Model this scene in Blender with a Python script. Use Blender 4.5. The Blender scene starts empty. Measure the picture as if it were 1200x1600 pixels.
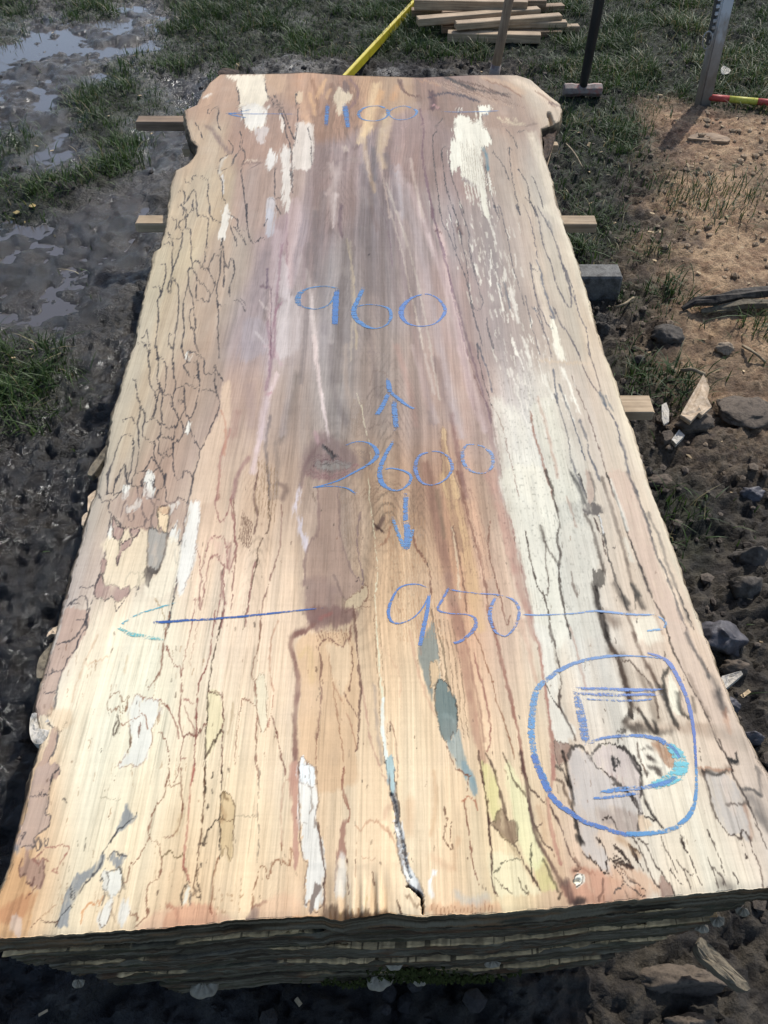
import bpy, bmesh, math, random
import numpy as np
from mathutils import Vector, Matrix

random.seed(7)
rng = np.random.default_rng(7)
scene = bpy.context.scene
COL = scene.collection
R = math.radians

# ------------------------------------------------------------------ camera
SLAB_Z = 0.42                      # height of the sawn face above the ground
CAM_Z = SLAB_Z + 0.953
PITCH = R(48.8)                    # degrees below the horizon
FPX, W0, H0 = 1200.0, 1200, 1600   # focal length and frame in survey pixels
cam = bpy.data.cameras.new('camera')
cam.sensor_fit = 'VERTICAL'
cam.sensor_height = 36.0
cam.lens = 36.0 * FPX / H0
cam.clip_start = 0.02
cam.clip_end = 2000
cam_ob = bpy.data.objects.new('camera', cam)
COL.objects.link(cam_ob)
cam_ob.location = (0, 0, CAM_Z)
cam_ob.rotation_euler = (R(90) - PITCH, 0, 0)
scene.camera = cam_ob

# ------------------------------------------------------------------ light
SUN_EL, SUN_AZ = R(46), R(27)      # behind the far end of the stack, a little to the right
world = bpy.data.worlds.new('World')
scene.world = world
world.use_nodes = True
wn = world.node_tree
wn.nodes.clear()
w_out = wn.nodes.new('ShaderNodeOutputWorld')
w_bg = wn.nodes.new('ShaderNodeBackground')
w_sky = wn.nodes.new('ShaderNodeTexSky')
w_sky.sky_type = 'NISHITA'
w_sky.sun_disc = False
w_sky.sun_elevation = SUN_EL
w_sky.sun_rotation = SUN_AZ
w_sky.air_density = 1.0
w_sky.dust_density = 1.5
w_bg.inputs['Strength'].default_value = 0.15
wn.links.new(w_sky.outputs[0], w_bg.inputs[0])
wn.links.new(w_bg.outputs[0], w_out.inputs[0])
sun_dir = Vector((math.sin(SUN_AZ) * math.cos(SUN_EL), math.cos(SUN_AZ) * math.cos(SUN_EL), math.sin(SUN_EL)))
sun = bpy.data.lights.new('sun', 'SUN')
sun.energy = 3.5
sun.angle = R(0.53)
sun.color = (1.0, 0.98, 0.94)
sun_ob = bpy.data.objects.new('sun', sun)
COL.objects.link(sun_ob)
sun_ob.location = (2, 4, 6)
sun_ob.rotation_euler = (-sun_dir).to_track_quat('-Z', 'Y').to_euler()
scene.view_settings.view_transform = 'Standard'
scene.view_settings.look = 'None'
scene.view_settings.exposure = 0.36
scene.view_settings.gamma = 1.0
scene.view_settings.use_curve_mapping = False

# ------------------------------------------------------------------ survey: photograph pixel -> point at a known height
SP, CP = math.sin(PITCH), math.cos(PITCH)
def at(px, py, z=SLAB_Z):
    px = np.asarray(px, float); py = np.asarray(py, float)
    a = px - W0 / 2; v = py - H0 / 2
    dy = FPX * CP - v * SP
    dz = FPX * SP + v * CP
    t = (CAM_Z - z) / dz
    return a * t, dy * t
def at_y(px, py, y):
    """point of the sight line that lies at distance y"""
    a = px - W0 / 2; v = py - H0 / 2
    dy = FPX * CP - v * SP
    dz = FPX * SP + v * CP
    t = y / dy
    return Vector((a * t, y, CAM_Z - dz * t))
def mpp(py, z=SLAB_Z):
    """metres per survey pixel across, at that image row and height"""
    return (CAM_Z - z) / (FPX * SP + (py - H0 / 2) * CP)
def V(px, py, z):
    x, y = at(px, py, z)
    return Vector((float(x), float(y), z))

# ------------------------------------------------------------------ small numeric helpers
def lin(c):
    c = np.asarray(c, float) / 255.0
    return np.where(c <= 0.04045, c / 12.92, ((c + 0.055) / 1.055) ** 2.4)
KALB = 0.74                        # photographed brightness in the sun -> base colour
def alb(c):
    return lin(c) * KALB
_TAB = np.random.default_rng(99).random((64, 1 << 16)).astype(np.float32)      # value-noise lattice, 256 x 256, one per seed
def vnoise(x, y, seed=0):
    x = np.asarray(x, np.float64); y = np.asarray(y, np.float64)
    ix = np.floor(x); iy = np.floor(y)
    fx = (x - ix).astype(np.float32); fy = (y - iy).astype(np.float32)
    fx = fx * fx * fx * (fx * (fx * 6 - 15) + 10); fy = fy * fy * fy * (fy * (fy * 6 - 15) + 10)
    ix = ix.astype(np.int32) + seed * 37; iy = iy.astype(np.int32) + seed * 101
    T = _TAB[seed % 64]
    i0 = (ix & 255) << 8; i1 = ((ix + 1) & 255) << 8; j0 = iy & 255; j1 = (iy + 1) & 255
    a = T[i0 | j0]; c = T[i0 | j1]
    a += (T[i1 | j0] - a) * fx
    c += (T[i1 | j1] - c) * fx
    a += (c - a) * fy
    return a - np.float32(0.5)
def fbm(x, y, octv=4, seed=0, gain=0.5):
    s = 0; a = 1.0
    for o in range(octv):
        s = s + a * vnoise(x * 2 ** o + 17.3 * o, y * 2 ** o - 9.1 * o, seed + o)
        a *= gain
    return s * 1.4
def sstep(a, b, x):
    t = np.clip((x - a) / (b - a + 1e-12), 0, 1)
    return t * t * (3 - 2 * t)
def catmull(P, n=4, closed=False):
    P = np.asarray(P, float)
    if len(P) < 3 or n < 2:
        return P
    if closed:
        Q = np.vstack([P[-1], P, P[0], P[1]])
    else:
        Q = np.vstack([2 * P[0] - P[1], P, 2 * P[-1] - P[-2]])
    out = []
    for i in range(1, len(Q) - 2):
        p0, p1, p2, p3 = Q[i - 1], Q[i], Q[i + 1], Q[i + 2]
        for k in range(n):
            t = k / n
            out.append(0.5 * (2 * p1 + (p2 - p0) * t + (2 * p0 - 5 * p1 + 4 * p2 - p3) * t * t + (3 * p1 - p0 - 3 * p2 + p3) * t ** 3))
    if not closed:
        out.append(Q[-2])
    return np.array(out)

# ------------------------------------------------------------------ objects
def tag(o, label=None, cat=None, group=None, kind=None):
    if label: o['label'] = label
    if cat: o['category'] = cat
    if group: o['group'] = group
    if kind: o['kind'] = kind
    return o
def mesh_np(name, verts, faces, mat, parent=None, cols=None, smooth=True, extra=None):
    """one mesh object from arrays; faces: (n,3) or (n,4) array or a list of lists"""
    me = bpy.data.meshes.new(name)
    verts = np.asarray(verts, np.float32)
    if isinstance(faces, np.ndarray):
        n, k = faces.shape
        me.vertices.add(len(verts)); me.vertices.foreach_set('co', verts.ravel())
        me.loops.add(n * k); me.loops.foreach_set('vertex_index', faces.astype(np.int32).ravel())
        me.polygons.add(n)
        me.polygons.foreach_set('loop_start', np.arange(0, n * k, k, dtype=np.int32))
        me.update(calc_edges=True)
    else:
        me.from_pydata(verts.tolist(), [], faces)
        me.update()
    if cols is not None:
        ca = me.color_attributes.new('Col', 'FLOAT_COLOR', 'POINT')
        c4 = np.ones((len(verts), 4), np.float32); c4[:, :3] = np.clip(cols, 0, 1)
        ca.data.foreach_set('color', c4.ravel())
    if extra:
        for k2, arr in extra.items():
            at_ = me.attributes.new(k2, 'FLOAT', 'POINT')
            at_.data.foreach_set('value', np.asarray(arr, np.float32))
    me.polygons.foreach_set('use_smooth', np.full(len(me.polygons), smooth, dtype=bool))
    me.validate()
    if mat: me.materials.append(mat)
    o = bpy.data.objects.new(name, me)
    COL.objects.link(o)
    if parent: o.parent = parent
    return o
def obj_bm(name, bm, mat, parent=None, smooth=False):
    me = bpy.data.meshes.new(name)
    bm.normal_update()
    bm.to_mesh(me); bm.free()
    me.polygons.foreach_set('use_smooth', [smooth] * len(me.polygons))
    if mat: me.materials.append(mat)
    o = bpy.data.objects.new(name, me)
    COL.objects.link(o)
    if parent: o.parent = parent
    return o
def empty(name, loc, rot=(0, 0, 0)):
    o = bpy.data.objects.new(name, None)
    o.empty_display_size = 0.05
    COL.objects.link(o)
    o.location = loc; o.rotation_euler = rot
    return o
def under(parent, o):
    """a part whose mesh is in world coordinates goes under its thing"""
    o.parent = parent
    o.matrix_parent_inverse = parent.matrix_basis.inverted()
    return o
def grid_faces(nr, nc):
    i = np.arange((nr - 1) * nc).reshape(nr - 1, nc)[:, :-1].ravel()
    return np.stack([i, i + 1, i + nc + 1, i + nc], 1)

# ------------------------------------------------------------------ materials
def nodes_of(name):
    m = bpy.data.materials.new(name); m.use_nodes = True
    nt = m.node_tree; nt.nodes.clear()
    out = nt.nodes.new('ShaderNodeOutputMaterial')
    b = nt.nodes.new('ShaderNodeBsdfPrincipled')
    nt.links.new(b.outputs[0], out.inputs[0])
    return m, nt, b, out
def N(nt, t, **kw):
    n = nt.nodes.new(t)
    for k, v in kw.items(): setattr(n, k, v)
    return n
def noise_node(nt, scale, vec=(1, 1, 1), detail=4, rough=0.55, coord='Object', rot=None):
    tc = N(nt, 'ShaderNodeTexCoord')
    mp = N(nt, 'ShaderNodeMapping'); mp.inputs['Scale'].default_value = vec
    if rot: mp.inputs['Rotation'].default_value = rot
    nt.links.new(tc.outputs[coord], mp.inputs[0])
    n = N(nt, 'ShaderNodeTexNoise')
    n.inputs['Scale'].default_value = scale; n.inputs['Detail'].default_value = detail; n.inputs['Roughness'].default_value = rough
    nt.links.new(mp.outputs[0], n.inputs['Vector'])
    return n
def ramp(nt, src, stops):
    r = N(nt, 'ShaderNodeValToRGB')
    e = r.color_ramp.elements
    while len(e) < len(stops): e.new(0.5)
    for el, (p, c) in zip(e, stops):
        el.position = p
        el.color = (*c, 1) if len(c) == 3 else c
    nt.links.new(src, r.inputs[0])
    return r
def mul(nt, a, b, fac=1.0, mode='MULTIPLY'):
    m = N(nt, 'ShaderNodeMix', data_type='RGBA', blend_type=mode)
    m.inputs[0].default_value = fac
    nt.links.new(a, m.inputs[6]); nt.links.new(b, m.inputs[7])
    return m.outputs[2]
def bump(nt, b, height, strength=0.4, dist=0.002, prev=None):
    n = N(nt, 'ShaderNodeBump'); n.inputs['Strength'].default_value = strength; n.inputs['Distance'].default_value = dist
    nt.links.new(height, n.inputs['Height'])
    if prev: nt.links.new(prev.outputs[0], n.inputs['Normal'])
    nt.links.new(n.outputs[0], b.inputs['Normal'])
    return n
def attr_mat(name, rough=0.7, spec=0.4, var=None, bumps=()):
    """colour attribute Col times a procedural variation"""
    m, nt, b, out = nodes_of(name)
    a = N(nt, 'ShaderNodeAttribute', attribute_name='Col')
    c = a.outputs['Color']
    for (sc, vec, lo, hi) in (var or ()):
        n = noise_node(nt, sc, vec)
        r = ramp(nt, n.outputs[0], [(0.3, (lo,) * 3), (0.7, (hi,) * 3)])
        c = mul(nt, c, r.outputs[0])
    nt.links.new(c, b.inputs['Base Color'])
    b.inputs['Roughness'].default_value = rough
    b.inputs['Specular IOR Level'].default_value = spec
    prev = None
    for (sc, vec, st, di) in bumps:
        n = noise_node(nt, sc, vec, 6, 0.6)
        prev = bump(nt, b, n.outputs[0], st, di, prev)
    return m
def solid_mat(name, c1, c2, scale=20, vec=(1, 1, 1), rough=0.7, spec=0.4, metal=0.0, bst=0.4, bd=0.002, c3=None, detail=6):
    m, nt, b, out = nodes_of(name)
    n = noise_node(nt, scale, vec, detail, 0.62)
    st = [(0.32, c1), (0.68, c2)] if c3 is None else [(0.3, c1), (0.52, c2), (0.72, c3)]
    r = ramp(nt, n.outputs[0], [(p, tuple(alb(c))) for p, c in st])
    nt.links.new(r.outputs[0], b.inputs['Base Color'])
    b.inputs['Roughness'].default_value = rough
    b.inputs['Specular IOR Level'].default_value = spec
    b.inputs['Metallic'].default_value = metal
    if bst: bump(nt, b, n.outputs[0], bst, bd)
    return m
# ================================================================== ground: mud, sand and turf as one sheet
def gmask(txt, X, Y, fe=0.05, z=0.0):
    """soft mask of a ground patch surveyed in photograph pixels"""
    P = np.array([[float(q) for q in p.split(',')] for p in txt.split()])
    x, y = at(P[:, 0], P[:, 1], z)
    Q = np.stack([x, y], 1)
    ins = np.zeros(X.shape, bool); d2 = np.full(X.shape, 1e9)
    for i in range(len(Q)):
        ax, ay = Q[i]; bx, by = Q[(i + 1) % len(Q)]
        dx, dy = bx - ax, by - ay
        t = np.clip(((X - ax) * dx + (Y - ay) * dy) / (dx * dx + dy * dy + 1e-14), 0, 1)
        d2 = np.minimum(d2, (X - ax - t * dx) ** 2 + (Y - ay - t * dy) ** 2)
        if abs(dy) > 1e-12:
            ins ^= ((ay > Y) != (by > Y)) & (X < ax + dx * (Y - ay) / dy)
    d = np.sqrt(d2)
    return sstep(-fe, fe, np.where(ins, d, -d))
TURF = ['215,-60 1400,-60 1400,150 1210,180 1060,165 1000,200 960,300 1030,400 900,415 870,250 830,90 400,90 350,125 330,95 270,120 215,80 290,30',
        '100,150 180,90 250,130 300,190 240,180 215,260 130,300 90,290 150,230', '-60,270 90,275 110,320 60,345 -60,345', '-80,-40 60,-40 40,60 -80,110', '60,-60 190,-60 180,30 100,30', '-60,545 90,545 115,600 60,650 -60,660', '30,215 90,200 80,240 0,250']
TURF2 = ['960,560 1010,540 1120,590 1060,640 990,610', '1010,780 1090,760 1120,820 1100,880 1040,850', '1000,250 1190,255 1200,340 1060,350', '1130,490 1230,480 1230,560 1150,550', '960,440 1060,440 1080,500 980,480']
SAND = ['1045,165 1140,180 1260,165 1260,640 1120,640 1060,540 1035,420 1075,370 1035,250', '1130,600 1260,600 1260,680 1110,670']
WETS = ['-80,40 230,0 260,60 130,190 120,260 -80,300', '-80,320 100,330 220,330 230,400 150,470 90,520 -80,520', '200,150 330,110 320,170 290,235 240,330 170,330 180,260', '-80,70 140,60 140,240 -80,200']
PUD = ['140,30 160,28 210,36 208,46 180,50 150,44', '20,60 90,40 130,60 70,95 10,100', '45,115 75,108 85,150 110,165 60,170 35,160', '55,205 110,195 120,250 60,255 40,230', '100,70 230,62 225,78 110,100', '260,130 320,118 300,165 270,170', '-30,120 20,100 25,150 -30,160', '0,70 50,75 20,110 -20,110', '180,0 240,5 230,15 180,12', '-20,342 60,336 100,350 40,366 -40,372']
def ground_fields(X, Y):
    ww = 0.05 * fbm(X * 6, Y * 6, 4, 301); wv = 0.05 * fbm(X * 6 + 40, Y * 6, 4, 305)
    Xw, Yw = X + ww, Y + wv
    turf = np.zeros(X.shape); turf2 = np.zeros(X.shape); sand = np.zeros(X.shape); wet = np.zeros(X.shape); pud = np.zeros(X.shape)
    for t in TURF: turf = np.maximum(turf, gmask(t, Xw, Yw, .10))
    for t in TURF2: turf2 = np.maximum(turf2, gmask(t, Xw, Yw, .07))
    for t in SAND: sand = np.maximum(sand, gmask(t, Xw, Yw, .22))
    for t in WETS: wet = np.maximum(wet, gmask(t, Xw, Yw, .12))
    for t in PUD: pud = np.maximum(pud, gmask(t, Xw, Yw, .06))
    far = sstep(5.2, 7.0, np.hypot(X, Y - 2.5) + 2.5)
    turf = np.maximum(turf, far); sand *= 1 - far; wet *= 1 - far; pud *= 1 - far
    return turf, turf2, sand, wet, pud
WATER_Z = -0.016
def ground_z(X, Y, f=None):
    turf, turf2, sand, wet, pud = f or ground_fields(X, Y)
    grass = np.clip(turf + turf2, 0, 1)
    big = 0.020 * fbm(X * 2.2, Y * 2.2, 3, 311)
    wxx = X + .035 * fbm(X * 11, Y * 11, 3, 313); wyy = Y + .035 * fbm(X * 11 + 9, Y * 11, 3, 317)
    clod = fbm(wxx * 9, wyy * 9, 5, 321, .58)             # trodden mud: torn lumps at every size
    crag = np.abs(fbm(wxx * 24, wyy * 24, 4, 325, .6))
    fine = fbm(X * 75, Y * 75, 3, 331, .65)
    lump = 0.024 * clod + 0.024 * (.2 - crag)
    amp = 1 - 0.6 * sand - 0.6 * wet - 0.35 * grass
    z = big * (1 - wet) + lump * np.clip(amp, .25, 1) + (0.0075 * (1 - .4 * sand - .75 * wet)) * fine
    flat = 0.010 * fbm(X * 5, Y * 5, 4, 341) + 0.020 * fbm(X * 15, Y * 15, 4, 345, .6)
    z = z * (1 - .55 * wet) + flat * wet
    z = z - 0.019 * pud - 0.004 * wet
    z = z + 0.010 * sand
    near = np.exp(-((X) / .75) ** 2 - ((Y - 1.3) / 1.4) ** 2)
    return np.minimum(z, 0.05) - 0.012 * near
xs = np.concatenate([-np.geomspace(600, 2.75, 26), np.linspace(-2.6, 2.6, 560), np.geomspace(2.75, 600, 26)])
ys = np.concatenate([-np.geomspace(600, 0.35, 22), np.linspace(-0.1, 1.6, 230), np.linspace(1.61, 5.6, 370), np.geomspace(5.8, 700, 26)])
GX, GY = np.meshgrid(xs, ys)
gf = ground_fields(GX, GY)
GZ = ground_z(GX, GY, gf)
turf, turf2, sand, wet, pud = gf
n_a = np.clip(.5 + fbm(GX * 9, GY * 9, 4, 351), 0, 1)[..., None]; n_b = np.clip(.5 + 1.2 * fbm(GX * 40, GY * 40, 3, 355), 0, 1)[..., None]
mud = alb((38, 34, 32)) * (1 - n_a) + alb((66, 58, 51)) * n_a
dry = sstep(.0, .8, fbm(GX * 2.3, GY * 2.3, 3, 361) + .35 + .6 * (GX > .3))[..., None] * (1 - wet[..., None])
mud = mud + dry * .5 * (alb((112, 102, 86)) * n_b + alb((60, 54, 48)) * (1 - n_b) - mud)
leftwet = sstep(-.15, -.75, GX) * (1 - sstep(1.55, 2.3, GY))
mud = mud * (1 - .35 * leftwet[..., None]) * (1 - .38 * sstep(0, -.5, GX)[..., None])
soil = alb((32, 36, 22)) * (1 - n_b) + alb((54, 58, 34)) * n_b
sandc = alb((164, 130, 98)) * (1 - n_b) + alb((206, 172, 134)) * n_b
gc = mud + np.clip(turf + turf2 * .8, 0, 1)[..., None] * (soil - mud)
sb = np.clip(sand * (.6 + 1.5 * np.clip(.45 + fbm(GX * 7, GY * 7, 4, 371), 0, 1)), 0, 1)[..., None]
gc = gc + sb * (sandc - gc)
red = gmask('1040,170 1130,175 1150,230 1060,260', GX, GY, .1)[..., None] * n_a
gc = gc + red * .35 * (alb((170, 116, 88)) - gc)
hollow = np.clip((GZ - GZ.mean()) * 18, -.35, .35)[..., None]
gloss = np.clip(.28 + .7 * wet + .45 * leftwet + .3 * sstep(0, -.5, GX) + .6 * fbm(GX * 7, GY * 7, 4, 381) - .7 * sand - .6 * np.clip(turf + turf2, 0, 1) - .35 * (GX > .25), 0, 1)
m_ground, nt, b_, out_ = nodes_of('trodden_mud')
a_ = N(nt, 'ShaderNodeAttribute', attribute_name='Col')
n1 = noise_node(nt, 140, (1, 1, 1), 5, .65)
r1 = ramp(nt, n1.outputs[0], [(0.3, (.6, .6, .6)), (0.7, (1.35, 1.33, 1.28))])
nt.links.new(mul(nt, a_.outputs['Color'], r1.outputs[0]), b_.inputs['Base Color'])
g_ = N(nt, 'ShaderNodeAttribute', attribute_name='gloss')
mr = N(nt, 'ShaderNodeMapRange'); mr.inputs['To Min'].default_value = .92; mr.inputs['To Max'].default_value = .16
nt.links.new(g_.outputs['Fac'], mr.inputs['Value']); nt.links.new(mr.outputs[0], b_.inputs['Roughness'])
b_.inputs['Specular IOR Level'].default_value = .5
n2 = noise_node(nt, 420, (1, 1, 1), 4, .7)
bp = bump(nt, b_, n2.outputs[0], .8, .004)
n3 = noise_node(nt, 55, (1, 1, 1), 6, .7)
inv = N(nt, 'ShaderNodeMath', operation='MULTIPLY_ADD'); nt.links.new(g_.outputs['Fac'], inv.inputs[0]); inv.inputs[1].default_value = -.85; inv.inputs[2].default_value = 1.0
hm = N(nt, 'ShaderNodeMath', operation='MULTIPLY'); nt.links.new(n3.outputs[0], hm.inputs[0]); nt.links.new(inv.outputs[0], hm.inputs[1])
bp = bump(nt, b_, hm.outputs[0], .9, .02, bp)
bump(nt, b_, n1.outputs[0], .8, .008, bp)
ground = mesh_np('ground', np.stack([GX, GY, GZ], -1).reshape(-1, 3), grid_faces(*GX.shape), m_ground, None, gc.reshape(-1, 3), True, {'gloss': gloss.ravel()})
tag(ground, kind='structure')
def gz(x, y):
    X = np.array([[float(x)]]); Y = np.array([[float(y)]])
    return float(ground_z(X, Y)[0, 0])
# standing water in the ruts: a level sheet, the mud pokes through it
m_water, nt, b_, out_ = nodes_of('puddle_water')
b_.inputs['Base Color'].default_value = (*alb((84, 78, 74)), 1); b_.inputs['Roughness'].default_value = .12; b_.inputs['Specular IOR Level'].default_value = .6
n1 = noise_node(nt, 30, (1, 1, 1), 3, .5); bump(nt, b_, n1.outputs[0], .05, .002)
wx0, wy0 = at(-80, 300, 0); wx1, wy1 = at(335, -20, 0)
pv = [(-2.55, 1.95), (-.95, 1.95), (-.85, 2.6), (-.95, 3.4), (-1.1, 5.3), (-2.55, 5.3)]
water = mesh_np('puddle_water', [(x, y, WATER_Z) for x, y in pv], [list(range(len(pv)))], m_water, None, None, False)
tag(water, kind='structure')
# ================================================================== the top slab: outline surveyed from the photograph
L_EDGE = [(-34, 1470), (-22, 1440), (-6, 1407), (4, 1385), (20, 1340), (25, 1317), (37, 1277), (46, 1237), (54, 1200), (60, 1190), (66, 1165), (62, 1130), (56, 1102), (64, 1078),
          (72, 1052), (78, 1030), (85, 1003), (88, 997), (103, 947), (113, 900), (123, 870), (130, 843), (138, 807), (148, 780), (155, 760), (165, 720), (177, 650),
          (192, 602), (200, 570), (212, 540), (219, 500), (227, 465), (240, 405), (245, 391), (253, 386), (260, 355), (264, 330), (268, 297), (275, 266), (295, 255),
          (308, 239), (309, 228), (301, 218), (294, 199), (290, 171), (309, 163), (314, 151), (329, 128), (346, 115), (350, 108)]
R_EDGE = [(1262, 1385), (1235, 1320), (1215, 1260), (1200, 1210), (1184, 1186), (1172, 1162), (1150, 1115), (1126, 1061), (1102, 995), (1082, 947), (1062, 885), (1040, 825),
          (1007, 740), (1000, 711), (987, 668), (968, 620), (952, 569), (942, 552), (930, 510), (917, 462), (905, 420), (887, 370), (876, 337), (867, 315), (863, 287),
          (855, 259), (848, 242), (845, 213), (844, 200), (864, 193), (873, 188), (877, 171), (874, 161), (849, 142), (829, 124), (807, 117), (800, 108)]
F_EDGE = [(-80, 1474), (0, 1465), (130, 1458), (260, 1449), (380, 1436), (500, 1430), (530, 1438), (562, 1432), (600, 1426), (660, 1430), (775, 1426), (892, 1416), (960, 1407), (1054, 1399), (1200, 1386), (1300, 1377)]
B_EDGE = [(200, 116), (345, 116), (440, 115), (480, 113), (540, 117.5), (660, 121), (741, 117), (807, 117), (1000, 117)]
def edge_fn(pts, by):
    x, y = at(*np.array(pts, float).T)
    k = y if by == 'v' else x
    o = np.argsort(k)
    kk, vv = k[o], (x if by == 'v' else y)[o]
    return lambda q: np.interp(q, kk, vv)
ul_f, ur_f = edge_fn(L_EDGE, 'v'), edge_fn(R_EDGE, 'v')
vf_f, vb_f = edge_fn(F_EDGE, 'u'), edge_fn(B_EDGE, 'u')
NC, NR = 710, 1060
s_ = np.linspace(0, 1, NC)[None, :]
t0 = np.linspace(0, 1, NR)[:, None]
# rows closer together near the camera: even in the picture rather than on the slab
y0p, y1p = 1450.0, 116.0
vv_ = at(600, y0p + (y1p - y0p) * t0)[1]
t_ = (vv_ - vv_[0]) / (vv_[-1] - vv_[0])
U = np.zeros((NR, NC)) + (s_ - 0.5)
Vv = np.zeros((NR, NC)) + 1.0
ev = np.linspace(0, 3.2, 4000)
ja1 = 0.0012 * fbm(ev * 110, ev * 0 + 3.3, 4, 5) + 0.0022 * fbm(ev * 22, ev * 0 + 1.3, 3, 6)
jb1 = 0.0012 * fbm(ev * 110, ev * 0 + 7.3, 4, 8) + 0.0016 * fbm(ev * 25, ev * 0 + 4.3, 3, 9)
for _ in range(6):
    vf, vb = vf_f(U), vb_f(U)
    Vv = vf + (vb - vf) * t_
    a_, b_ = ul_f(Vv), ur_f(Vv)
    ja = np.interp(Vv, ev, ja1); jb = np.interp(Vv, ev, jb1)
    U = (a_ + ja) + s_ * ((b_ + jb) - (a_ + ja))
# frayed front edge
fr = np.clip(1 - t_ / 0.01, 0, 1)
Vv = Vv + fr * (0.0010 * fbm(U * 130, U * 0 + 2, 4, 12))

# ------------------------------------------------------------------ colouring of the sawn face, in plan metres
class Face:
    def __init__(s, X, Y):
        s.X0, s.Y0 = X, Y
        s.X = X + 0.0016 * fbm(X * 70, Y * 38, 3, 31) + 0.0014 * fbm(X * 300, Y * 150, 2, 33)
        s.Y = Y + 0.0040 * fbm(X * 60, Y * 34, 3, 41) + 0.0016 * fbm(X * 260, Y * 140, 2, 43)
        s.C = np.zeros(X.shape + (3,))
        s.rlo = np.minimum.accumulate(s.Y.min(1)[::-1])[::-1]; s.rhi = np.maximum.accumulate(s.Y.max(1))
        s.brk = vnoise(X * 120, Y * 60, 51); s.wid = fbm(X * 90, Y * 70, 2, 53)
    def win(s, x0, x1, y0, y1):
        r = np.nonzero((s.rhi >= y0) & (s.rlo <= y1))[0]
        if not len(r): return None
        r0, r1 = r[0], r[-1] + 1
        xs0 = s.X[r0:r1:max(1, (r1 - r0) // 12)]
        c = np.nonzero((xs0.max(0) >= x0) & (xs0.min(0) <= x1))[0]
        if not len(c): return None
        return slice(r0, r1), slice(max(0, c[0] - 6), c[-1] + 7)
    def sub(s, w, x0, x1, y0, y1):
        """the part of window w that a small box touches"""
        r0, r1 = w[0].start, w[0].stop
        i0 = np.searchsorted(s.rhi[r0:r1], y0); i1 = np.searchsorted(s.rlo[r0:r1], y1)
        if i1 <= i0: return None
        a_ = s.X0[r0 + i0, w[1]]; b_ = s.X0[r0 + i1 - 1, w[1]]
        j0 = min(np.searchsorted(a_, x0), np.searchsorted(b_, x0)); j1 = max(np.searchsorted(a_, x1), np.searchsorted(b_, x1))
        j0 = max(0, j0 - 4); j1 = j1 + 4
        return slice(i0, i1), slice(j0, j1)
    def blend(s, w, al, col):
        s.C[w] += (np.asarray(alb(col)) - s.C[w]) * al[..., None]
    def poly(s, P, col, a=1.0, f=1.5, o=None, curve=3, rough=0.0, feather=2.2):
        x, y = at(*P.T)
        k = mpp(P[:, 1].mean())
        Q = catmull(np.stack([x, y], 1), curve, True)
        f *= k
        m = f * 2 + 0.008
        w = s.win(Q[:, 0].min() - m, Q[:, 0].max() + m, Q[:, 1].min() - m, Q[:, 1].max() + m)
        if w is None: return
        X, Y = s.X[w], s.Y[w]
        ins = np.zeros(X.shape, bool); d2 = np.full(X.shape, m * m)
        n = len(Q)
        for i in range(n):
            ax, ay = Q[i]; bx, by = Q[(i + 1) % n]
            dx, dy = bx - ax, by - ay
            v = s.sub(w, min(ax, bx) - m, max(ax, bx) + m, min(ay, by) - m, max(ay, by) + m)
            if v is not None:
                xx, yy = X[v], Y[v]
                t = np.clip(((xx - ax) * dx + (yy - ay) * dy) / (dx * dx + dy * dy + 1e-14), 0, 1)
                d2[v] = np.minimum(d2[v], (xx - ax - t * dx) ** 2 + (yy - ay - t * dy) ** 2)
            v = s.sub(w, -9, 9, min(ay, by), max(ay, by))
            if v is not None and abs(dy) > 1e-12:
                yy = Y[v]
                ins[v] ^= ((ay > yy) != (by > yy)) & (X[v] < ax + dx * (yy - ay) / dy)
        d = np.sqrt(d2); sd = np.where(ins, d, -d)
        sd = sd + k * (1.0 + feather) * fbm(X * 260, Y * 16, 3, 57)
        al = a * sstep(-f, f, sd)
        if rough:
            al = al * np.clip(1 - rough + 2 * rough * (fbm(X * 160, Y * 45, 3, 77) + 0.5), 0, 1)
        s.blend(w, al, col)
        if o:
            oc, ow, oa = o
            hw = ow * k / 2
            s.blend(w, oa * (1 - sstep(hw * 0.45, hw * 1.5, d)) * np.clip(0.75 + 1.0 * s.brk[w], 0.25, 1), oc)
    def line(s, P, col, wd=2.0, a=0.85, soft=0.5, wend=None, curve=4, brk=1.0):
        x, y = at(*P.T)
        Q = np.stack([x, y], 1)
        ks = mpp(P[:, 1])
        wv = np.linspace(wd, wd if wend is None else wend, len(P)) * ks / 2
        A = catmull(np.column_stack([Q, wv]), curve)
        wm = A[:, 2].max() * 2 * (1 + soft) + 0.006
        w = s.win(A[:, 0].min() - wm, A[:, 0].max() + wm, A[:, 1].min() - wm, A[:, 1].max() + wm)
        if w is None: return
        X, Y = s.X[w], s.Y[w]
        best = np.full(X.shape, 99.0)
        for i in range(len(A) - 1):
            ax, ay, aw = A[i]; bx, by, bw = A[i + 1]
            dx, dy = bx - ax, by - ay
            v = s.sub(w, min(ax, bx) - wm, max(ax, bx) + wm, min(ay, by) - wm, max(ay, by) + wm)
            if v is None: continue
            xx, yy = X[v], Y[v]
            t = np.clip(((xx - ax) * dx + (yy - ay) * dy) / (dx * dx + dy * dy + 1e-14), 0, 1)
            d = np.sqrt((xx - ax - t * dx) ** 2 + (yy - ay - t * dy) ** 2) / np.maximum(aw + t * (bw - aw), 1e-5)
            best[v] = np.minimum(best[v], d)
        if wd < 5: best = best / np.clip(.95 + .7 * s.wid[w], .55, 1.35)
        al = a * (1 - sstep(max(0.0, 0.7 - soft), 1.15 + soft, best))
        if brk: al = al * np.clip(0.85 + brk * s.brk[w], 0.15, 1)
        s.blend(w, al, col)

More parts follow.
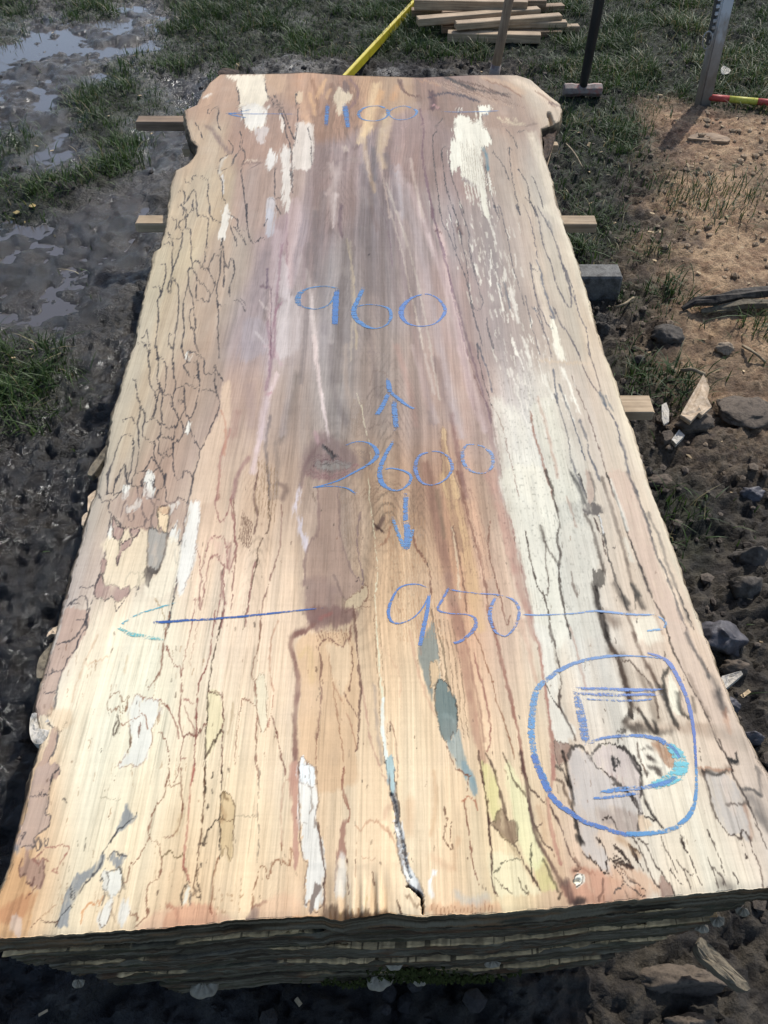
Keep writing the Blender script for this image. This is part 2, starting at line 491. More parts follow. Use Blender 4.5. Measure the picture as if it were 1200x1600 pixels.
FR = dict(A=(260, 100, 3.75), B=(560, 100, 3.529), C=(200, 320, 4), D=(440, 320, 3.75), E=(680, 320, 4), F=(140, 540, 4), G=(400, 540, 4), H=(680, 540, 3.75),
          I=(100, 740, 4), J=(360, 740, 4), K=(620, 740, 4), L=(820, 740, 4), M=(40, 960, 3.75), N=(320, 960, 3.75), O=(600, 960, 4), P=(820, 980, 3.3333),
          Q=(0, 1200, 4), R=(260, 1200, 4), S=(500, 1200, 4), U=(740, 1180, 4.6154), V=(960, 1160, 5), X=(0, 0, 1))
def pts(f, txt):
    x0, y0, s = FR[f]
    a = np.array([[float(q) for q in p.split(',')] for p in txt.split()])
    return a / s + np.array([x0, y0])
face = Face(U, Vv)
def PG(f, txt, col, a=0.95, fe=1.5, o=None, rough=0.0, curve=3):
    if f in 'PUVLI' and max(col) < 232: rough = max(rough, .28)
    if min(col) > 222: col = (col[0] * .965, col[1] * .94, col[2] * .90)
    face.poly(pts(f, txt), col, a, fe * (1.5 if min(col) > 205 else 1), o, curve, rough, 5.0 if min(col) > 205 else 2.5)
def LN(f, txt, col=(92, 84, 84), w=2.0, a=0.85, soft=0.4, we=None, brk=0.4):
    if f in 'LPUV' and sum(col) < 430: w *= 1.4; col = tuple(q * .66 for q in col); a = min(1, a * 1.1)
    if f in 'ABCDGHJKF' and w >= 2.4 and soft >= .5: a = min(.95, a * 1.3); col = tuple(200 + (q - 200) * 1.12 if max(col) < 250 else q for q in col)
    if w < 3.2: w = w * 1.12 + 0.2; a = min(1.0, a * 1.15)
    face.line(pts(f, txt), col, w, a, soft, we, 4, brk)

# ground tone of the wood: surveyed tones spread along the grain
TONES = """330,150:198,168,142 300,230:206,182,154 300,320:206,186,158 260,420:206,190,162 240,520:208,192,167 340,450:196,176,156 200,650:203,187,163 300,620:190,168,148
170,730:206,190,166 330,700:190,165,148 140,850:205,186,170 230,800:192,166,146 420,200:188,158,138 480,130:196,162,134 520,160:182,148,124 600,150:202,168,134 700,150:166,138,122
780,170:178,152,132 840,140:204,184,160 640,220:178,152,142 700,260:172,148,138 800,260:186,166,148 840,300:202,187,167 420,300:192,168,152 450,400:182,162,157 520,300:172,150,142
560,260:182,162,156 600,350:174,157,152 680,350:180,162,154 750,380:177,162,154 820,380:197,177,160 870,400:207,191,168 400,500:182,164,160 450,520:200,184,176 530,480:174,160,152
620,450:175,158,150 700,470:190,166,156 760,520:180,162,152 830,500:192,172,156 890,520:206,189,166 380,620:204,174,153 440,640:188,168,153 520,620:180,165,154 600,600:178,160,147
680,620:190,165,150 740,620:195,166,150 800,650:218,203,188 860,680:222,212,193 930,650:211,191,171 980,680:218,203,180 340,760:228,198,168 400,800:218,188,158 470,760:196,171,151
530,820:184,158,137 600,760:198,168,138 680,780:194,154,124 740,780:202,166,136 830,800:234,224,204 900,800:215,205,185 980,800:216,191,166 1030,850:224,209,184 300,900:241,212,182
180,1000:247,231,203 250,1050:248,234,202 350,1000:244,216,186 420,950:239,211,180 600,900:226,191,152 640,950:230,196,156 720,950:212,168,136 780,950:226,190,160 860,950:239,227,204
930,950:225,212,192 1000,930:234,206,176 1050,950:220,195,170 150,1200:250,239,211 300,1150:247,226,192 400,1150:244,221,186 440,1100:234,205,175 520,1100:231,197,158 640,1100:243,214,176
700,1150:240,210,170 760,1150:234,196,162 830,1150:243,219,185 950,1100:226,211,191 1050,1100:234,206,177 1120,1130:215,190,165 150,1350:248,234,202 300,1330:246,227,191 400,1350:246,224,186
560,1300:243,214,176 650,1300:248,224,186 730,1300:246,220,182 800,1300:240,225,176 880,1330:238,205,170 950,1300:235,214,188 1080,1300:250,238,210 1150,1350:244,225,196 1180,1250:212,190,170
40,1400:222,178,132 300,1430:230,188,144 700,1415:235,196,156 900,1395:210,164,132 1050,1380:236,210,180 150,1440:238,208,168 450,1420:232,192,152"""
tp, tc_ = [], []
for q in TONES.split():
    p, c = q.split(':')
    tp.append([float(v) for v in p.split(',')]); tc_.append([float(v) for v in c.split(',')])
tp, tc_ = np.array(tp), alb(np.array(tc_))
tx, ty = at(*tp.T)
acc = np.zeros(U.shape + (3,)); wt = np.full(U.shape, 1e-9)
wx = U + 0.02 * fbm(U * 9, Vv * 3, 3, 61); wy = Vv + 0.05 * fbm(U * 12, Vv * 4, 3, 62)
for (qx, qy), c in zip(np.stack([tx, ty], 1), tc_):
    g = np.exp(-((wx - qx) / 0.05) ** 2 - ((wy - qy) / 0.13) ** 2)
    acc += g[..., None] * c; wt += g
face.C = acc / wt[..., None]

# grain: fine streaks along the length, bending round the knots
knots = [(525, 725, .05, .10), (600, 815, .03, .06), (545, 940, .05, .09), (900, 797, .02, .04), (545, 150, .04, .10), (430, 480, .05, .12)]
gu = U - 0.035 * (Vv - 1.2) * ((U + 0.1) / 0.5) + 0.010 * fbm(U * 5, Vv * 2.2, 3, 71)
for kx, ky, ru, rv in knots:
    qx, qy = at(kx, ky)
    e = np.exp(-((U - qx) / ru) ** 2 - ((Vv - qy) / rv) ** 2)
    gu = gu + 0.6 * (U - qx) * e
gr = 0.55 * fbm(gu * 420, Vv * 5, 3, 72) + 0.6 * fbm(gu * 130, Vv * 2.2, 3, 73) + 0.45 * fbm(gu * 45, Vv * 1.3, 2, 74)
cx, cy = at(560, 650)
heart = np.exp(-((U - cx - 0.03) / 0.26) ** 2)
face.C *= (1 + (0.055 + 0.085 * heart) * gr)[..., None]
# growth-ring lines of the heartwood
for kx, ky, ru, rv in knots:
    qx, qy = at(kx, ky)
    dk_ = np.sqrt(((U - qx) / ru) ** 2 + ((Vv - qy) / rv) ** 2) + .12 * fbm(U * 20, Vv * 9, 3, 79)
    face.C *= (1 - (0.16 * np.clip(np.sin(dk_ * 2 * math.pi * 3.2) * 1.4 - .3, 0, 1) + .10 * np.exp(-dk_ ** 2 * 1.5)) * np.exp(-(dk_ / 1.25) ** 2))[..., None]
rx = gu * 150 + 1.4 * fbm(U * 10, Vv * 3, 3, 75)
ring = np.clip(np.abs(np.sin(rx * math.pi)) * 1.3 - 0.95, 0, 1) * np.clip(0.5 + 1.6 * fbm(U * 14, Vv * 1.6, 2, 76), 0, 1)
face.C *= (1 - 0.34 * ring * np.exp(-((U - cx - 0.02) / 0.19) ** 2))[..., None]
def cathedral(px, py, ru, rv, a2, n, amp, sgn=1, seed=0):
    """arched ring figure where the saw ran through the cone of the rings"""
    global_x, global_y = at(px, py)
    du = U - global_x + .016 * fbm(U * 9, Vv * 5, 4, 81 + seed); dv = (Vv - global_y) * sgn + .05 * fbm(U * 14, Vv * 5, 4, 83 + seed)
    ph = (dv + a2 * 1.5 * np.sqrt(du * du + .0003)) * n * (.75 + .25 * sgn)
    ln = np.clip(np.sin(ph * 2 * math.pi) * 1.4 - .5, 0, 1) * (.25 + 1.3 * np.clip(.5 + fbm(U * 30, Vv * 12, 2, 85), 0, 1))
    mk = np.exp(-(du / ru) ** 2 - (dv / rv) ** 2)
    face.C[...] *= (1 - amp * ln * mk)[..., None]
cathedral(612, 640, .050, .16, 2.6, 34, .26, 1, 0); cathedral(600, 800, .050, .12, 2.2, 34, .26, 1, 2); cathedral(548, 850, .045, .12, 3.0, 40, .18, 1, 4)
cathedral(520, 300, .06, .24, 3.2, 20, .16, 1, 6); cathedral(560, 190, .08, .22, 3.5, 18, .18, -1, 8); cathedral(400, 820, .05, .15, 4.0, 34, .16, 1, 10); cathedral(660, 800, .05, .18, 4.5, 40, .16, 1, 12); cathedral(560, 480, .08, .22, 3.5, 20, .12, 1, 14)
tint = fbm(gu * 24, Vv * 1.5, 3, 78)
face.C *= 1 + np.stack([0.05 * tint, 0.0 * tint, -0.05 * tint], -1)

DK = (92, 84, 84); BR = (150, 108, 88); RB = (168, 122, 108); WH = (244, 239, 230)
# ---- soft bands and streaks of the heart
LN('D', '150,380 165,520 180,650 205,890', (226, 211, 202), 7, .75, .6)
LN('G', '365,-60 368,0 390,180 420,380 455,600', (226, 208, 199), 7, .85, .5, 5)
LN('D', '380,200 410,350 425,500 440,850', (207, 190, 165), 3.5, .7, .7)
LN('D', '640,40 655,100 700,250 740,450 790,650 830,850', (216, 200, 184), 3.5, .75, .6)
LN('D', '690,20 760,180 800,380 850,600 920,880', (203, 184, 175), 9, .6, .8)
LN('D', '860,170 900,300', (226, 207, 197), 7, .7, .7)
LN('D', '900,120 940,210 980,420 1040,700 1090,890', (216, 191, 181), 10, .75, .6)
LN('D', '870,-30 880,0 910,150 960,300 1010,560 1090,880', (142, 112, 124), 1.8, .8, .5)
LN('D', '808,-20 815,20 832,100', (222, 206, 196), 6, .8, .5)
LN('D', '310,-60 305,0 300,130', (214, 196, 186), 12, .75, .5, 4)
LN('D', '200,40 195,250 200,450', (152, 142, 140), 10, .5, .8)
LN('D', '350,480 345,600 340,880', (148, 136, 130), 12, .45, .8)
LN('D', '480,150 520,300 540,500', (160, 148, 144), 22, .5, .8)
LN('D', '620,150 650,420 700,600', (165, 148, 143), 8, .5, .8)
LN('D', '350,0 340,110 355,185', (140, 118, 120), 5, .7, .8)
LN('D', '510,285 516,290', (80, 70, 70), 2.5, .9)
LN('D', '905,155 925,160', (130, 100, 95), 6, .8, .6); LN('D', '1030,120 1045,165', (130, 100, 95), 9, .7, .6)
LN('D', '580,20 620,120 640,260 650,360', (150, 125, 130), 1.6, .7)
LN('D', '110,250 130,400 120,600', (190, 172, 168), 10, .6, .8)
LN('D', '60,0 40,150 40,330 45,480', (205, 182, 176), 12, .7, .7); LN('D', '35,0 30,200 40,480', (165, 130, 135), 2, .6)
LN('G', '250,180 200,420 150,600', (150, 138, 130), 14, .5, .8)
LN('G', '470,0 480,250 560,480', (150, 138, 134), 10, .5, .8); LN('G', '560,0 560,220 600,400', (195, 178, 164), 8, .5, .8)
LN('G', '980,0 1050,250 1130,480', (206, 186, 176), 8, .7, .7); LN('G', '1060,60 1110,300', (212, 196, 184), 5, .6, .7)
LN('G', '880,0 950,250 1000,500', (196, 166, 152), 10, .5, .8)
LN('G', '690,330 740,270 800,260 860,330', (150, 132, 122), 2, .7); LN('G', '700,420 730,320 790,310 850,370', (150, 132, 122), 1.6, .6)
LN('G', '690,100 700,50 760,45 810,70', (160, 142, 136), 2, .5); LN('G', '710,260 740,160 830,190', (160, 138, 125), 2.2, .6)
LN('G', '700,520 760,500 830,470 850,520', (150, 130, 118), 2, .6)
for k in range(9):
    x0 = 600 + k * 9
    LN('G', f'{x0+10},330 {x0-10},450 {x0+15},560', (170, 148, 128), 1.2, .6)
LN('G', '1140,560 1170,540 1190,600', (150, 125, 110), 3, .7)
LN('H', '140,0 190,230 250,440', (207, 183, 174), 9, .65, .7)
LN('H', '0,80 60,300 100,440', (160, 142, 138), 14, .5, .8)
PG('H', '190,0 250,30 330,350 380,640 410,890 380,890 330,620 270,380', (176, 150, 142), .75, 2.5)
LN('H', '180,0 230,180 330,420 370,640 410,890', (148, 114, 104), 1.8, .75)
LN('H', '130,480 170,700 190,890', (212, 178, 155), 14, .5, .8)
PG('H', '30,500 60,495 75,600 110,750 150,890 60,890 40,700', (226, 192, 148), .85, 2, ((150, 118, 100), 2, .7))
LN('H', '100,400 120,560 160,800 175,890', (155, 120, 112), 8, .6, .6)
# K / O : the striped heart on the right
LN('K', '180,-60 190,0 230,180 270,380 310,600 350,800 400,1000', (164, 124, 104), 17, .8, .35)
LN('K', '250,100 275,260 300,400', (158, 134, 112), 8, .6, .7)
LN('K', '310,20 370,250 430,450 465,650 500,850 510,960', (229, 192, 144), 22, .8, .3)
LN('K', '345,330 380,550 395,780', (232, 206, 172), 4, .8, .4); LN('K', '350,330 390,520 420,700 440,860', (150, 112, 88), 2.5, .8)
LN('K', '380,-20 400,80 440,240 500,440 540,640 580,850 610,1000', (150, 106, 86), 4.5, .85, .35)
LN('K', '470,200 540,440 570,640', (226, 188, 158), 14, .5, .6)
LN('K', '580,300 575,450 610,650 660,830 690,950 705,880', (160, 115, 92), 1.8, .8)
LN('K', '590,0 650,200 710,440 770,700 830,900 860,1040', (196, 150, 131), 24, .75, .35, 10)
LN('K', '600,60 640,250 690,500', (214, 178, 158), 4, .6, .6)
LN('K', '700,250 740,400 790,620 850,950', (170, 118, 106), 4, .75, .5)
LN('O', '915,-20 920,0 980,250 1010,460 1040,700 1050,850 1060,1040', (186, 130, 112), 7, .85, .3)
LN('O', '860,50 900,200 950,420', (214, 172, 146), 14, .6, .6, 6)
LN('O', '430,-40 480,200 530,450 580,750 620,920', (190, 146, 120), 19, .8, .3, 12)
LN('O', '480,0 540,300 590,560 620,780', (170, 124, 104), 4, .6, .5)
LN('O', '560,250 620,450 655,650 660,770 640,850', (172, 120, 100), 3, .85, .4)
LN('O', '555,100 640,300 700,530 760,700 820,900', (165, 118, 84), 2.2, .85)
LN('O', '650,-40 660,20 700,150 760,400 810,600 860,850 890,1030', (165, 112, 92), 5.5, .85, .35)
for (a, b, c) in ((350, 380, 400), (372, 410, 440), (395, 440, 470), (420, 470, 500), (330, 355, 372)):
    LN('O', f'{a},40 {b},260 {c},520 {c+35},800', (152, 124, 96), 1.3, .7)
LN('O', '295,-30 300,0 330,180 350,300', (108, 88, 74), 2.2, .85); LN('O', '340,100 370,240 410,460 440,560', (140, 120, 92), 2.5, .7)
PG('O', '210,230 250,170 300,60 325,140 340,280 350,400 310,450 310,560 285,500 250,400 225,300', (150, 154, 144), .85, 2)
PG('O', '295,300 325,285 345,360 320,430 295,470 290,380', (226, 194, 154), .95, 1.5, ((140, 120, 95), 1.5, .6))
PG('O', '320,450 350,405 390,420 440,540 465,620 450,740 430,730 400,790 370,780 340,680 320,560', (127, 141, 135), .92, 1.5, ((84, 70, 58), 2, .9))
LN('O', '370,640 430,660', (165, 172, 162), 8, .5, .8)
PG('O', '390,800 420,770 470,730 500,880 550,1010 575,1080 540,1040 470,970 420,880', (163, 175, 168), .8, 3)
PG('S', '880,-40 930,-10 960,60 990,160 940,140 925,70', (158, 174, 172), .85, 2.5)
LN('O', '385,800 400,860 440,950 480,980 545,1015', (150, 108, 80), 1.6, .85); LN('S', '850,0 900,30 930,60 920,140', (150, 100, 70), 1.6, .85)
LN('O', '160,100 200,300 260,500 320,640', (215, 170, 140), 3, .5, .7); LN('O', '200,0 230,250', (190, 150, 125), 5, .4, .8)
for k in range(16):
    x0 = 600 + k * 4.2
    LN('X', f'{x0},{780+k*2} {x0+6},{850+k*3} {x0+14+k*.4},{930+k*2} {x0+22+k*.6},{1000}', (205, 162, 122), 1.1, .55)
for k in range(9):
    LN('X', f'{694+k*5},{700+k*8} {700+k*6},{790} {716+k*7},{900}', (150, 112, 92), 1.0, .35)
# J / N : bullet of dark heart, arch and panel below it
LN('J', '170,-20 150,150 170,260 140,380', (132, 104, 94), 3.5, .7, .6)
LN('J', '230,-40 240,200 240,330 190,420 150,620 110,800 80,980', (116, 90, 70), 1.9, .85)
LN('J', '310,200 320,280 300,500 250,660 200,840 180,1040', (165, 130, 112), 2.0, .8)
LN('J', '15,160 30,440 20,650 0,880', (150, 112, 95), 1.8, .8)
for k in range(8):
    LN('J', f'{75+k*8},{235+k*9} {70+k*9},{330} {58+k*9},{420+k*8}', (140, 110, 90), 1.0, .75)
LN('J', '290,60 345,100 325,160', (160, 138, 125), 10, .6, .7)
PG('J', '430,70 425,250 460,360 492,440 475,500 450,440 418,330 395,200', (228, 213, 210), .9, 2)
PG('J', '555,70 670,70 680,300 720,500 770,620 832,700 730,790 640,740 640,860 560,900 500,960 470,760 470,560 495,450 548,340', (187, 158, 138), .85, 4)
LN('J', '545,90 550,350 490,450 465,560 460,700', (164, 138, 128), 4, .65, .6)
LN('J', '670,80 690,380 740,570 830,690', (160, 134, 122), 2.4, .75)
LN('J', '650,640 690,740 720,790', (150, 128, 118), 4, .6, .7)
LN('J', '810,240 790,400 810,550 832,650 822,700', (148, 122, 118), 2.2, .8)
LN('J', '465,690 560,655 635,715 635,800 560,900', (158, 130, 120), 12, .35, .9); LN('J', '560,900 470,970 385,1010', (152, 122, 113), 10, .6, .6); PG('J', '470,690 640,700 720,800 700,880 560,940 470,900', (166, 138, 124), .6, 8)
PG('J', '718,800 800,740 850,700 858,780 770,850 720,860', (214, 190, 156), .9, 1.5, ((146, 110, 86), 2.2, .85))
LN('J', '790,660 795,655', (90, 70, 70), 3, .9)
LN('J', '830,800 900,780', (150, 115, 90), 1.5, .7); LN('J', '820,830 880,840', (150, 115, 90), 1.5, .7)
LN('J', '920,355 960,275', (122, 96, 86), 7, .8, .6); LN('J', '900,330 950,360', (115, 90, 80), 5, .8, .5)
for k in range(5):
    q = 30 + k * 26
    LN('J', f'{930-q},{200-q*.4} {950},{150-q*.9} {1010+q},{200-q*.5} {1040+q*1.1},{330}', (165, 132, 108), 1.3, .6)
LN('J', '1000,330 980,400 930,460', (180, 140, 112), 3, .6, .6)
LN('J', '1140,350 1155,460 1190,510 1215,560', (160, 112, 85), 2.4, .8); LN('K', '120,470 160,510 190,560 205,620 215,750', (150, 108, 85), 1.8, .8)
for k in range(7):
    LN('X', f'{530+k*5},{770+k} {540+k*4},{830} {552+k*2},{880+k*2}', (170, 142, 118), 1.1, .5)
PG('N', '600,-40 870,-30 850,55 700,70 640,85', (146, 112, 102), .8, 5)
LN('N', '680,20 740,-10', (170, 110, 98), 8, .7, .7)
PG('N', '545,150 640,110 700,100 860,110 895,300 905,600 890,800 860,1000 560,1000 555,420', (226, 190, 150), .75, 4)
LN('N', '868,-40 890,120 900,300 912,450 900,700 885,800', (132, 97, 82), 3.8, .9, .4, 2)
LN('N', '640,60 600,90 530,120 508,165 530,300 542,420 525,600 530,800 525,985', (150, 110, 96), 7, .9, .35, 10)
LN('R', '800,-10 800,200 810,400 805,600', (203, 158, 134), 11, .8, .35, 6)
LN('N', '860,70 850,130 790,185 740,140 690,165 668,210 680,330 680,520 655,720', (150, 112, 92), 2.6, .85, .4)
LN('N', '655,720 645,890', (170, 130, 100), 1.4, .8)
for k in range(13):
    x0 = 655 + k * 16
    LN('N', f'{x0},{80+abs(k-6)*2} {x0+12},{150+(k%3)*8}', (158, 118, 92), 1.1, .7)
LN('N', '720,220 750,400 780,600 800,740 820,930', (176, 132, 98), 1.5, .75)
LN('N', '865,180 860,330 848,440', (130, 92, 72), 1.8, .85)
LN('N', '820,460 850,520 905,620', (140, 102, 84), 2.6, .85, .4, 1.4); LN('N', '760,420 820,540 880,720 885,780', (190, 145, 112), 1.5, .75)
PG('N', '715,180 790,190 850,150 855,330 820,460 770,420', (236, 208, 172), .6, 3)
LN('N', '560,230 610,200 630,380', (222, 190, 140), 10, .5, .8)
LN('N', '320,-20 318,170 290,260 280,340 300,390 345,370', (165, 128, 100), 1.8, .8)
PG('N', '300,390 350,370 360,560 365,640 330,680 305,560', (238, 222, 190), .8, 2, ((160, 120, 95), 1.6, .7))
LN('N', '440,30 400,100 385,200 385,340 405,450', (205, 160, 130), 2.2, .7)
LN('N', '405,470 390,560 365,660', (185, 128, 105), 1.7, .8); LN('N', '390,590 420,700 440,820 470,930', (150, 105, 85), 1.8, .85)
LN('N', '300,390 305,560 300,800 310,975', (168, 125, 100), 1.7, .8)
LN('N', '215,510 205,620 180,760 180,880', (168, 125, 100), 1.7, .8); LN('N', '220,500 260,500 295,530', (160, 115, 90), 2, .8)
LN('N', '160,520 155,640 130,700', (190, 160, 120), 3, .5, .7)
PG('N', '25,455 95,470 105,600 100,700 40,790 15,810 10,650', (240, 222, 178), .75, 2)
LN('N', '25,445 60,465 100,465', (110, 82, 58), 2.4, .9)
LN('N', '100,440 105,600 100,800 100,975', (160, 118, 100), 2.2, .8); LN('N', '100,680 50,760 10,820', (104, 80, 62), 3, .9)
LN('N', '920,420 950,580 970,720 1010,840 1060,960', (205, 165, 140), 2.4, .7, .5); LN('N', '990,420 1010,640 1040,860', (165, 150, 140), 5, .55, .7)
LN('N', '1010,160 1130,330 1150,560', (225, 185, 150), 2, .5, .6); LN('N', '1080,630 1110,700 1130,960', (190, 155, 125), 1.4, .8); LN('N', '1065,640 1075,760', (190, 155, 125), 1.4, .7)
# ---- left: warm sapwood edge next to the spalted zone, pink heart edge
PG('F', '825,260 880,230 880,400 860,520 800,760 780,960 620,960 690,650 760,510 815,400', (229, 202, 174), .75, 4)
LN('F', '880,520 820,700 800,960', (192, 152, 137), 4, .7, .6); LN('F', '1000,700 940,780 890,960', (172, 137, 131), 7, .6, .6)
LN('F', '820,400 850,520 840,680', (205, 165, 142), 3, .6, .6)
LN('F', '1170,180 1090,400 1060,580 1020,790', (224, 203, 195), 10, .8, .5); LN('F', '1130,440 1100,620 1110,720 1125,960', (132, 122, 120), 5, .55, .7)
LN('F', '1160,600 1175,740 1160,960', (165, 150, 138), 8, .45, .8)
for k in range(7):
    LN('X', f'{404+k*5},{715+k*3} {402+k*5},{760} {398+k*5},{800+k*3}', (170, 142, 108), 1.0, .7)
LN('F', '920,420 900,560', (188, 158, 144), 12, .5, .8); LN('F', '1000,250 1020,500', (186, 165, 156), 16, .5, .8)
PG('C', '920,100 1000,60 990,250 940,300 900,260', (196, 171, 169), .6, 5)
PG('C', '1015,-20 1080,-20 1075,180 1030,330 1000,520 1000,250', (208, 184, 176), .7, 4)
PG('C', '960,310 1000,400 1000,520 1020,600 960,580 920,500', (222, 207, 201), .65, 4)
PG('C', '950,640 1060,560 1080,680 1070,900 930,960 900,800', (217, 203, 196), .7, 6)
LN('C', '840,505 890,520', (132, 106, 116), 7, .7, .8); LN('C', '960,610 930,660 900,780 890,960', (172, 128, 142), 4.5, .6, .7)
PG('C', '720,740 800,700 880,760 880,900 780,960 700,960', (188, 176, 177), .6, 7)
LN('C', '860,300 800,480 780,600', (165, 152, 150), 14, .4, .8)
LN('C', '820,600 870,660', (215, 200, 192), 4, .6, .8); LN('C', '800,800 850,860 880,920', (214, 202, 198), 4, .6, .8)
LN('C', '890,530 890,750 890,960', (122, 96, 112), 1.6, .8); LN('C', '870,400 870,520', (120, 100, 120), 2.5, .6, .7)
LN('F', '1125,0 1125,90 1120,200', (130, 105, 118), 1.8, .7); LN('F', '1105,310 1130,290', (188, 135, 140), 7, .6, .7)
LN('F', '1090,0 1150,30 1200,120', (205, 180, 178), 5, .5, .8)
# big knot of the heart
PG('G', '310,640 420,550 520,590 640,700 600,800 450,840 300,800', (150, 126, 120), .75, 9)
LN('G', '370,555 400,620', (194, 164, 162), 8, .6, .7)
for k in range(5):
    LN('G', f'{350-k*14},{760+k*8} {420-k*5},{800+k*9} {540+k*8},{790+k*8} {612+k*9},{740+k*5}', (160, 118, 116) if k % 2 else (180, 145, 135), 1.7, .75)
PG('G', '360,745 450,716 560,722 600,748 520,778 420,782', (160, 150, 140), .9, 2.5, ((118, 84, 84), 2.2, .7), .4)
for k in range(7): LN('G', f'{330+k*6},{700+k*9} {400+k*8},{690+k*9} {520+k*12},{690+k*8}', (132, 104, 104), 1.4, .55)
LN('G', '410,745 480,742 560,745', (110, 100, 95), 2, .8)
PG('G', '408,622 440,640 500,680 512,695 470,705 430,665', (92, 84, 84), .9, 1.6); LN('G', '430,640 480,690', (60, 55, 55), 1.5, .8)
for k in range(6):
    LN('G', f'{610+k*12},{640+k*5} {650+k*14},{690} {690+k*6},{740+k*10}', (158, 136, 122), 1.2, .6)
# pith line of light shake down the middle
LN('G', '625,300 655,380 680,500 710,600 720,720 705,820 712,960', (232, 220, 190), .9, .7, .4, None, 2.0)
LN('J', '865,0 870,150 890,300 910,450 920,600 910,700 905,850 920,1000', (236, 224, 190), 1.0, .75, .4, None, 2.0)
LN('N', '1000,-40 1010,150 1025,350 1040,500', (240, 230, 196), 2.2, .85, .3, None, 1.5)
LN('N', '1040,480 1045,650 1060,800 1080,900 1095,985', (240, 240, 225), 5, .95, .2, 8)
LN('N', '990,0 1000,200 1018,420 1030,640 1055,860', (165, 135, 105), 1.2, .7); LN('N', '1025,40 1035,260 1055,470', (180, 150, 115), 1.0, .7)
# ---- pale spalted right side
PG('H', '330,300 440,350 530,450 580,560 620,700 690,890 550,900 410,900 370,650 350,470', (240, 231, 212), .7, 7, None, .3)
PG('K', '655,-20 940,-20 1010,250 1000,400 1015,560 1000,590 1050,820 1060,1050 880,1050 830,760 770,520 700,250', (240, 230, 208), .8, 4, None, .25)
PG('H', '560,360 640,300 700,330 740,480 770,700 850,900 690,900 640,700 590,520', (228, 219, 198), .7, 5, None, .3)
LN('H', '560,380 570,470 600,580 640,720 690,890', (172, 128, 108), 2.4, .8); LN('H', '330,350 380,430 420,600 460,750 490,890', (165, 132, 118), 1.1, .7)
LN('H', '600,300 640,440 680,600 720,780', (205, 178, 160), 5, .6, .7)
LN('H', '440,130 480,260 530,450', (240, 230, 214), 3, .8); LN('H', '700,-10 715,30 745,80', (243, 235, 216), 11, .9, .3)
LN('H', '740,130 790,240 850,400', (242, 234, 216), 6, .9, .4, 3); LN('H', '540,40 560,120', (240, 232, 215), 5, .85); LN('H', '475,20 520,150', (236, 226, 210), 2.2, .8)
LN('H', '640,170 665,250 690,320', (238, 230, 212), 4, .8); LN('H', '760,290 790,400 810,440', (236, 228, 210), 3, .85); LN('H', '600,80 640,230', (232, 222, 205), 2, .7)
LN('H', '250,-10 290,100 320,200 335,270', (112, 110, 118), 2.2, .85); LN('H', '250,30 262,110 290,220 330,350', DK, 1.3, .8)
LN('H', '690,140 700,200 715,340', (112, 114, 122), 3, .8); LN('H', '720,220 760,320 800,430 850,580 880,680', (100, 104, 112), 2.2, .85); LN('H', '700,290 740,400 780,560 800,680 850,800 880,890', (120, 116, 116), 2.6, .8)
LN('H', '850,440 890,560 900,640 930,700 960,780', (105, 106, 112), 3, .8); LN('H', '800,180 880,370 940,540 1000,730 1050,890', (128, 106, 96), 1.5, .85)
LN('H', '820,0 850,70 880,160 930,250 970,300', (115, 100, 98), 1.5, .85); LN('H', '965,280 1000,350', (108, 118, 128), 6, .8, .5); LN('H', '1000,300 1040,380', (120, 126, 128), 3, .6)
LN('H', '1000,360 1050,440 1080,540 1072,552', (110, 106, 112), 2.2, .85); LN('H', '1075,550 1110,620 1130,740 1190,880', (112, 112, 120), 4, .7, .6)
LN('H', '900,0 910,60 940,150 970,270', (118, 104, 100), 1.4, .8)
LN('H', '620,90 750,95 900,110', (214, 194, 170), 7, .6, .7)
LN('H', '1000,60 1080,320 1150,560 1200,720', (228, 214, 188), 10, .5, .8)
# flecks
for _ in range(240):
    q = rng.random()
    x = 735 + 130 * q + rng.normal(0, 26); y = 330 + 330 * q + rng.normal(0, 30)
    l = rng.uniform(4, 16)
    LN('X', f'{x:.1f},{y:.1f} {x+l*.22:.1f},{y+l:.1f}', (238, 228, 210), rng.uniform(.8, 2.4), rng.uniform(.3, .8), .5)
for (t, w) in (('290,0 312,60', 7), ('330,80 355,150 380,240', 4), ('430,390 442,470', 3.5), ('470,520 490,600 522,740', 6), ('540,820 565,880 595,960', 4.5), ('400,520 422,660', 2.4), ('480,400 500,470', 3.5), ('240,370 290,480', 2), ('350,280 345,500', 1.5), ('480,830 510,940', 3), ('385,480 410,600', 2)):
    LN('E', t, (242, 233, 216), w, .85, .5)
PG('E', '600,390 650,400 670,500 720,700 730,780 680,690 630,530', (217, 200, 178), .8, 1.5)
PG('E', '720,720 745,730 780,820 825,960 770,960 730,820', (240, 231, 209), .95, 1.2)
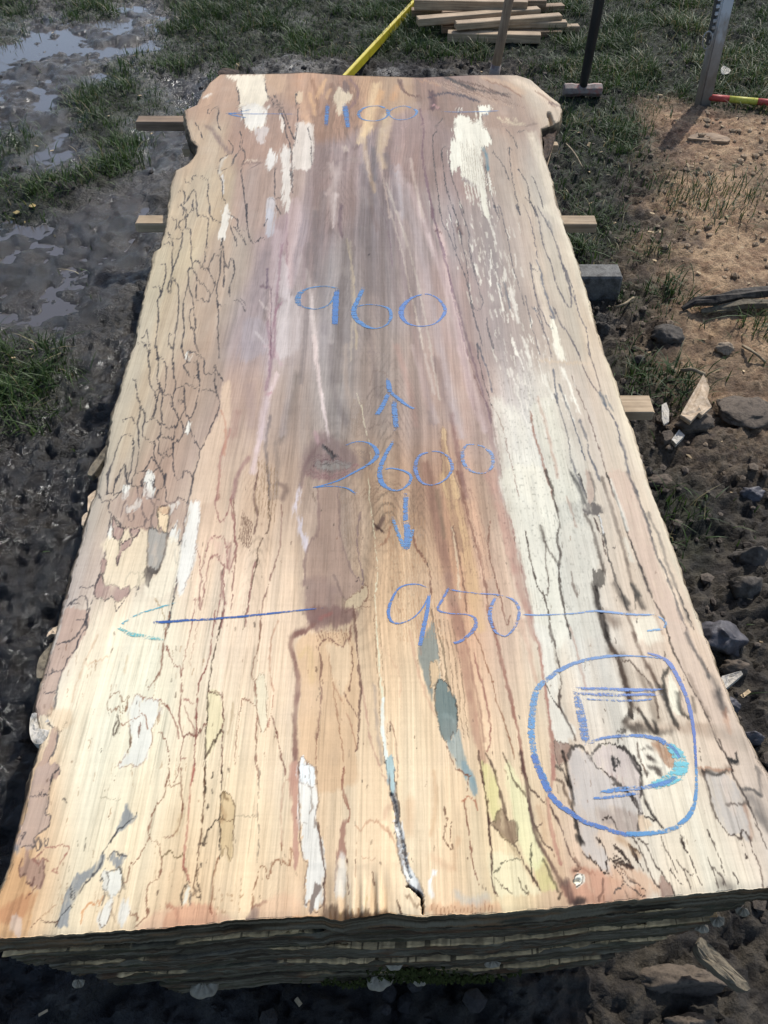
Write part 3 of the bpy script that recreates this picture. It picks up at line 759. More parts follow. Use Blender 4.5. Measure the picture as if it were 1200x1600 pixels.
for t, w in (('20,0 50,120 80,180 130,300 180,430 210,520', 1.2), ('80,0 110,150 130,280', 1.2), ('110,0 150,140 160,210 190,340 220,580 260,760 300,880', 1.3),
             ('150,0 210,180 210,270 250,430 290,580 290,640 250,660 220,610 240,690 270,800', 1.3), ('320,700 330,780 365,880 360,895 335,800 315,710', 1.4), ('265,870 268,960', 1.8),
             ('365,0 405,95 390,10', 1.6), ('400,0 450,200 490,400 560,630', 1.2), ('590,360 610,400 640,410', 1.8), ('595,380 620,520 650,640 700,740 722,775 735,770', 1.9),
             ('735,630 780,730 850,830 900,950', 1.9), ('620,630 640,700 690,820 730,960', 1.5), ('640,640 680,780', 1.3), ('550,0 600,120 640,330', 1.2),
             ('620,0 650,120 680,260 720,360 750,480 800,590 835,640 850,630 850,580 820,460 790,360', 2.0), ('640,10 690,100 740,200 770,290 795,370 830,470 850,570', 2.0),
             ('560,560 600,740 655,940', 1.2), ('800,370 850,500 900,680 950,800 965,950', 1.7), ('505,0 530,60', 2.5)):
    LN('E', t, (108, 102, 106), w, .85)
LN('E', '630,340 660,420 680,520 720,640 747,708 720,700', (112, 116, 126), 3, .8); LN('E', '610,640 640,660', (110, 114, 122), 3, .7); LN('E', '430,480 450,560 470,650', (112, 118, 126), 3, .75); LN('E', '395,490 420,580', (120, 122, 128), 2.2, .6)
LN('E', '690,90 720,130 730,170', (110, 112, 116), 3.5, .6, .7)
LN('E', '690,20 790,110 850,290 920,480 990,720', (230, 217, 192), 13, .6, .7)
# L : right, lower middle
PG('L', '520,0 640,0 720,180 790,390 870,650 960,860 1030,1040 900,1030 800,780 740,620 620,310', (217, 190, 168), .8, 2)
PG('L', '230,330 400,340 470,560 420,620 450,800 510,1000 290,1000 230,700', (223, 213, 194), .7, 4)
LN('L', '130,-20 170,100 205,250 215,330 200,400 222,500 210,575 230,750 260,900 290,1040', (120, 95, 76), 2.8, .85, .4)
LN('L', '100,340 130,440 200,560', (136, 110, 90), 4.5, .75, .6, 2.5); LN('L', '130,420 135,560 150,680', (150, 118, 98), 1.6, .6)
LN('L', '0,350 40,550 80,700 120,760 150,900 165,1040', (134, 102, 82), 1.6, .85); LN('L', '110,765 145,755 150,660', (150, 118, 98), 1.2, .7)
LN('L', '285,600 300,680 330,760', (165, 120, 95), 3, .6, .6); LN('L', '260,140 300,260 320,330', (185, 150, 130), 3.5, .6, .7)
LN('L', '290,-10 340,90 372,190', (112, 110, 106), 5, .75, .6); LN('L', '340,0 370,90 385,170', DK, 1.5, .9)
PG('L', '385,0 415,0 440,120 430,180 390,180', (200, 172, 152), .7, 2); LN('L', '405,0 435,90 440,180', (150, 140, 128), 3, .6)
PG('L', '370,200 440,185 490,230 470,265 390,265 360,235', (112, 102, 96), .9, 2, None, .5)
PG('L', '415,605 450,610 465,600 495,610 500,690 440,715', (118, 108, 96), .9, 1.2, None, .4)
LN('L', '380,270 420,340 450,450 480,560 490,610', (122, 97, 78), 4, .8, .5); LN('L', '430,280 480,400 500,500', (124, 82, 62), 1.6, .85); LN('L', '460,260 490,380 530,540 570,680 620,780 640,840', (95, 85, 80), 2.2, .85)
LN('L', '462,262 490,370', (246, 240, 230), 2, .8); LN('L', '560,450 556,455', (80, 75, 70), 3, .8)
LN('L', '440,700 455,800 485,900 515,1030', (102, 82, 66), 7, .8, .6); LN('L', '500,880 560,930', (180, 135, 100), 14, .6, .8)
LN('L', '480,20 560,280 610,450 660,640 690,740 740,850', (150, 124, 104), 4, .65, .6); LN('L', '680,700 720,760', (108, 106, 98), 6, .75, .6); LN('L', '690,750 690,840', (120, 110, 95), 2, .7); LN('L', '620,770 640,800', (100, 95, 88), 6, .7)
LN('L', '510,0 570,150 620,310 680,470 740,620 800,780 860,900 905,1040', (96, 80, 70), 1.8, .9); LN('L', '710,560 750,650 780,730', (120, 105, 95), 4, .6, .6)
LN('L', '540,40 600,230 640,350', (238, 230, 212), 5, .7, .6); LN('L', '620,400 670,540', (236, 228, 208), 7, .6, .7)
LN('L', '640,0 690,110 730,210 770,320 810,460 860,580 910,700 960,850 1025,1030', (112, 116, 124), 3.2, .75, .5)
LN('L', '770,240 850,430 900,590 950,720 1040,960', (140, 135, 132), 3.5, .55, .6); LN('L', '760,60 860,330 960,600 1060,860 1110,1000', (226, 212, 186), 10, .5, .7)
LN('L', '950,720 1000,840 1060,980', (120, 108, 96), 1.4, .8)
PG('L', '680,900 800,880 850,980 830,1050 700,1050 660,960', (246, 232, 206), .8, 5)
LN('L', '640,880 670,960 690,1040', (180, 130, 95), 4, .6, .6); LN('L', '820,900 860,1000', (190, 150, 120), 6, .6, .6)
# P : the numbered corner
PG('P', '740,0 830,0 1000,330 1120,600 1060,690 1000,590 860,300 790,160', (219, 194, 171), .8, 2)
PG('P', '60,0 130,0 170,260 180,400 240,500 252,560 200,640 150,580 100,280', (241, 230, 210), .8, 2)
LN('P', '235,0 270,110 290,200 320,330', (192, 154, 134), 4, .6, .6)
LN('P', '135,-20 165,150 187,280 180,410', (126, 94, 78), 2.6, .85); LN('P', '183,410 230,500 262,590', (126, 94, 78), 2.6, .85); LN('P', '110,300 172,412', (110, 85, 70), 1.3, .85)
LN('P', '420,-20 440,80 480,150 505,230 530,320 550,400 550,470 512,500', (104, 82, 64), 6, .85, .5)
LN('P', '455,130 500,150', (120, 98, 78), 10, .6, .6)
LN('P', '510,180 560,190 600,240 640,280 680,360 690,460', (142, 106, 82), 2.8, .85); LN('P', '560,30 620,160 680,280 720,340', (166, 122, 92), 4.5, .75, .5); LN('P', '640,200 690,300 720,330', (170, 130, 100), 8, .5, .7)
LN('P', '730,0 790,160 860,300 930,430 1000,600 1060,690 1075,760', (102, 82, 66), 1.8, .9)
PG('P', '760,250 800,330 812,430 780,440 750,330', (243, 231, 204), .9, 1.5)
LN('P', '750,215 722,280 742,400 800,525', (104, 96, 82), 4.5, .85, .5); LN('P', '795,340 812,430 862,470', (104, 94, 80), 5.5, .8, .5); LN('P', '870,360 885,440', (130, 110, 90), 4, .6, .6)
LN('P', '540,515 680,520 820,525 1000,560', (186, 156, 130), 17, .55, .8); LN('P', '860,500 960,520', (178, 150, 124), 12, .5, .8)
LN('P', '585,430 620,470 645,520 680,545 668,480', (102, 86, 72), 5, .85, .5); LN('P', '480,590 520,540 482,548', (95, 80, 68), 3, .85)
LN('P', '515,490 545,520 600,520', (120, 98, 80), 7, .7, .7)
PG('P', '150,580 190,610 245,615 235,700 200,720 165,700', (168, 132, 112), .85, 2, ((100, 76, 60), 1.8, .8))
PG('P', '230,680 240,635 270,616 320,660 380,730 440,770 560,880 400,940 230,900', (224, 207, 192), .9, 2)
PG('P', '350,680 380,620 470,610 530,650 590,720 610,870 560,880 440,760', (216, 197, 183), .9, 2)
PG('P', '590,585 640,605 760,700 765,740 640,800 600,700', (242, 228, 204), .9, 2); PG('P', '660,605 750,640 775,690 770,730 700,680', (190, 146, 112), .8, 2.5)
for (x, y) in ((640, 680), (660, 690), (680, 740), (690, 760), (650, 735), (610, 640)): LN('P', f'{x},{y} {x+14},{y+4}', (140, 120, 105), 3.5, .7, .7)
LN('P', '228,690 240,630 270,612 312,640 350,700 440,760 500,820 565,880', (92, 76, 62), 2.6, .9); LN('P', '340,690 360,640 400,600 470,610 530,650 590,720 607,800 600,880', (86, 72, 60), 2.7, .9)
LN('P', '455,680 470,745 482,690 460,678', (80, 75, 72), 3, .85); LN('P', '578,600 592,680 640,775', (150, 112, 90), 1.6, .8); LN('P', '320,640 345,700 380,720', (150, 95, 80), 2.4, .7)
for k in range(9): LN('P', f'{300+k*26},{700+k*9} {318+k*26},{790+k*9}', (190, 160, 145), 2.2, .5, .6)
LN('P', '925,765 1020,760 1060,740', (184, 138, 106), 9, .65, .6); LN('P', '1075,690 1100,690 1102,640', (96, 88, 80), 2.4, .85); LN('P', '1065,690 1085,695', (90, 84, 80), 6, .7, .6)
LN('P', '835,30 880,110 930,200 960,260', (112, 110, 110), 4, .7, .7); LN('P', '1000,340 1020,400 1040,440', (84, 82, 88), 9, .7, .6); LN('P', '960,250 1010,330', (130, 128, 124), 7, .5, .8)
LN('P', '1040,440 1060,540', (205, 150, 112), 9, .5, .7); LN('P', '990,560 1060,560 1120,600', (184, 166, 146), 24, .6, .8)
LN('P', '425,-10 440,80 480,150 505,230 530,320 550,400 550,470', (82, 64, 50), 5, .85, .5); LN('L', '445,720 460,820 490,920 520,1040', (82, 64, 50), 5, .85, .5)
LN('P', '470,120 525,260 565,420', (172, 132, 98), 14, .5, .8); LN('P', '600,250 660,380 690,470', (176, 138, 104), 10, .5, .8); LN('P', '520,530 640,545 760,540', (120, 98, 80), 8, .55, .8)
LN('P', '690,300 740,400 790,510', (96, 84, 70), 6, .7, .6); LN('P', '860,250 900,360 960,480', (150, 118, 94), 5, .5, .7); LN('L', '560,690 610,780 650,850', (120, 100, 84), 7, .6, .7); LN('L', '690,720 740,840', (110, 98, 86), 7, .6, .7)
# M : left, pale
PG('M', '360,-20 355,80 290,200 200,380 160,550 130,600 30,580 100,380 200,100 230,-20', (203, 173, 153), .85, 1.5)
PG('M', '150,665 185,690 170,800 130,870 200,890 190,950 150,990 30,990 100,800', (197, 166, 146), .85, 1.5)
for t in ('360,-10 355,80 320,120 290,200 240,260 200,380 180,470 160,550 130,600', '130,640 150,665 185,680 182,740 170,800 130,870 120,882 200,900 195,940', '100,440 130,455 180,450', '110,350 150,352 162,320', '180,170 280,140 340,60', '300,20 350,40 358,80', '185,690 240,640', '150,350 220,320'):
    LN('M', t, (98, 92, 92), 2.2, .85)
PG('M', '130,560 250,560 280,640 190,690 150,660', (238, 208, 170), .6, 5)
LN('M', '420,120 340,300 290,420 270,520', (222, 186, 150), 3, .5, .7); LN('M', '360,300 480,250', (222, 180, 140), 3, .5, .7); LN('M', '600,230 580,350', (222, 186, 140), 3.5, .5, .7)
LN('M', '845,-20 820,100 800,240 780,360 720,430', (160, 116, 92), 2.2, .85); LN('M', '825,175 840,230 860,270 875,300 915,315 915,450 905,560 905,660 920,710', (170, 122, 102), 2.0, .85)
LN('M', '990,-20 930,280 920,320', (178, 132, 112), 1.6, .8); LN('M', '1025,-10 960,300', (190, 150, 130), 1.2, .6)
LN('M', '1160,-20 1120,180 1080,360 1070,450 1060,700 1055,990', (94, 72, 56), 1.9, .9); LN('M', '1110,-20 1080,230 1020,410 1005,520 1000,700 990,850 980,990', (160, 102, 88), 2.2, .85)
LN('M', '1070,450 1145,470 1155,600 1150,800 1150,990', (150, 112, 92), 2, .8); LN('M', '1150,680 1100,770 1060,830', (104, 82, 62), 3, .9)
LN('M', '920,710 950,695 1000,710 1040,660 1060,640', (150, 98, 80), 2.4, .85); LN('M', '920,710 910,830 890,930 870,990', (170, 120, 98), 1.8, .8)
LN('M', '640,470 690,470 700,490 780,500 820,530 880,640 890,730', (170, 118, 96), 1.9, .85); LN('M', '775,690 800,700 830,780 845,990', (165, 120, 95), 1.6, .85)
LN('M', '930,500 980,520', (180, 120, 105), 2.6, .7); LN('M', '930,540 980,660 990,700', (185, 140, 120), 1.4, .7); LN('M', '910,835 940,838', (170, 110, 95), 3, .7)
PG('M', '640,470 690,475 700,500 770,500 790,570 750,640 740,665 745,740 720,790 705,850 660,890 610,880 560,895 550,870 600,800 615,720 605,660 610,570', (250, 247, 238), .95, 1.2, ((178, 132, 106), 1.8, .7))
LN('M', '480,550 490,490 540,465 560,490 570,520 600,485 590,560 560,570 550,535 510,570 480,560', (168, 130, 100), 1.7, .85); LN('M', '515,710 515,660 545,600 530,590 545,635 525,700', (104, 84, 66), 2.4, .85)
LN('M', '555,650 620,630 690,585 715,610 720,650', (178, 128, 98), 2.0, .85); LN('M', '665,710 668,640', (150, 110, 90), 1.8, .8); LN('M', '610,660 612,730 600,800', (130, 105, 82), 2.2, .7)
for _ in range(60):
    x = rng.uniform(80, 330); y = rng.uniform(1000, 1420); l = rng.uniform(8, 26)
    LN('X', f'{x:.0f},{y:.0f} {x-l*.12:.1f},{y+l:.1f}', (190, 150, 112), rng.uniform(.7, 1.2), rng.uniform(.25, .7), .4)
# long bands of the heart fanning out towards the near right, and the pale seam on its left
for t, c, w, a in (('592,283 621,377 639,472 663,596 675,661', (150, 130, 128), 11, .6), ('604,289 639,389 666,507 686,625', (214, 198, 182), 4, .75), ('621,259 645,342 675,472 704,613 722,684', (204, 186, 180), 12, .7),
                   ('639,289 666,360 698,448 728,566 757,672', (218, 194, 186), 11, .75), ('663,271 683,360 707,448 740,566 769,661', (132, 104, 114), 3.2, .8), ('655,300 690,420 716,520 742,640', (176, 150, 144), 6, .5),
                   ('433,360 427,448 421,566 409,684', (212, 192, 188), 13, .7), ('441,380 432,470 428,560', (160, 118, 130), 4, .6), ('418,500 424,560 415,610', (150, 108, 124), 5, .55),
                   ('539,377 533,478 527,596', (146, 132, 126), 12, .55), ('548,377 551,478 548,566', (206, 190, 170), 4.5, .7), ('505,300 500,400 508,520', (150, 138, 136), 12, .5), ('575,500 585,580 590,620', (146, 130, 124), 9, .5),
                   ('604,180 594,232 600,262', (236, 210, 172), 13, .75), ('575,170 570,230 585,300', (222, 192, 150), 7, .6), ('560,250 575,300 590,360', (160, 136, 128), 8, .55), ('535,255 520,300 522,345', (206, 186, 176), 13, .6),
                   ('700,400 715,470 735,560', (150, 132, 128), 6, .5), ('640,470 655,560 668,640', (206, 178, 162), 8, .5), ('470,400 462,500 452,600 440,680', (206, 190, 182), 10, .55), ('482,380 480,480 470,600', (148, 136, 132), 7, .5),
                   ('690,690 705,780 722,860', (150, 112, 96), 8, .55), ('505,690 480,720 470,760', (138, 110, 106), 8, .6), ('540,690 575,700 560,745', (150, 128, 118), 10, .5)):
    LN('X', t, c, w, a, .7, None, .25)
# ---- upper left: zone lines and white rot
PG('A', '290,100 400,110 430,260 330,290 280,200', (199, 167, 142), .6, 5)
PG('A', '340,65 400,95 420,150 435,240 455,340 500,400 530,375 580,355 575,230 600,200 580,120 570,60 480,65', (240, 226, 202), .95, 1.2, ((165, 130, 108), 1.5, .6))
PG('A', '450,240 575,250 578,350 530,372 500,395 460,340', (246, 243, 239), .9, 2)
PG('A', '530,380 600,365 580,420 575,470 530,450', (216, 202, 192), .9, 2)
PG('A', '570,60 690,70 690,160 640,180 605,210 590,150', (212, 180, 148), .6, 4)
PG('A', '765,345 850,350 860,440 850,590 820,620 740,610 735,540 750,450', (242, 233, 226), .95, 2.5)
LN('A', '780,180 795,230 810,300 830,340', (218, 184, 154), 13, .8, .5); PG('A', '760,170 790,165 800,210 780,230 760,220', (224, 198, 166), .9, 1.5)
PG('A', '690,465 730,540 720,830 690,835 680,620 665,545', (245, 239, 234), .95, 1.5); PG('A', '600,505 640,510 635,600 600,630 585,580', (240, 231, 219), .95, 1.5, ((190, 165, 148), 1.2, .6)); PG('A', '665,300 678,320 690,385 680,390', (240, 232, 224), .95, 1)
LN('A', '465,582 555,580', (158, 138, 128), 5, .8, .5); LN('A', '470,565 530,568', (225, 208, 188), 4, .8, .5); LN('A', '500,605 545,585', (140, 118, 110), 3, .7)
PG('A', '345,810 385,895 340,900 330,870', (242, 236, 228), .95, 1); PG('A', '590,790 635,800 632,900 580,900', (216, 207, 203), .85, 2)
LN('A', '240,365 280,400 330,480 370,520', (162, 142, 132), 9, .7, .7); LN('A', '310,640 325,570 350,545', (215, 205, 190), 5, .8, .5); LN('A', '330,650 335,760', (226, 220, 212), 4, .8)
LN('A', '230,190 250,180', (236, 228, 215), 8, .8, .6)
PG('A', '985,190 1010,130 1060,160 1092,195 1050,240 1020,305 990,260', (228, 209, 180), .9, 2); PG('A', '1045,95 1068,130 1052,168 1028,150', (142, 118, 108), .9, 1.5)
LN('A', '1075,85 1120,150 1105,220 1055,270', (162, 133, 127), 5, .7, .6); LN('A', '970,120 950,240 900,300', (160, 128, 108), 7, .5, .7); LN('A', '850,90 880,180 890,260', (170, 136, 110), 6, .6, .7)
for t in ('910,120 880,200', '840,170 870,300', '930,90 905,170', '960,150 935,200'): LN('A', t, (222, 186, 146), 6, .6, .7)
LN('A', '1200,370 1150,420 1130,460', (232, 208, 174), 11, .7, .6); LN('A', '1120,480 1060,520 1040,620', (165, 143, 138), 9, .5, .8); LN('A', '970,640 1000,570 1080,560', (168, 148, 144), 4, .6, .7)
LN('A', '960,580 990,680 940,760', (205, 186, 176), 9, .6, .7); LN('A', '1040,480 1055,510', (214, 196, 182), 8, .7, .6)
PG('C', '605,0 615,60 635,80 622,130 610,200 595,220 570,200 575,150 595,90', (244, 240, 233), .95, 1); PG('C', '865,30 910,50 905,180 860,180', (202, 197, 197), .8, 3)
for f, w, lines in (
    ('A', 1.5, '430,395 440,430 430,490 450,500 460,550 440,600 445,700 460,800 470,900/415,130 430,230 455,340/570,90 590,170 605,210/590,175 640,240 670,290/630,180 660,240 690,330 700,400 730,500 735,600 740,690/680,250 720,370 755,450/770,160 755,200 770,260 760,430 745,480/830,370 840,430 850,500 850,590/250,240 240,290 255,280 290,250 305,270 300,340 320,390/365,450 390,480 385,520 340,540 310,570 300,640/380,600 400,550 425,510/330,620 370,610/160,660 230,670 245,720 240,760 255,830 260,900/310,650 330,690 330,770 350,810/105,680 125,700 150,685 150,660/70,745 100,740 110,780 100,820 130,790 160,740 175,760 180,850 185,895/65,830 100,840 95,890/120,890 150,850 160,790/635,600 635,780/600,790 625,790 660,790 680,775/640,830 670,880/170,340 190,380/200,400 210,435/725,620 735,700 740,760'),
    ('B', 1.3, '465,305 430,340 430,370 410,400 415,520 430,650 455,830/500,450 470,465 460,490 470,600 500,740 540,840/500,550 520,640 580,820/780,330 850,400 880,470/830,460 850,640 890,830/880,580 930,660 950,760 990,840/960,620 1000,720 1020,800/920,740 960,780 980,840/810,470 850,472/870,370 920,372/740,480 800,560 830,640/760,800 720,680 700,560'),
    ('C', 1.7, '330,0 360,30 350,90 320,110 330,150 360,150 390,160/400,0 410,40 370,60 360,100 360,150/430,0 440,70 500,75 495,200 480,330 465,380/510,0 510,50 540,95 585,115/620,50 680,90 690,150 710,160 745,140 735,0/745,0 750,180 790,240 830,205 850,215/590,210 580,300 550,315/580,300 570,450 555,510 560,600 590,635 610,625/585,210 600,340 600,520/605,340 625,400 640,345 660,350 665,430 640,500 635,570/390,160 395,330 405,380 380,410 375,490 350,600 345,680 350,800 335,880 350,960/405,360 430,345 460,385 500,415 540,490 540,520 515,550 430,450 400,385/430,450 425,580 460,590 500,605 515,550/375,500 405,590 410,650 425,720 415,780 385,720 390,660 405,655/415,780 420,850 440,920/560,600 565,700 560,820 570,960/340,160 340,200 310,330 280,400 270,450 250,520 255,555 270,530 275,455 300,490 315,560 310,700 290,830 280,960/280,230 275,330 280,420/200,380 235,375 235,440 215,530 200,570/160,520 190,510 205,560 185,600 190,680 180,790 175,880 190,960/290,800 260,810 255,860 275,905/80,840 100,820 120,780 130,860 140,930/60,865 95,870 125,920 130,960/660,590 700,610 735,660/705,590 735,620/380,960 370,930 380,915 430,935/230,200 300,215 340,200/225,240 280,235/250,170 262,195/260,80 300,100 300,150/540,300 500,400/465,380 500,410/640,130 680,250/660,130 740,250/850,130 870,90'),
    ('F', 1.8, '340,0 370,50 370,90 375,200 385,270 415,285 435,260 425,180 430,70 410,0/430,70 470,95 480,190 465,290 455,300/500,0 520,20 520,90 530,200 540,250 525,300 520,330/465,310 510,330 520,380 500,370/265,210 290,220 295,310 315,360 310,450 300,480 305,600 300,700 280,790/205,470 235,450 270,455 280,475 300,478/320,380 345,440 350,475 400,455 440,490 435,570 400,590 340,575 330,520 345,475/410,290 415,380 390,450/440,260 455,310 450,400 455,490/400,450 415,390 435,280/440,490 490,525 530,515 520,590 500,585 430,575/520,380 550,460 540,500 530,520/555,470 585,510 580,560 540,605 520,615/590,350 600,400 625,465 660,390 680,300/590,270 590,340 560,370 550,350 560,335 580,345/525,300 545,260 570,260 600,240/520,620 515,680 490,695 480,660 510,650/430,580 440,670 480,680/410,590 405,680 430,750 450,710 480,690/520,620 520,760 540,820 575,825 600,780 645,830/630,540 665,600 690,650/690,650 720,600 750,520 800,420 815,350 800,310 780,285 690,270/620,450 630,540/625,200 680,200 685,280/610,100 590,130 615,180 620,200/610,100 660,100 680,130 680,200/575,0 590,60 610,100/615,80 610,50 640,45 680,60 715,100 720,170 780,175 775,130 790,140 780,180 795,290/785,150 830,215/600,240 640,260 690,270/690,650 680,700 650,830 620,960/160,680 190,590 215,555 270,575 265,690 250,800 235,850/160,680 130,770 115,850 110,930/150,920 160,850 215,745 220,810 240,850/110,930 150,920 200,905 240,855 260,865/240,855 270,870 330,870 350,890/280,790 265,830 265,860/280,790 340,775 385,710 405,720/340,775 380,795 435,755/435,755 465,825 470,900/330,870 325,840 345,820/300,870 305,930/350,880 355,950/400,890 400,950/470,830 460,890 430,900 410,950/545,500 520,520/600,400 560,470'),
    ('I', 1.9, '285,160 280,230 295,270 280,310 270,400 250,540 215,640 195,700 180,760 150,880 130,960/215,130 240,160 285,170 320,150 350,115 385,110/275,130 350,110/390,0 390,50 430,70 480,70 500,90/270,0 275,130/310,130 320,60 350,0/370,345 430,345 490,330 540,345/355,340 335,290 295,265/400,260 410,300 430,290 435,250/350,280 365,210 380,180/470,80 465,130 480,195 490,250 510,275 555,265 555,180 510,145/500,330 515,280/575,215 630,195 680,200/640,385 670,385/720,420 735,430 755,300 770,180/720,430 690,500 710,590/630,0 635,90 640,170 690,190 720,155 775,175/590,100 575,150 590,170/810,0 800,60 770,180/730,450 700,680 680,800 650,960/380,690 385,650 415,610 465,620 460,700 430,715 410,705/480,690 470,650 500,610/330,855 320,790/330,855 420,720/450,760 480,690/100,705 150,705 190,695/40,820 100,765 130,760 145,800 140,870 130,940/20,835 60,820 110,815/545,260 545,340/560,30 560,150/440,235 465,200/500,90 470,200')):
    for t in lines.split('/'):
        LN(f, t, (80, 76, 80), w, .95, .45)
for f, t in (('F', '345,790 375,795 400,830 375,850 340,850'), ('F', '350,880 385,850 395,900 390,950 360,950'), ('F', '590,540 615,480 630,510 620,550 600,545'), ('F', '230,880 245,900 225,950 205,950'), ('F', '612,50 630,48 625,85 612,90'),
             ('I', '500,10 550,5 555,35 510,60 495,55'), ('I', '520,60 550,50 555,150 530,150 515,110'), ('I', '385,70 405,90 375,160 368,130'), ('I', '465,140 460,200 430,235 385,245 390,210 430,185'), ('I', '660,200 720,170 715,200 665,260 655,250'),
             ('I', '710,305 716,400 715,430 650,400 690,340'), ('I', '290,315 310,350 310,400 270,410 278,350')):
    PG(f, t, (246, 243, 236), .95, .8, ((110, 104, 104), 1.5, .7))
PG('I', '285,170 370,120 500,80 570,160 640,175 770,180 740,420 700,300 640,385 540,345 370,345 350,290 295,265', (192, 164, 147), .45, 3)
PG('I', '790,160 840,165 845,220 820,450 790,600 740,720 700,755 700,680 730,450 760,260 775,180', (249, 246, 240), .95, 1.2, ((170, 142, 125), 1.4, .6))
PG('I', '260,400 520,350 520,610 470,700 250,720 260,540', (246, 226, 192), .7, 3); PG('I', '650,400 720,430 690,700 560,780 500,700 600,620 640,500', (248, 232, 204), .7, 3)
for t in ('310,280 350,340 372,345 362,400 320,412 300,300', '420,347 470,350 440,402 415,380', '350,410 375,430 422,400 410,450 360,490 342,562 332,540 350,470', '190,760 200,690 240,610 245,715 290,690 330,700 350,725 400,700 412,730 340,795 310,770 260,790 210,780', '235,540 265,550 255,612 235,600'):
    PG('I', t, (192, 162, 147), .95, .8, ((84, 76, 76), 1.9, .9))
PG('I', '525,360 560,340 600,370 640,375 642,450 610,560 570,620 520,610 525,490', (184, 175, 162), .95, 1.5, ((82, 76, 70), 3.2, .9)); PG('I', '520,585 560,600 600,580 590,622 545,640 522,695 498,630', (104, 92, 84), .85, 1.5)
PG('I', '585,220 640,200 660,240 655,300 640,370 600,350 585,300', (240, 214, 176), .9, 1, ((90, 82, 76), 2.6, .9)); PG('I', '590,215 635,200 655,235 630,255 600,245', (214, 180, 146), .9, 1, ((120, 95, 80), 1.3, .8))
for t, w in (('820,460 850,530 860,610 900,450 950,385 1000,410 1010,470', 1.7), ('860,610 845,780 855,850 880,700 910,560 945,500 970,560 1000,580', 1.9), ('1000,580 1000,800 985,960', 2.0), ('1015,470 1020,590 1040,600 1075,440 1050,250 1040,160', 2.4), ('1050,620 1060,680 1040,850', 1.6), ('955,120 950,200 975,290 1010,270 1050,130', 2), ('1190,560 1160,750 1130,960', 1.8), ('820,780 800,960', 1.4), ('950,940 975,760', 1.5)):
    LN('I', t, (172, 126, 114), w, .85)
LN('I', '985,600 990,760 1005,830', (160, 112, 104), 4.5, .7, .5); LN('I', '845,780 855,840', (175, 130, 115), 4, .7, .5); LN('I', '1030,440 1030,600', (196, 152, 138), 7, .6, .6); LN('I', '920,420 960,440 985,540', (232, 196, 172), 12, .6, .6)
LN('I', '570,780 610,840 630,960', (190, 160, 120), 1.6, .7)
# ---- B : far right
for t, c, w in (('880,90 1000,160 1085,230', (228, 208, 184), 20), ('950,380 1030,600 1085,820', (224, 210, 188), 15), ('700,80 820,110 900,160', (208, 180, 152), 14), ('290,520 310,650 355,850', (217, 198, 184), 5), ('110,500 140,650 175,850', (212, 192, 178), 4), ('205,600 250,850', (196, 184, 180), 9), ('100,110 60,300 30,390', (236, 208, 168), 15), ('180,290 150,450', (222, 198, 170), 8), ('40,480 65,640', (220, 200, 184), 4), ('130,150 100,220', (226, 186, 140), 9), ('220,120 190,200', (212, 172, 130), 10)):
    LN('B', t, c, w, .65, .7)
for t, c, w in (('490,80 560,110 635,140', (92, 86, 86), 7), ('395,185 480,160 560,172 650,205', (118, 108, 116), 6), ('640,140 720,150 810,175', (128, 106, 98), 6), ('230,90 260,160 340,180', (150, 116, 102), 5), ('400,150 410,240 440,250', (140, 112, 112), 8), ('80,460 90,640', (150, 142, 142), 7), ('340,90 400,100 440,120', (190, 155, 128), 7), ('150,500 190,640 220,800', (160, 146, 144), 10), ('20,560 60,700 130,840', (166, 152, 150), 10)):
    LN('B', t, c, w, .65, .7)
for k in range(9):
    LN('B', f'{360+k*26},{90+k*2} {440+k*34},{112+k*9} {520+k*42},{150+k*11}', (160, 128, 108) if k % 2 else (214, 184, 154), 2.2, .5, .6)
for t, c, w, a in (('480,72 560,106 640,146', (80, 74, 74), 9, .8), ('395,185 470,158 560,170 660,208', (96, 86, 94), 7, .75), ('560,92 700,132 830,182', (118, 92, 80), 5, .75), ('640,140 740,160 830,165', (96, 84, 80), 6, .7), ('400,150 418,205 404,250', (112, 84, 88), 9, .7), ('700,90 800,120 900,180', (160, 124, 98), 5, .6), ('980,150 1040,190 1080,240', (150, 118, 96), 6, .5), ('860,320 920,340 980,330', (140, 120, 108), 6, .5), ('1060,215 1110,230', (120, 92, 82), 8, .6), ('220,80 250,150 330,185', (128, 96, 84), 5, .7)):
    LN('B', t, c, w, a, .6)
for k in range(8): LN('B', f'{380+k*40},{80+k*3} {470+k*44},{110+k*10} {600+k*46},{160+k*12}', (132, 100, 82), 1.2, .7)
LN('B', '340,250 360,350 350,480 360,560 390,700 410,850', (150, 121, 126), 2.4, .75, .5); LN('B', '410,225 440,240', (200, 160, 155), 5, .7, .6)
PG('B', '545,280 610,290 645,325 665,300 655,235 730,235 720,270 690,275 680,300 690,340 720,380 738,425 700,460 680,480 690,560 705,680 722,830 690,838 660,700 600,660 570,620 560,560 525,600 505,560 500,460 530,400 525,340', (239, 231, 211), .95, 1, ((126, 112, 106), 1.3, .7))
PG('B', '708,600 730,640 765,790 740,745', (238, 230, 212), .9, 1); PG('B', '545,245 556,245 556,270 545,272', (240, 232, 215), .9, 1, ((90, 90, 95), 1.5, .8))
LN('B', '685,460 705,500 715,590', (112, 150, 160), 5, .75, .5); LN('B', '580,630 650,680', (165, 150, 145), 8, .7, .6); LN('B', '690,280 730,260', (120, 150, 170), 3, .5)
for k in range(12):
    x = 560 + k * 12
    LN('B', f'{x},{420+(k%3)*20} {x+14},{560} {x+24+k},{680+(k%4)*20}', (186, 172, 152), .9, .6)
for k in range(7): LN('B', f'{585+k*17},{650+(k%2)*20} {600+k*18},{740+(k%3)*20}', (236, 228, 210), 2, .7)
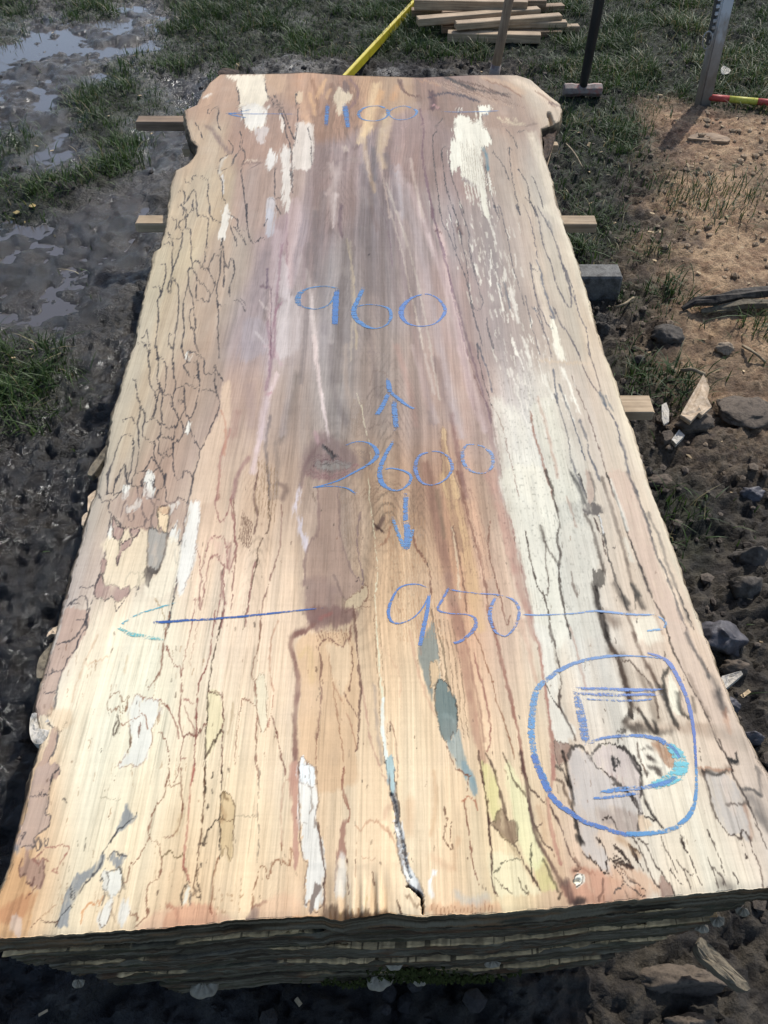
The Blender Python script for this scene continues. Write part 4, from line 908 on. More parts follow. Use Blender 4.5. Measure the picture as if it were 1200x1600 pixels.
for k in range(6): LN('B', f'{770+k*22},{300+(k%2)*20} {800+k*24},{320+k*4}', (228, 212, 182), 4, .5, .7)
# ---- Q : near left corner
PG('Q', '220,-10 375,-10 345,40 310,130 310,170 280,290 310,310 300,370 220,440 220,490 100,520 90,500 150,300 185,150', (204, 176, 156), .9, 1.2)
LN('Q', '375,-10 345,45 318,70 310,130 312,170 280,285 310,305 300,370 222,440 218,470', (92, 84, 82), 2.1, .9); LN('Q', '190,175 260,165 310,160', DK, 1.8, .85); LN('Q', '240,150 255,165 270,130', DK, 1.4, .8)
LN('Q', '240,450 225,490 240,515 255,480 242,452', DK, 2, .9); LN('Q', '285,450 275,490 285,510 297,470 287,452', DK, 1.7, .9); LN('Q', '130,520 180,490 222,490', DK, 1.9, .85); LN('Q', '105,520 155,420 130,440', DK, 1.5, .8); LN('Q', '95,510 110,540', (140, 150, 156), 8, .6, .7)
PG('Q', '70,600 140,580 160,650 200,750 215,800 190,950 150,1050 -40,1060 -20,850', (224, 180, 132), .8, 4); PG('Q', '10,870 200,780 160,930 0,980', (206, 152, 110), .7, 5)
PG('Q', '170,520 200,560 270,590 270,680 240,760 200,740 170,680 130,670 120,640 150,600', (184, 150, 132), .8, 2); LN('Q', '140,580 120,640 140,670 160,650', (130, 95, 82), 2.4, .8); LN('Q', '215,680 200,730 170,700', (130, 95, 82), 2.4, .8); LN('Q', '270,600 272,680 240,760', (140, 104, 92), 2.2, .8); LN('Q', '160,820 230,740', (150, 108, 85), 2, .8)
LN('Q', '270,520 320,510 390,470 435,480 400,560 350,640 355,665 325,660 340,625', (184, 132, 110), 1.8, .85); LN('Q', '270,520 230,560 210,570 240,600 262,580 300,600', (165, 115, 98), 2.2, .85)
PG('Q', '60,930 110,930 140,980 130,1040 70,1040', (226, 202, 182), .7, 2)
for t in ('790,225 815,290 850,300 840,330 740,400 720,390 760,320', '645,520 650,560 620,640 570,690 520,730 490,800 450,890 420,990 350,990 390,830 440,720 480,660 560,640 600,590', '720,510 750,560 825,515 800,560 740,620 690,570'):
    PG('Q', t, (158, 158, 156), .85, 2, None, .35)
LN('Q', '640,520 680,460 730,390 800,340 860,280', (88, 84, 82), 1.9, .9); LN('Q', '645,520 620,620 570,690 520,740 490,800', (96, 92, 92), 2.2, .8); LN('Q', '450,770 445,810 465,805 470,740', (80, 78, 78), 2, .85); LN('Q', '350,1000 360,965 400,900 470,850', (84, 80, 78), 2.2, .85); LN('Q', '440,720 440,790', (90, 88, 88), 2, .7)
LN('Q', '670,560 690,530 730,515 760,550 800,545', (100, 96, 95), 2.2, .8); LN('Q', '355,985 350,965 270,945 240,950 200,985', (130, 100, 80), 2, .85); LN('Q', '200,985 300,890 360,840', (190, 150, 112), 1.4, .7)
PG('Q', '690,640 740,630 770,690 770,750 700,810 670,780 660,700', (246, 243, 234), .95, 1.2, ((80, 70, 62), 2.3, .9)); PG('Q', '640,650 668,640 680,700 660,760 640,720', (240, 235, 224), .95, 1, ((80, 70, 62), 2, .9))
PG('Q', '690,810 702,850 680,930 640,985 620,940 650,860', (246, 242, 234), .9, 1.5, ((130, 105, 85), 1.4, .7)); PG('Q', '770,800 800,830 806,900 760,980 735,950 740,880', (244, 240, 232), .9, 2)
LN('Q', '650,760 640,840 655,790', (90, 76, 66), 2, .8); LN('Q', '740,620 770,670 780,760', (110, 98, 84), 4, .7, .5); LN('Q', '690,860 700,920 720,960', (180, 150, 120), 4, .6, .6)
for t in ('1060,-10 1040,100 1030,170 970,260 935,350 940,430 985,470 1005,520 1005,600 985,690 930,740 915,830 920,920 890,950 850,985', '1045,100 1080,120 1130,105 1140,200 1135,300 1090,410 1020,440', '935,420 900,500 850,590 820,600 800,700 780,712', '1130,-10 1130,105', '1155,540 1150,660 1180,710', '810,890 820,910 855,890 860,940'):
    LN('Q', t, (162, 118, 90), 1.9, .85)
LN('Q', '1010,550 1070,510 1110,550 1155,530', (130, 106, 66), 2.4, .85); LN('Q', '510,970 520,900 560,860 610,850 640,800', (222, 164, 112), 2.8, .8); LN('Q', '1130,300 1100,400', (214, 184, 140), 8, .5, .7)
PG('Q', '1000,890 1200,850 1400,900 1400,990 860,1030', (236, 192, 158), .65, 6); LN('Q', '1045,855 1085,870', (190, 128, 98), 4.5, .8, .5); LN('Q', '1100,870 1120,960', (200, 140, 112), 7, .6, .6)
LN('Q', '535,430 525,520', (120, 110, 95), 1.5, .7); LN('Q', '400,200 415,210', (90, 85, 80), 2.2, .8); LN('Q', '620,190 740,205', (165, 150, 125), 1.2, .6)
# ---- R / S : near middle
PG('R', '350,165 420,200 422,330 410,560 390,575 362,490 342,545 335,330', (226, 196, 150), .8, 1.5, ((112, 86, 54), 2, .75))
LN('R', '350,-10 342,150 335,300 330,400 330,560', (84, 68, 52), 2, .9); LN('R', '245,-10 235,150 225,300 210,450 190,600 165,800', (124, 88, 58), 2, .85); LN('R', '170,-10 150,150 135,300 120,450 110,600 140,710', (196, 132, 110), 2.6, .75)
LN('R', '325,320 290,350 260,400 240,460 228,490', (80, 62, 48), 3, .9); LN('R', '205,482 245,485', (90, 66, 56), 4, .85); LN('R', '340,250 360,300 345,340', (190, 150, 105), 6, .6, .6); LN('R', '360,170 380,210', (140, 110, 70), 5, .7, .6); LN('R', '340,325 420,325', (120, 88, 55), 2.4, .8)
LN('R', '325,560 310,600 290,750 285,900', (164, 116, 78), 2.2, .8); LN('R', '575,-10 575,300 570,600', (160, 140, 118), 1.4, .7); LN('R', '430,300 570,305', (160, 145, 120), 1.5, .6)
for (x, y) in ((293, 20), (282, 130), (262, 205), (215, 600), (395, 10), (240, 120)): LN('R', f'{x},{y} {x-2},{y+26}', (86, 70, 54), 2.4, .8)
LN('R', '720,480 730,580 742,570 760,610 775,580 780,500 800,545', (168, 120, 84), 2, .8); LN('R', '720,600 690,570 660,590 650,640 630,680 620,620 590,620 570,680 545,760 540,870', (156, 106, 70), 2.2, .85)
LN('R', '840,60 760,60 730,90 720,250 722,480', (196, 150, 125), 3, .55, .6)
PG('R', '770,-10 830,-10 830,300 825,600 800,612 785,400', (206, 162, 138), .8, 2)
PG('R', '835,-10 930,-10 945,100 950,220 920,330 945,370 965,450 990,560 985,700 972,870 930,880 900,835 870,855 860,720 880,600 850,560 840,400 830,200', (247, 243, 236), .95, 1.2, ((112, 82, 66), 2.2, .8))
PG('N', '555,850 590,845 600,890 640,890 650,990 560,990', (236, 232, 222), .9, 1.2, ((130, 98, 78), 1.8, .8))
PG('R', '930,715 978,720 960,770 930,800 912,900 890,885 900,800', (150, 130, 116), .9, 1.2); LN('R', '890,0 905,150 910,240 890,290', (170, 150, 132), 1.4, .7); LN('R', '850,362 880,365', (180, 165, 150), 2.5, .6); LN('R', '930,330 925,370', (150, 125, 105), 4.5, .7, .5)
LN('R', '950,350 970,500 992,620 985,720 980,905', (112, 78, 62), 2.6, .85); LN('R', '1110,-10 1100,100 1110,170 1140,280 1135,340', (170, 118, 92), 1.9, .85)
PG('R', '1110,325 1132,330 1125,450 1130,560 1060,560 1082,470', (174, 130, 110), .85, 2); LN('R', '1060,560 1050,770', (150, 108, 84), 2.2, .8); LN('R', '1125,560 1142,780', (112, 74, 54), 1.6, .85); PG('R', '1075,560 1120,560 1130,760 1070,770', (238, 226, 208), .7, 3)
LN('R', '140,710 110,740 95,800 100,870', (90, 76, 62), 2.2, .85); LN('R', '115,750 130,740', (80, 70, 62), 6, .7, .5); LN('R', '190,650 210,760 212,810 175,770', (92, 72, 56), 2, .85); LN('R', '180,760 195,755', (96, 74, 62), 5, .8, .5); LN('R', '150,770 152,860', DK, 1.6, .8); PG('R', '120,760 145,750 140,830 105,840', (238, 228, 206), .8, 1)
LN('R', '540,870 580,840 620,820', (160, 114, 92), 3, .75, .5); PG('R', '540,870 592,850 572,945 480,945 520,900', (164, 136, 122), .8, 2.5)
PG('R', '580,830 800,790 830,930 590,945', (236, 196, 160), .6, 6); PG('R', '60,870 290,850 290,990 -20,1010', (228, 176, 140), .7, 4); LN('R', '280,850 285,920', (170, 112, 82), 2.4, .8)
for _ in range(26):
    x = rng.uniform(300, 480); y = rng.uniform(740, 900); LN('R', f'{x:.0f},{y:.0f} {x+rng.uniform(-8,8):.0f},{y+14:.0f}', (196, 158, 118), 1.5, .7)
for k in range(10):
    x = 985 + k * 36 + rng.uniform(-8, 8)
    LN('R', f'{x:.0f},{960} {x+rng.uniform(-6,6):.0f},{850+rng.uniform(-40,50):.0f}', [(130, 92, 62), (200, 158, 102), (160, 116, 76), (226, 196, 146)][k % 4], rng.uniform(2, 5), .7, .6)
PG('R', '990,880 1060,860 1080,900 1130,880 1200,900 1400,905 1400,980 990,980', (112, 84, 64), .75, 4)
LN('S', '150,-10 140,80 160,160 180,250 170,340', (172, 122, 98), 2, .8); LN('S', '220,350 255,378 300,332 360,345 400,395 440,405', (206, 158, 124), 4, .7, .5); LN('S', '450,220 410,270 400,320', (214, 170, 140), 8, .5, .7); LN('S', '420,380 470,470 490,520', (196, 150, 116), 5, .6, .6)
LN('S', '560,220 555,400', (220, 178, 136), 16, .55, .8); LN('S', '710,20 720,260 700,420', (218, 176, 132), 7, .5, .7); LN('S', '700,560 830,640', (230, 190, 152), 12, .45, .8); LN('S', '870,440 850,520 840,640', (228, 184, 142), 7, .5, .7)
for t in ('780,240 785,280 800,320 775,420 790,470 830,515 820,430 825,340',): LN('S', t, (132, 92, 66), 1.8, .85)
LN('S', '900,190 920,330 940,470 960,620 1000,735', (154, 104, 78), 1.8, .85); LN('S', '890,200 930,175 970,200 985,255', (196, 128, 92), 3, .75, .5); LN('S', '1050,200 1055,330 1062,450 1070,600 1085,740 1110,800', (124, 82, 60), 2.2, .88); LN('S', '1000,-20 1045,200 1055,350', (166, 120, 86), 1.8, .8)
LN('S', '230,480 225,700', (196, 160, 128), 1.4, .7); LN('S', '330,640 345,740', (140, 100, 75), 1.6, .8); LN('S', '270,560 340,560', (200, 160, 130), 2, .6); LN('S', '480,820 505,900', (110, 76, 54), 2.2, .85); LN('S', '540,800 620,870', (126, 88, 58), 5, .7, .5)
PG('S', '690,860 860,830 1100,840 1100,900 690,920', (232, 184, 142), .65, 5); LN('S', '860,800 980,830 1040,810', (206, 200, 188), 12, .6, .8); LN('S', '720,650 690,700', (246, 244, 240), 5, .85); LN('S', '688,700 692,760 705,815', (246, 242, 234), 6, .85, .5)
for k in range(16): LN('S', f'{700+k*25},{900} {698+k*25+rng.uniform(-8,8):.0f},{855+rng.uniform(-15,20):.0f}', (176, 128, 92), 1.6, .7)
# bark-filled split in the middle of the near end
PG('S', '412,-60 448,-60 455,0 480,150 500,320 530,480 560,600 620,720 655,800 640,810 570,760 540,700 510,600 480,450 450,200 420,0', (176, 168, 160), .95, 1.2, ((98, 84, 72), 2, .8))
PG('S', '418,-60 445,-60 455,20 470,150 450,160 432,40', (196, 212, 204), .9, 1.5); PG('S', '470,340 500,330 510,400 480,400', (245, 243, 240), .9, 1.2); PG('S', '520,620 560,610 620,725 600,755 545,700', (244, 244, 242), .92, 1.5)
for _ in range(70):
    q = rng.random(); x = 455 + 110 * q ** 1.4 + rng.normal(0, 10); y = 160 + 500 * q
    LN('S', f'{x:.0f},{y:.0f} {x+rng.uniform(-10,10):.0f},{y+rng.uniform(6,18):.0f}', [(110, 98, 92), (228, 224, 218), (140, 126, 116)][rng.integers(3)], rng.uniform(1, 2.4), .75)
LN('S', '450,170 465,220 480,320', (104, 96, 92), 8, .6, .6); LN('S', '545,740 600,775 640,820 655,915', (52, 42, 36), 3, .95, .3, 5)
# ---- U : near right of middle
PG('U', '60,60 150,120 190,400 120,480 90,270', (229, 216, 150), .7, 3); PG('U', '450,790 520,740 560,850 600,950 500,965', (226, 211, 148), .75, 2.5); PG('U', '230,60 330,160 400,400 480,650 500,740 420,830 330,640 290,470', (245, 236, 186), .65, 4); PG('U', '110,720 330,760 420,900 460,990 180,1000', (246, 232, 192), .6, 4)
LN('U', '30,-10 90,270 110,480 120,650 135,870 165,1000', (156, 106, 84), 2.2, .85); LN('U', '90,-10 150,120 200,300 240,480 280,620 350,750 430,870 480,960', (152, 108, 82), 3, .85, .4); LN('U', '220,-10 290,180 370,290 400,400', (154, 118, 78), 1.6, .85)
LN('U', '345,-10 380,200 420,450 480,650 560,780 640,940 700,1070', (164, 112, 96), 5, .85, .4, 8); LN('U', '570,-10 575,150 540,300 545,450 580,620 620,760', (192, 136, 116), 6.5, .75, .4, 4); LN('U', '380,130 420,250 520,350', (160, 118, 92), 1.4, .8); LN('U', '550,370 600,470 640,560 700,720 760,800 870,850', (168, 122, 100), 1.7, .85)
LN('U', '470,380 500,480 520,600', (214, 178, 140), 10, .6, .7); LN('U', '430,460 500,620 560,660', (150, 108, 84), 1.8, .7); LN('U', '490,500 450,520', (165, 120, 95), 1.4, .6)
LN('U', '500,750 560,860 590,930 605,960 565,870', (120, 98, 66), 3, .75, .5); LN('U', '610,1030 630,985', (100, 80, 56), 2.6, .8); LN('U', '420,640 425,860', (120, 110, 76), 1.3, .8); LN('U', '150,850 200,795 280,765 360,765', (120, 110, 80), 1.2, .75); LN('U', '320,880 340,950 390,1000 370,930', (160, 130, 95), 1.4, .8); LN('U', '160,890 220,940 280,1010', (170, 134, 100), 1.5, .7)
PG('U', '165,400 210,405 240,470 300,480 320,570 300,640 240,620 200,570 160,530 118,500 150,480', (160, 132, 104), .85, 1.8, ((96, 74, 54), 2.2, .8)); LN('U', '200,570 260,640 320,740', (176, 150, 112), 5, .6, .6)
PG('U', '700,-20 820,-20 900,80 1050,200 1210,330 1210,560 1070,575 930,470 900,600 950,700 960,780 1005,890 960,860 880,775 830,740 770,640 740,500 720,300', (211, 197, 183), .85, 2)
PG('U', '900,420 1000,380 1200,420 1200,560 1070,570 960,520', (184, 160, 142), .6, 6)
LN('U', '640,-20 690,200 722,330 720,420 760,580 792,632', (88, 68, 54), 4, .88, .4); LN('U', '590,70 640,120 700,220', (100, 78, 60), 3, .8); LN('U', '600,190 640,190 660,260 700,360', (150, 108, 78), 4, .7, .5); LN('U', '820,-20 880,70 960,110 1040,200 1130,270 1200,380', (92, 72, 60), 2.3, .88); LN('U', '1000,10 1020,80 1045,40', (84, 80, 76), 4, .8, .5); LN('U', '1110,-20 1160,60 1200,140', (84, 72, 64), 3.5, .85)
PG('U', '700,800 900,820 1000,900 1200,960 1200,1060 750,1090 640,950 720,900', (208, 158, 128), .8, 5); LN('U', '720,730 760,790 720,830', (190, 134, 104), 4, .7, .6); LN('U', '660,920 690,1000 730,1060', (140, 98, 98), 9, .75, .5)
PG('U', '722,885 760,850 795,880 780,940 740,952', (243, 234, 212), .95, 1, ((92, 66, 54), 2.4, .9)); LN('U', '745,1060 790,1060', (112, 98, 92), 9, .8, .4); LN('U', '730,830 775,820', (130, 92, 72), 1.6, .7); LN('U', '930,900 935,960 900,1020', (180, 128, 104), 2, .6)
for t in ('735,430 745,500 772,590 780,690 830,740 880,790', '930,460 990,450 1040,540', '895,590 940,650 960,720 1010,760 1140,825', '1000,640 1080,730 1140,820', '1010,740 1100,800 1140,825', '1060,870 1070,940 1130,1020', '1000,760 1100,850 1200,960', '880,770 920,830 960,870', '960,760 965,850 1005,890', '1110,640 1160,740 1200,790', '1120,640 1190,700'):
    LN('U', t, (108, 80, 62), 1.8, .85)
LN('U', '750,600 790,635', (76, 62, 52), 5, .85, .4); LN('U', '1040,600 1100,640 1180,720', (196, 152, 104), 10, .55, .7)
# ---- V : near right corner
PG('V', '-10,960 100,980 250,1040 350,1190 -10,1240', (220, 176, 140), .65, 6); PG('V', '300,-10 400,-10 470,60 450,110 400,120 340,60', (187, 143, 108), .7, 3)
for (x, y) in ((265, 120), (290, 140), (325, 200), (335, 230), (240, 240), (270, 50)): LN('V', f'{x},{y} {x+22},{y+12}', (150, 128, 112), 5, .7, .7)
LN('V', '-10,5 80,50 170,150 200,230 200,340 240,440 310,580 385,675', (88, 72, 62), 2.6, .9); LN('V', '-10,310 100,380 160,470 200,550 190,690', (100, 80, 66), 2.2, .88); LN('V', '200,530 260,590 320,602', (100, 80, 66), 2, .85); PG('V', '205,570 260,600 300,650 200,680', (234, 204, 168), .7, 2)
PG('V', '712,250 860,250 920,300 1000,400 1032,520 1062,740 960,700 900,700 800,580 760,430', (207, 194, 180), .85, 2); LN('V', '860,300 890,420 930,560', (226, 204, 184), 8, .6, .7); LN('V', '880,470 1040,480', (156, 130, 112), 3.5, .7, .5)
LN('V', '660,212 800,217 910,217', (192, 144, 112), 4, .75, .6); LN('V', '700,232 790,260 870,230', (104, 94, 82), 4.5, .8, .5); LN('V', '700,240 740,360 760,480 800,600 880,690 950,722 990,737 980,702 1010,690 1072,752', (116, 84, 64), 3, .85, .4)
LN('V', '820,-10 860,80 910,180 920,260 990,370 1040,460 1130,680 1190,840', (112, 86, 68), 1.8, .88); LN('V', '1000,375 1070,365 1140,420', (104, 104, 104), 4, .75, .6); LN('V', '1060,430 1120,500 1180,600', (118, 118, 120), 13, .55, .8); LN('V', '1130,400 1130,250 1110,200', (130, 126, 122), 5, .6, .7); LN('V', '1110,560 1200,680', (96, 96, 100), 9, .5, .8)
LN('V', '1020,500 1060,640 1080,740', (196, 152, 122), 6, .6, .6); LN('V', '1060,740 1080,830 1120,900 1150,1030 1172,1125', (154, 114, 94), 2, .85); LN('V', '890,120 960,130 950,60', (96, 86, 78), 2.6, .85); LN('V', '905,130 950,140', (90, 84, 78), 6, .7, .6)
for t, w in (('170,740 250,800 320,960 400,1080 470,1190', 2.4), ('360,740 430,900 500,1030', 1.1), ('520,740 555,850 600,940 660,1060 690,1125', 1.4), ('720,680 790,830 860,1045', 1.3), ('720,880 780,1010 812,1135', 1.6), ('545,760 555,850 520,770', 1.3), ('980,750 1030,880', 1.1), ('500,940 560,1050 600,1160', 1.4), ('560,1020 610,1050 620,1030', 1.2), ('770,960 840,1060 860,1120', 2.4), ('930,1020 960,1100', 1.8), ('0,790 60,860 140,990 30,900 0,880', 1.5), ('130,820 180,920 220,1000 150,880', 1.7), ('150,740 210,860 260,1000 350,1150', 1.7), ('0,960 60,1060 150,1150 230,1200', 1.5), ('60,1060 62,1120 0,1160', 1.4), ('40,1000 240,1170', 1.2), ('190,760 270,800', 1.4), ('440,1000 540,1130', 1.2)):
    LN('V', t, (122, 92, 76), w, .85)
PG('V', '360,1085 390,1070 470,1195 370,1210', (170, 136, 118), .8, 1.5); LN('V', '840,1100 880,1120', (150, 126, 116), 12, .6, .7)

for _ in range(260):
    x = rng.uniform(60, 1120); y = rng.uniform(760, 1400); l = rng.uniform(2, 9)
    LN('X', f'{x:.0f},{y:.0f} {x+(x-600)*l*.0003:.1f},{y+l:.1f}', [(120, 92, 70), (150, 112, 84), (96, 80, 68)][rng.integers(3)], rng.uniform(.7, 1.5), rng.uniform(.35, .8), .5)
# contrast of the dry sawn face, fibre and mottling over every patch
face.C = 0.64 * np.clip(face.C / 0.64, 1e-4, None) ** 1.30
hx1, hy1 = at(590, 330); hx2, hy2 = at(600, 700)
heart2 = np.maximum(np.exp(-((face.X0 - hx1) / .24) ** 2 - ((face.Y0 - hy1) / .55) ** 2), .9 * np.exp(-((face.X0 - hx2) / .20) ** 2 - ((face.Y0 - hy2) / .30) ** 2))
face.C *= (1 - .19 * heart2)[..., None] * (np.array([.975, 1.0, .985]) + sstep(1.3, .5, face.Y0)[..., None] * np.array([-.04, .004, .06]))
streak = fbm(gu * 34, face.Y0 * .7, 2, 107) * 1.1 + .7 * fbm(gu * 95, face.Y0 * .9, 3, 109)
sk = np.clip(streak, -.8, .8)[..., None] * heart2[..., None]
face.C *= 1 + sk * np.array([.34, .40, .44])
Xf, Yf = face.X0, face.Y0
far_ = sstep(1.2, 2.0, Yf)[..., None]
gm = face.C.mean(-1, keepdims=True)
face.C += (gm - face.C) * (.03 * far_ + .08)
face.C *= (1 + 0.085 * gr + 0.07 * fbm(Xf * 55, Yf * 22, 4, 105) + 0.05 * (rng.random(Xf.shape) - .5))[..., None]
# torn fibres: the saw drags every edge a few millimetres along the grain
fib = 2.5 * (fbm(gu * 420, Yf * 4, 2, 115) + .6 * vnoise(gu * 900, Yf * 9, 117))
ri = np.clip(np.arange(NR)[:, None] + np.rint(fib).astype(int), 0, NR - 1)
face.C = face.C[ri, np.arange(NC)[None, :]]
# speckled pores of the pale band, fine dark checks, saw lines across
def region(px, py, rx, ry):
    qx, qy = at(px, py)
    return np.exp(-((Xf - qx) / rx) ** 2 - ((Yf - qy) / ry) ** 2)
pore = np.clip(vnoise(Xf * 420, Yf * 190, 91) * 5 - 1.35, 0, 1)
pm = np.clip(region(850, 790, .07, .26) + .7 * region(810, 620, .06, .2) + .5 * region(740, 830, .05, .2) + .6 * region(620, 880, .08, .15) + 0.12, 0, 1)
face.C *= (1 - 0.38 * pore * pm)[..., None]
chk = np.clip(fbm(Xf * 330, Yf * 9, 2, 95) * 4 - 1.9, 0, 1) * np.clip(region(180, 1150, .16, .35) + region(330, 1330, .2, .3) + region(1080, 1320, .12, .2) + .3, 0, 1)
face.C *= (1 - 0.22 * chk)[..., None]
saw = vnoise(Yf * 210 + 0.6 * fbm(Xf * 3, Yf * 2, 2, 97), Xf * 1.5, 98) + 0.6 * vnoise(Yf * 520, Xf * 6, 99)
face.C *= (1 + 0.04 * saw)[..., None]
dust = np.clip(fbm(Xf * 22, Yf * 16, 4, 101) - 0.15, 0, 1)
face.C += (alb((214, 200, 182)) - face.C) * (0.12 * dust)[..., None]
face.C *= (1 + 0.06 * fbm(Xf * 9, Yf * 4, 3, 103))[..., None]

# ------------------------------------------------------------------ relief and mesh of the top slab
T1 = 0.05
Z = np.full(U.shape, SLAB_Z) + 0.0003 * fbm(U * 40, Vv * 12, 3, 111) + 0.00008 * saw
def dent(f, txt, wd, depth):
    """a real groove: split, shake or break in the face"""
    p = pts(f, txt); x, y = at(*p.T); k = mpp(p[:, 1].mean())
    A = catmull(np.stack([x, y], 1), 4)
    w = face.win(A[:, 0].min() - .03, A[:, 0].max() + .03, A[:, 1].min() - .03, A[:, 1].max() + .03)
    if w is None: return
    X, Y = face.X[w], face.Y[w]; best = np.full(X.shape, 1e9)
    for i in range(len(A) - 1):
        (ax, ay), (bx, by) = A[i], A[i + 1]
        dx, dy = bx - ax, by - ay
        t = np.clip(((X - ax) * dx + (Y - ay) * dy) / (dx * dx + dy * dy + 1e-14), 0, 1)
        best = np.minimum(best, np.hypot(X - ax - t * dx, Y - ay - t * dy))
    hw = wd * k / 2
    Z[w] -= depth * (1 - sstep(hw * .5, hw * 1.2, best))
dent('S', '545,740 600,775 640,820 655,925', 4, .012)
dent('S', '450,170 480,330 530,560 560,690', 6, .003)
dent('G', '430,640 480,690', 6, .0015); dent('J', '905,340 945,360', 5, .001)
dent('B', '1050,270 1065,330 1040,350', 7, .02)
dent('L', '440,710 485,900 515,1030', 5, .0015); dent('C', '890,530 890,960', 1.5, .002)
dent('U', '640,-20 690,200 722,330', 4, .002); dent('U', '735,910 760,900', 8, .004)
# torn fibres at the near end
px_x0, _ = at(500, 1435); px_x1, _ = at(620, 1435)
tear = np.exp(-((U - (px_x0 + px_x1) / 2) / 0.055) ** 2) * np.clip(1 - t_ * 1.0 / 0.022, 0, 1)
Z -= 0.010 * tear * np.clip(0.6 + 1.6 * vnoise(U * 170, Vv * 20, 121), 0, 1.4)
Z -= 0.0012 * np.clip(1 - t_ / 0.004, 0, 1) ** 2
# waney rounding of both long edges
eL = np.clip(1 - s_ / 0.006, 0, 1); eR = np.clip(1 - (1 - s_) / 0.006, 0, 1)
Z -= 0.0015 * (eL ** 2 + eR ** 2) + 0 * U

nv = NR * NC
verts = np.stack([U, Vv, Z], -1).reshape(-1, 3)
cols = face.C.reshape(-1, 3)
faces = [grid_faces(NR, NC)]
# skirts: side and end faces below the rim, with a rough profile
idx = np.arange(nv).reshape(NR, NC)
def skirt(rim, out, prof, colf, seed, na=.0022):
    """rim: indices along an edge; out: outward unit vectors; prof: (outset, drop) rows; colf(row fraction, k) -> colours"""
    global verts, cols
    n = len(rim); base = verts[rim]
    prev = rim; k = np.arange(n)
    a0, b0 = base[:, 0] * 35, base[:, 1] * 35
    for j, (os_, dz) in enumerate(prof):
        nz = fbm(a0 + j * 1.7, b0 - j * 2.3, 3, seed)
        p = np.empty((n, 3)); p[:, :2] = base[:, :2] + out * (os_ + (na * nz if j < len(prof) - 1 else 0))[:, None] if hasattr(os_, '__len__') else base[:, :2] + out * (os_ + na * nz)[:, None]
        p[:, 2] = SLAB_Z - dz + 0.0008 * nz
        st = len(verts)
        verts = np.vstack([verts, p]); cols = np.vstack([cols, colf((j + 1) / len(prof), base, seed + j)])
        cur = np.arange(st, st + n)
        faces.append(np.stack([prev[:-1], cur[:-1], cur[1:], prev[1:]], 1))
        prev = cur
def c_side(fr_, b, sd):
    n1 = fbm(b[:, 0] * 25, b[:, 1] * 25 + sd, 4, 131) + 0.25
    c = alb((160, 142, 116)) + np.clip(1.6 * n1, 0, 1)[:, None] * (alb((72, 60, 48)) - alb((160, 142, 116)))
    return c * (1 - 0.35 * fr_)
def c_end(fr_, b, sd):
    x = b[:, 0]; zm = np.full_like(x, fr_ * T1)
    n1 = np.clip(.5 + 1.5 * fbm(x * 6, zm * 420, 4, 141), 0, 1)[:, None]
    c = alb((76, 64, 48)) + n1 * (alb((128, 118, 98)) - alb((76, 64, 48)))
    n2 = np.clip(2.4 * fbm(x * 16, zm * 160, 3, 143) - .5, 0, 1)[:, None]
    c = c + n2 * (alb((132, 104, 76)) - c)
    hole = np.clip(3 * fbm(x * 12, zm * 80, 3, 145) - 1.0, 0, 1)[:, None]
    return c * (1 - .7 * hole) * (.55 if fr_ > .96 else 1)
left = idx[:, 0]; right = idx[::-1, -1]; front = idx[0, ::-1]; back = idx[-1, :]
prof_side = [(0.004, 0.004), (0.009, 0.012), (0.012, 0.022), (0.012, 0.034), (0.006, 0.044), (0.0, T1)]
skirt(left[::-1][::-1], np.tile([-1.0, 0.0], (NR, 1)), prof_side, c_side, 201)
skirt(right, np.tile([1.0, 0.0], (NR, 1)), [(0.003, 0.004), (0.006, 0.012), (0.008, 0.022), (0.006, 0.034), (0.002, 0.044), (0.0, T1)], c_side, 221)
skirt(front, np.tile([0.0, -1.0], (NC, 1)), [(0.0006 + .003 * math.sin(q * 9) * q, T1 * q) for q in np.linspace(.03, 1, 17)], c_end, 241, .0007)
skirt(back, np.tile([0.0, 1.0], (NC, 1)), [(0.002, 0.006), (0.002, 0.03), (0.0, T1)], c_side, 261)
# underside
st = len(verts)
ub = verts[idx[np.linspace(0, NR - 1, 20).astype(int)][:, np.linspace(0, NC - 1, 12).astype(int)].ravel()].copy(); ub[:, 2] = SLAB_Z - T1 + 0.001
r_, c_ = idx[np.linspace(0, NR - 1, 20).astype(int)][:, np.linspace(0, NC - 1, 12).astype(int)].shape
verts = np.vstack([verts, ub]); cols = np.vstack([cols, np.tile(alb((150, 128, 104)), (len(ub), 1))])
faces.append(grid_faces(r_, c_)[:, ::-1] + st)
faces = np.vstack(faces)

m_slab, nt, b_, out_ = nodes_of('spalted_beech')
a_ = N(nt, 'ShaderNodeAttribute', attribute_name='Col')
n1 = noise_node(nt, 1.0, (430, 10, 60), 4, .62)
r1 = ramp(nt, n1.outputs[0], [(0.30, (.78, .76, .74)), (0.44, (.98, .975, .97)), (0.72, (1.06, 1.06, 1.06))])
c1 = mul(nt, a_.outputs['Color'], r1.outputs[0], 0.8)
nt.links.new(c1, b_.inputs['Base Color'])
b_.inputs['Roughness'].default_value = 0.6
b_.inputs['Specular IOR Level'].default_value = 0.12
n2 = noise_node(nt, 1.0, (30, 420, 60), 2, .5)          # band-saw marks across the board
bp = bump(nt, b_, n2.outputs[0], 0.12, 0.0005)
bump(nt, b_, n1.outputs[0], 0.3, 0.0007, bp)
slab1 = empty('spalted_plank', V(600, 1430, SLAB_Z - T1))
tag(slab1, 'wide pale spalted wood slab with blue crayon figures, topmost of the stack', 'wood slab')
board = under(slab1, mesh_np('sawn_board', verts, faces, m_slab, None, cols))
sm_ = np.zeros(len(board.data.polygons), bool); sm_[:(NR - 1) * (NC - 1)] = True
